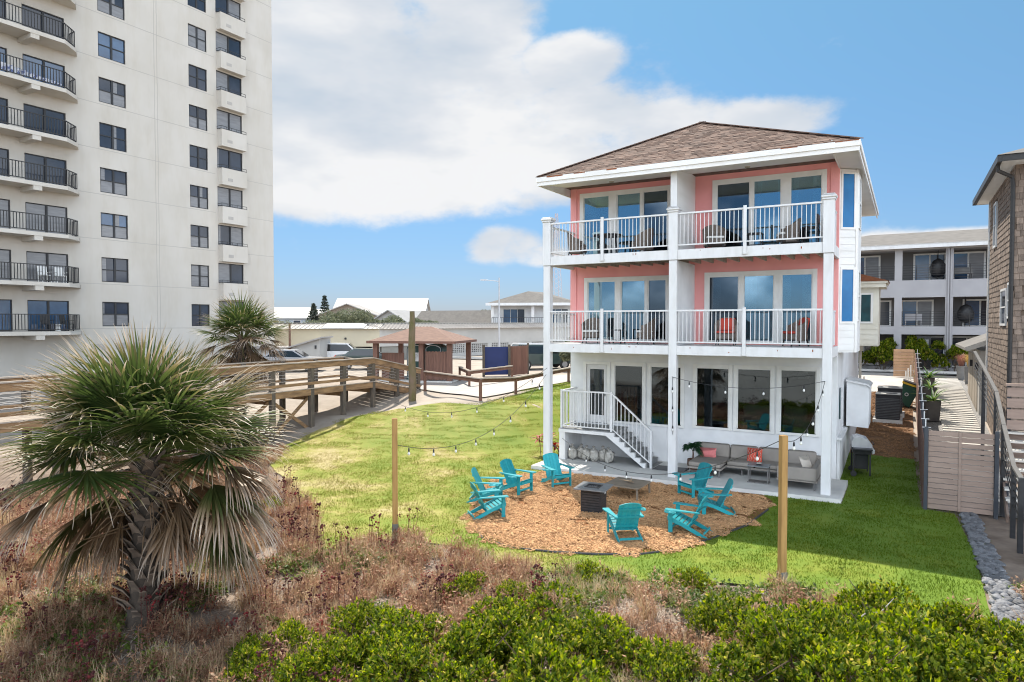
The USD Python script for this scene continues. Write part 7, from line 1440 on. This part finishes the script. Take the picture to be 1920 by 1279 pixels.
# mulch chips
M['chip'] = mat('mulch_chip', (0.57, 0.345, 0.17), (0.42, 0.225, 0.105), scale=9, rough=0.9, island=0.30, rand=0.08)
def chips(n, rad, seed):
    r = np.random.default_rng(seed); b = MB()
    for i in range(n):
        L, w, t = r.uniform(0.016, 0.042), r.uniform(0.006, 0.013), 0.005; R = rotz(r.uniform(0, 6.28)) @ roty(r.uniform(-0.5, 0.5)); c = [*r.uniform(-rad, rad, 2), r.uniform(0.004, 0.035)]
        b.add((np.array([[x, y, z] for z in (-t, t) for y in (-w, w) for x in (-L, L)]) @ R.T) + c, _BF)
    return b
MS = MULCH.difference(SLAB.buffer(0.03)); P = inside(MS, 0.4, 0.4, 0.04); n = len(P)
scatter('mulch_chips', 'orange wood chips covering the fire table bed', 'mulch', [chips(230, 0.27, 1), chips(230, 0.27, 2)], [M['chip']] * 2, P, rs.uniform(0, 6.28, n), rs.uniform(0.9, 1.1, n), rs.integers(0, 2, n))
P = inside(yard.buffer(-0.1), 0.5, 0.4, 0.03); n = len(P)
M['old_chip'] = mat('old_mulch_chip', (0.36, 0.20, 0.095), (0.22, 0.12, 0.06), scale=9, rough=0.9, island=0.35)
scatter('yard_chips', 'brown wood chips in the side yard', 'mulch', [chips(110, 0.32, 3)], [M['old_chip']], P, rs.uniform(0, 6.28, n), rs.uniform(0.9, 1.1, n), np.zeros(n, int))
# pebble strip
PEB = Polygon([T(*p)[:2] for p in [(1800, 963), (1830, 963), (1845, 1005), (1868, 1050), (1893, 1105), (1925, 1150), (1960, 1260), (1890, 1225), (1868, 1165), (1850, 1110), (1832, 1050), (1812, 1000)]])
M['stone'] = mat('river_stone', (0.21, 0.213, 0.225), (0.12, 0.122, 0.132), scale=6, rough=0.7, rand=0.35)
def stone(seed):
    m = trimesh.creation.icosphere(2); v = np.array(m.vertices); v = v * np.array([1, 0.72, 0.5]) * (1 + (meshkit.fbm(v * 1.3 + seed, 3, seed)[:, None] - 0.5) * 0.6); return v, m.faces
P = inside(PEB, 0.105, 0.35, 0.045); n = len(P); P[:, 2] += rs.uniform(0, 0.03, n)
scatter('river_stones', 'grey rounded river stones in the drainage strip beside the lawn', 'stones', [stone(i) for i in range(4)], [M['stone']] * 4, P, rs.uniform(0, 6.28, n), rs.uniform(0.055, 0.10, n), rs.integers(0, 4, n))
struct('stone_strip', sheet(PEB, 0.4, 0.05), M['gravel'], smooth=True)
# dune plants
def blades(n, rad, L0, L1, seed, w=0.006, lean=0.9, flat=0.0):
    r = np.random.default_rng(seed); b = MB()
    for i in range(n):
        a = r.uniform(0, 6.28); d = np.array([math.cos(a), math.sin(a), 0]); sd = np.array([-d[1], d[0], 0]) * w; L = r.uniform(L0, L1); e = r.uniform(0.15, lean); c = np.array([*(r.normal(size=2) * rad * 0.5), 0.0]); q = c.copy(); pts = [q.copy()]; up = math.pi / 2 * (1 - flat) - e * 0.4
        for k in range(4): q = q + (d * math.cos(up) + np.array([0, 0, math.sin(up)])) * L / 4; up -= e * r.uniform(0.3, 0.7); q[2] = max(q[2], 0.01); pts.append(q.copy())
        v = []; 
        for k, p in enumerate(pts[:-1]): v += [p - sd * (1 - k / 5), p + sd * (1 - k / 5)]
        v.append(pts[-1]); b.add(v, [[0, 1, 3], [0, 3, 2], [2, 3, 5], [2, 5, 4], [4, 5, 7], [4, 7, 6], [6, 7, 8]])
    return b
M['straw'] = leaf_mat('straw_blade', [(0, (0.30, 0.20, 0.11)), (0.5, (0.54, 0.40, 0.235)), (1, (0.74, 0.62, 0.45))], trans=0.3, use='mix', rough=0.7)
M['rusty'] = leaf_mat('rusty_blade', [(0, (0.20, 0.095, 0.06)), (0.45, (0.42, 0.25, 0.155)), (0.8, (0.58, 0.42, 0.28)), (1, (0.70, 0.57, 0.43))], trans=0.25, use='mix', rough=0.7)
M['litter'] = leaf_mat('grey_litter', [(0, (0.24, 0.185, 0.15)), (0.5, (0.46, 0.38, 0.31)), (1, (0.68, 0.61, 0.54))], trans=0.1, use='mix', rough=0.8)
M['maroon'] = leaf_mat('maroon_seed', [(0, (0.045, 0.02, 0.018)), (0.6, (0.12, 0.03, 0.028)), (1, (0.34, 0.03, 0.035))], trans=0.1, use='mix', rough=0.8)
M['weed'] = leaf_mat('green_weed', [(0, (0.05, 0.085, 0.015)), (0.6, (0.13, 0.19, 0.03)), (1, (0.28, 0.30, 0.07))], trans=0.4, use='mix')
M['redweed'] = leaf_mat('red_weed', [(0, (0.12, 0.025, 0.02)), (0.6, (0.28, 0.06, 0.04)), (1, (0.40, 0.20, 0.09))], trans=0.35, use='mix')
def weed(n, rad, h, L, seed):
    r = np.random.default_rng(seed); V_, F_ = [], []; c_ = 0
    for i in range(n):
        c = np.array([*(r.normal(size=2) * rad * 0.5), h * r.random()]); d = r.normal(size=3); d[2] = abs(d[2]) * 0.7 + 0.1; d /= np.linalg.norm(d); ll = L * r.uniform(0.6, 1.2); v, f = leaf_quad(c, d, np.array([0, 0, 1.0]), ll, ll * 0.3); V_.append(v); F_.append(np.array(f) + c_); c_ += 5
    return np.vstack(V_), np.vstack(F_)
def stalks(n, h0, h1, seed):
    r = np.random.default_rng(seed); b = MB(); ic = trimesh.creation.icosphere(0)
    for i in range(n):
        c = np.array([*r.uniform(-0.22, 0.22, 2), 0]); h = r.uniform(h0, h1); top = c + [r.uniform(-0.08, 0.08), r.uniform(-0.08, 0.08), h]; b.tube([c, (c + top) / 2 + [0.02, 0.01, 0], top], [0.006, 0.005, 0.003], 3)
        for k in range(5): s = r.uniform(0.012, 0.028); b.add(np.array(ic.vertices) * s + top + r.normal(size=3) * 0.028 + [0, 0, 0.02], ic.faces)
        for k in range(6): z = r.uniform(0.2, 0.85); p = c + (top - c) * z; v, f = leaf_quad(p, np.array([*(r.normal(size=2)), 0.3]) / 1.5, np.array([0, 0, 1.0]), r.uniform(0.04, 0.09), 0.014); b.add(v, f)
    return b
xs = rs.uniform(-15, 9.5, 60000); ys = rs.uniform(7.6, 26, 60000); XY = np.stack([xs, ys], 1)
uu = (xs - O[0]) * U[0] + (ys - O[1]) * U[1]; vv = (xs - O[0]) * V[0] + (ys - O[1]) * V[1]
ok = ~shapely.contains_xy(LAWN.buffer(-0.12), xs, ys) & ~shapely.contains_xy(PEB, xs, ys) & ~shapely.contains_xy(SLAB, xs, ys) & ~shapely.contains_xy(MULCH, xs, ys)
ok &= (np.abs(xs) < ys * 0.80 + 0.6) & ((uu < 3.0) | ((uu > 3.75) & (vv < -0.1) & (uu < 6)))
ok &= (uu > -19.6) | (ys < 14)
ok &= ~((ys > 21) & (xs > -8.0)); ok &= ~((uu > -8.5) & (vv > -1))
XY, xs, ys = XY[ok], xs[ok], ys[ok]; _sh = np.array([[*place_px(*q[0])[:2], q[2] * (0.85, 1.0, 0.65)[q[1]]] for q in SHR]); ok = np.min(np.hypot(xs[:, None] - _sh[None, :, 0], ys[:, None] - _sh[None, :, 1]) / _sh[None, :, 2], axis=1) > rs.uniform(0.3, 1.0, len(xs)); XY, xs, ys = XY[ok], xs[ok], ys[ok]; N1_ = meshkit.fbm(np.column_stack([xs * 0.55, ys * 0.55, 0 * xs]), 3, 21); N2_ = meshkit.fbm(np.column_stack([xs * 0.9 + 7, ys * 0.9, 0 * xs]), 3, 22)
def take(mask, n): i = np.flatnonzero(mask); i = i[:n]; return np.column_stack([XY[i], ground_z(XY[i, 0], XY[i, 1]) - 0.01])
def put(name, label, cat, protos, m, mask, n, s0, s1):
    p = take(mask, n); k = len(p); scatter(name, label, cat, protos, [m] * len(protos), p, rs.uniform(0, 6.28, k), rs.uniform(s0, s1, k), rs.integers(0, len(protos), k))
left = xs < -2.5 + (ys - 12) * 0.2
hide = rs.random(len(xs))
bare = np.hypot(xs + 5.2, ys - 11.0) < 0.9                       # trodden sand at the foot of the palm
put('dry_grass', 'straw coloured dry dune grass in tussocks', 'grass', [blades(60, 0.22, 0.22, 0.46, 1), blades(46, 0.16, 0.28, 0.6, 2), blades(70, 0.3, 0.16, 0.36, 3, lean=1.3)], M['straw'], ((N1_ > 0.47) | (left & (hide < 0.45)) | (hide < 0.2)) & ~(bare & (hide > 0.12)), 1900, 0.5, 0.95)
put('rusty_grass', 'rust and pinkish brown withered dune plants', 'grass', [blades(55, 0.25, 0.22, 0.5, 4, w=0.007, lean=1.2), blades(45, 0.2, 0.3, 0.62, 5, w=0.007, lean=1.5)], M['rusty'], ((N2_ > 0.56) | (left & (hide < 0.7))) & ~(bare & (hide > 0.06)), 1000, 0.5, 0.9)
def forb(n, h, seed):
    r = np.random.default_rng(seed); b = MB()
    for i in range(n):
        c = np.array([*(r.normal(size=2) * 0.13), 0]); H_ = h * r.uniform(0.6, 1.2); tip = c + [r.uniform(-0.2, 0.2), r.uniform(-0.2, 0.2), H_]; m = (c + tip) / 2 + r.normal(size=3) * 0.03; b.tube([c, m, tip], [0.006, 0.005, 0.003], 3, cap=False)
        for k in range(7):
            s = r.uniform(0.25, 1.0); p = c + (tip - c) * s; d = r.normal(size=3); d[2] = d[2] * 0.4 - 0.15; d /= np.linalg.norm(d); L = r.uniform(0.05, 0.11); v, f = leaf_quad(p, d, np.array([0, 0, 1.0]), L, L * 0.22); b.add(v, f)
        for k in range(2): s = r.uniform(0.3, 0.8); p = c + (tip - c) * s; b.tube([p, p + [r.uniform(-0.15, 0.15), r.uniform(-0.15, 0.15), r.uniform(0.05, 0.2)]], [0.004, 0.002], 3, cap=False)
    return b
M['forb'] = leaf_mat('withered_forb', [(0, (0.10, 0.055, 0.035)), (0.35, (0.29, 0.145, 0.09)), (0.65, (0.48, 0.29, 0.175)), (1, (0.66, 0.51, 0.36))], trans=0.25, use='mix', rough=0.8)
put('withered_forbs', 'withered russet plants with curled leaves and bare twigs', 'weeds', [forb(9, 0.42, 1), forb(7, 0.55, 2), forb(11, 0.3, 3)], M['forb'], (left & (hide < 0.75)) | (N2_ > 0.50) | (hide < 0.12), 1500, 0.55, 0.95)
put('plant_litter', 'grey brown stalks and litter lying on the dune sand', 'litter', [blades(46, 0.4, 0.12, 0.42, 6, w=0.006, lean=0.5, flat=0.93), blades(46, 0.4, 0.1, 0.3, 7, w=0.008, lean=0.4, flat=0.95)], M['litter'], hide < 0.9, 1500, 0.8, 1.2)
put('seed_stalks', 'dark maroon seed heads on thin upright stalks', 'weeds', [stalks(7, 0.3, 0.62, 1), stalks(5, 0.4, 0.8, 2)], M['maroon'], (left & (N1_ > 0.44)) | ((N2_ > 0.58) & (ys < 12.5) & (xs < 1)), 150, 0.7, 1.05)
put('green_weeds', 'low bright green weeds between the dry grass', 'weeds', [weed(70, 0.3, 0.14, 0.07, 1), weed(50, 0.2, 0.2, 0.09, 2)], M['weed'], ((N2_ < 0.47) & (ys < 14.5)) | ((xs < -2.5) & (ys < 10.4) & (hide < 0.5)), 700, 0.7, 1.2)
put('red_weeds', 'red leaved low weeds on the dune', 'weeds', [weed(60, 0.26, 0.24, 0.06, 3), weed(40, 0.2, 0.32, 0.07, 4)], M['redweed'], (left | (xs < 0)) & (N1_ > 0.42), 260, 0.7, 1.1)
# single pieces lying about
M['rock'] = mat('pale_rock', (0.42, 0.385, 0.34), (0.29, 0.26, 0.23), scale=6, rough=0.95, bump=0.8, bscale=25)
for i, (x, y, s, label) in enumerate([(455, 1188, 0.16, 'flat pale rock on bare sand to the right of the palm trunk'), (525, 1178, 0.12, 'small pale rock among red weeds right of the palm'), (190, 1205, 0.22, 'weathered pale slab of stone below the palm, left of the trunk'), (275, 1192, 0.07, 'small white stone at the foot of the palm')]):
    v, f = stone(20 + i); t = thing('rock', label, 'rock', T(x, y) + [0, 0, 0.02], i * 50); part(t, 'stone_body', (v * s * np.array([1.3, 1, 0.8]), f), M['rock'], smooth=True)
t = thing('bent_twig', 'pale bent twig lying over the bright shrub at the lower right', 'twig', T(1645, 1232) + [0, 0, 0.62], 20); part(t, 'stem', MB().tube([(-0.42, 0, 0), (-0.2, 0.03, 0.06), (0.05, 0.0, 0.05), (0.2, 0.02, 0.12), (0.36, 0.04, 0.2)], [0.011, 0.012, 0.010, 0.008, 0.004], 6), M['rock'])
t = thing('dead_frond', 'grey fallen palm frond lying in the grass left of the palm trunk', 'palm frond', T(130, 1150) + [0, 0, 0.12], 0); (v, f), st = fan((0, 0, 0), 2.8, 0.08, 0.7, 0.8, 0.5, 24, np.random.default_rng(4), spread=1.0); v[:, 2] = np.maximum(v[:, 2], -0.08); part(t, 'leaf', (v, f), M['palm_dead'], st=st)
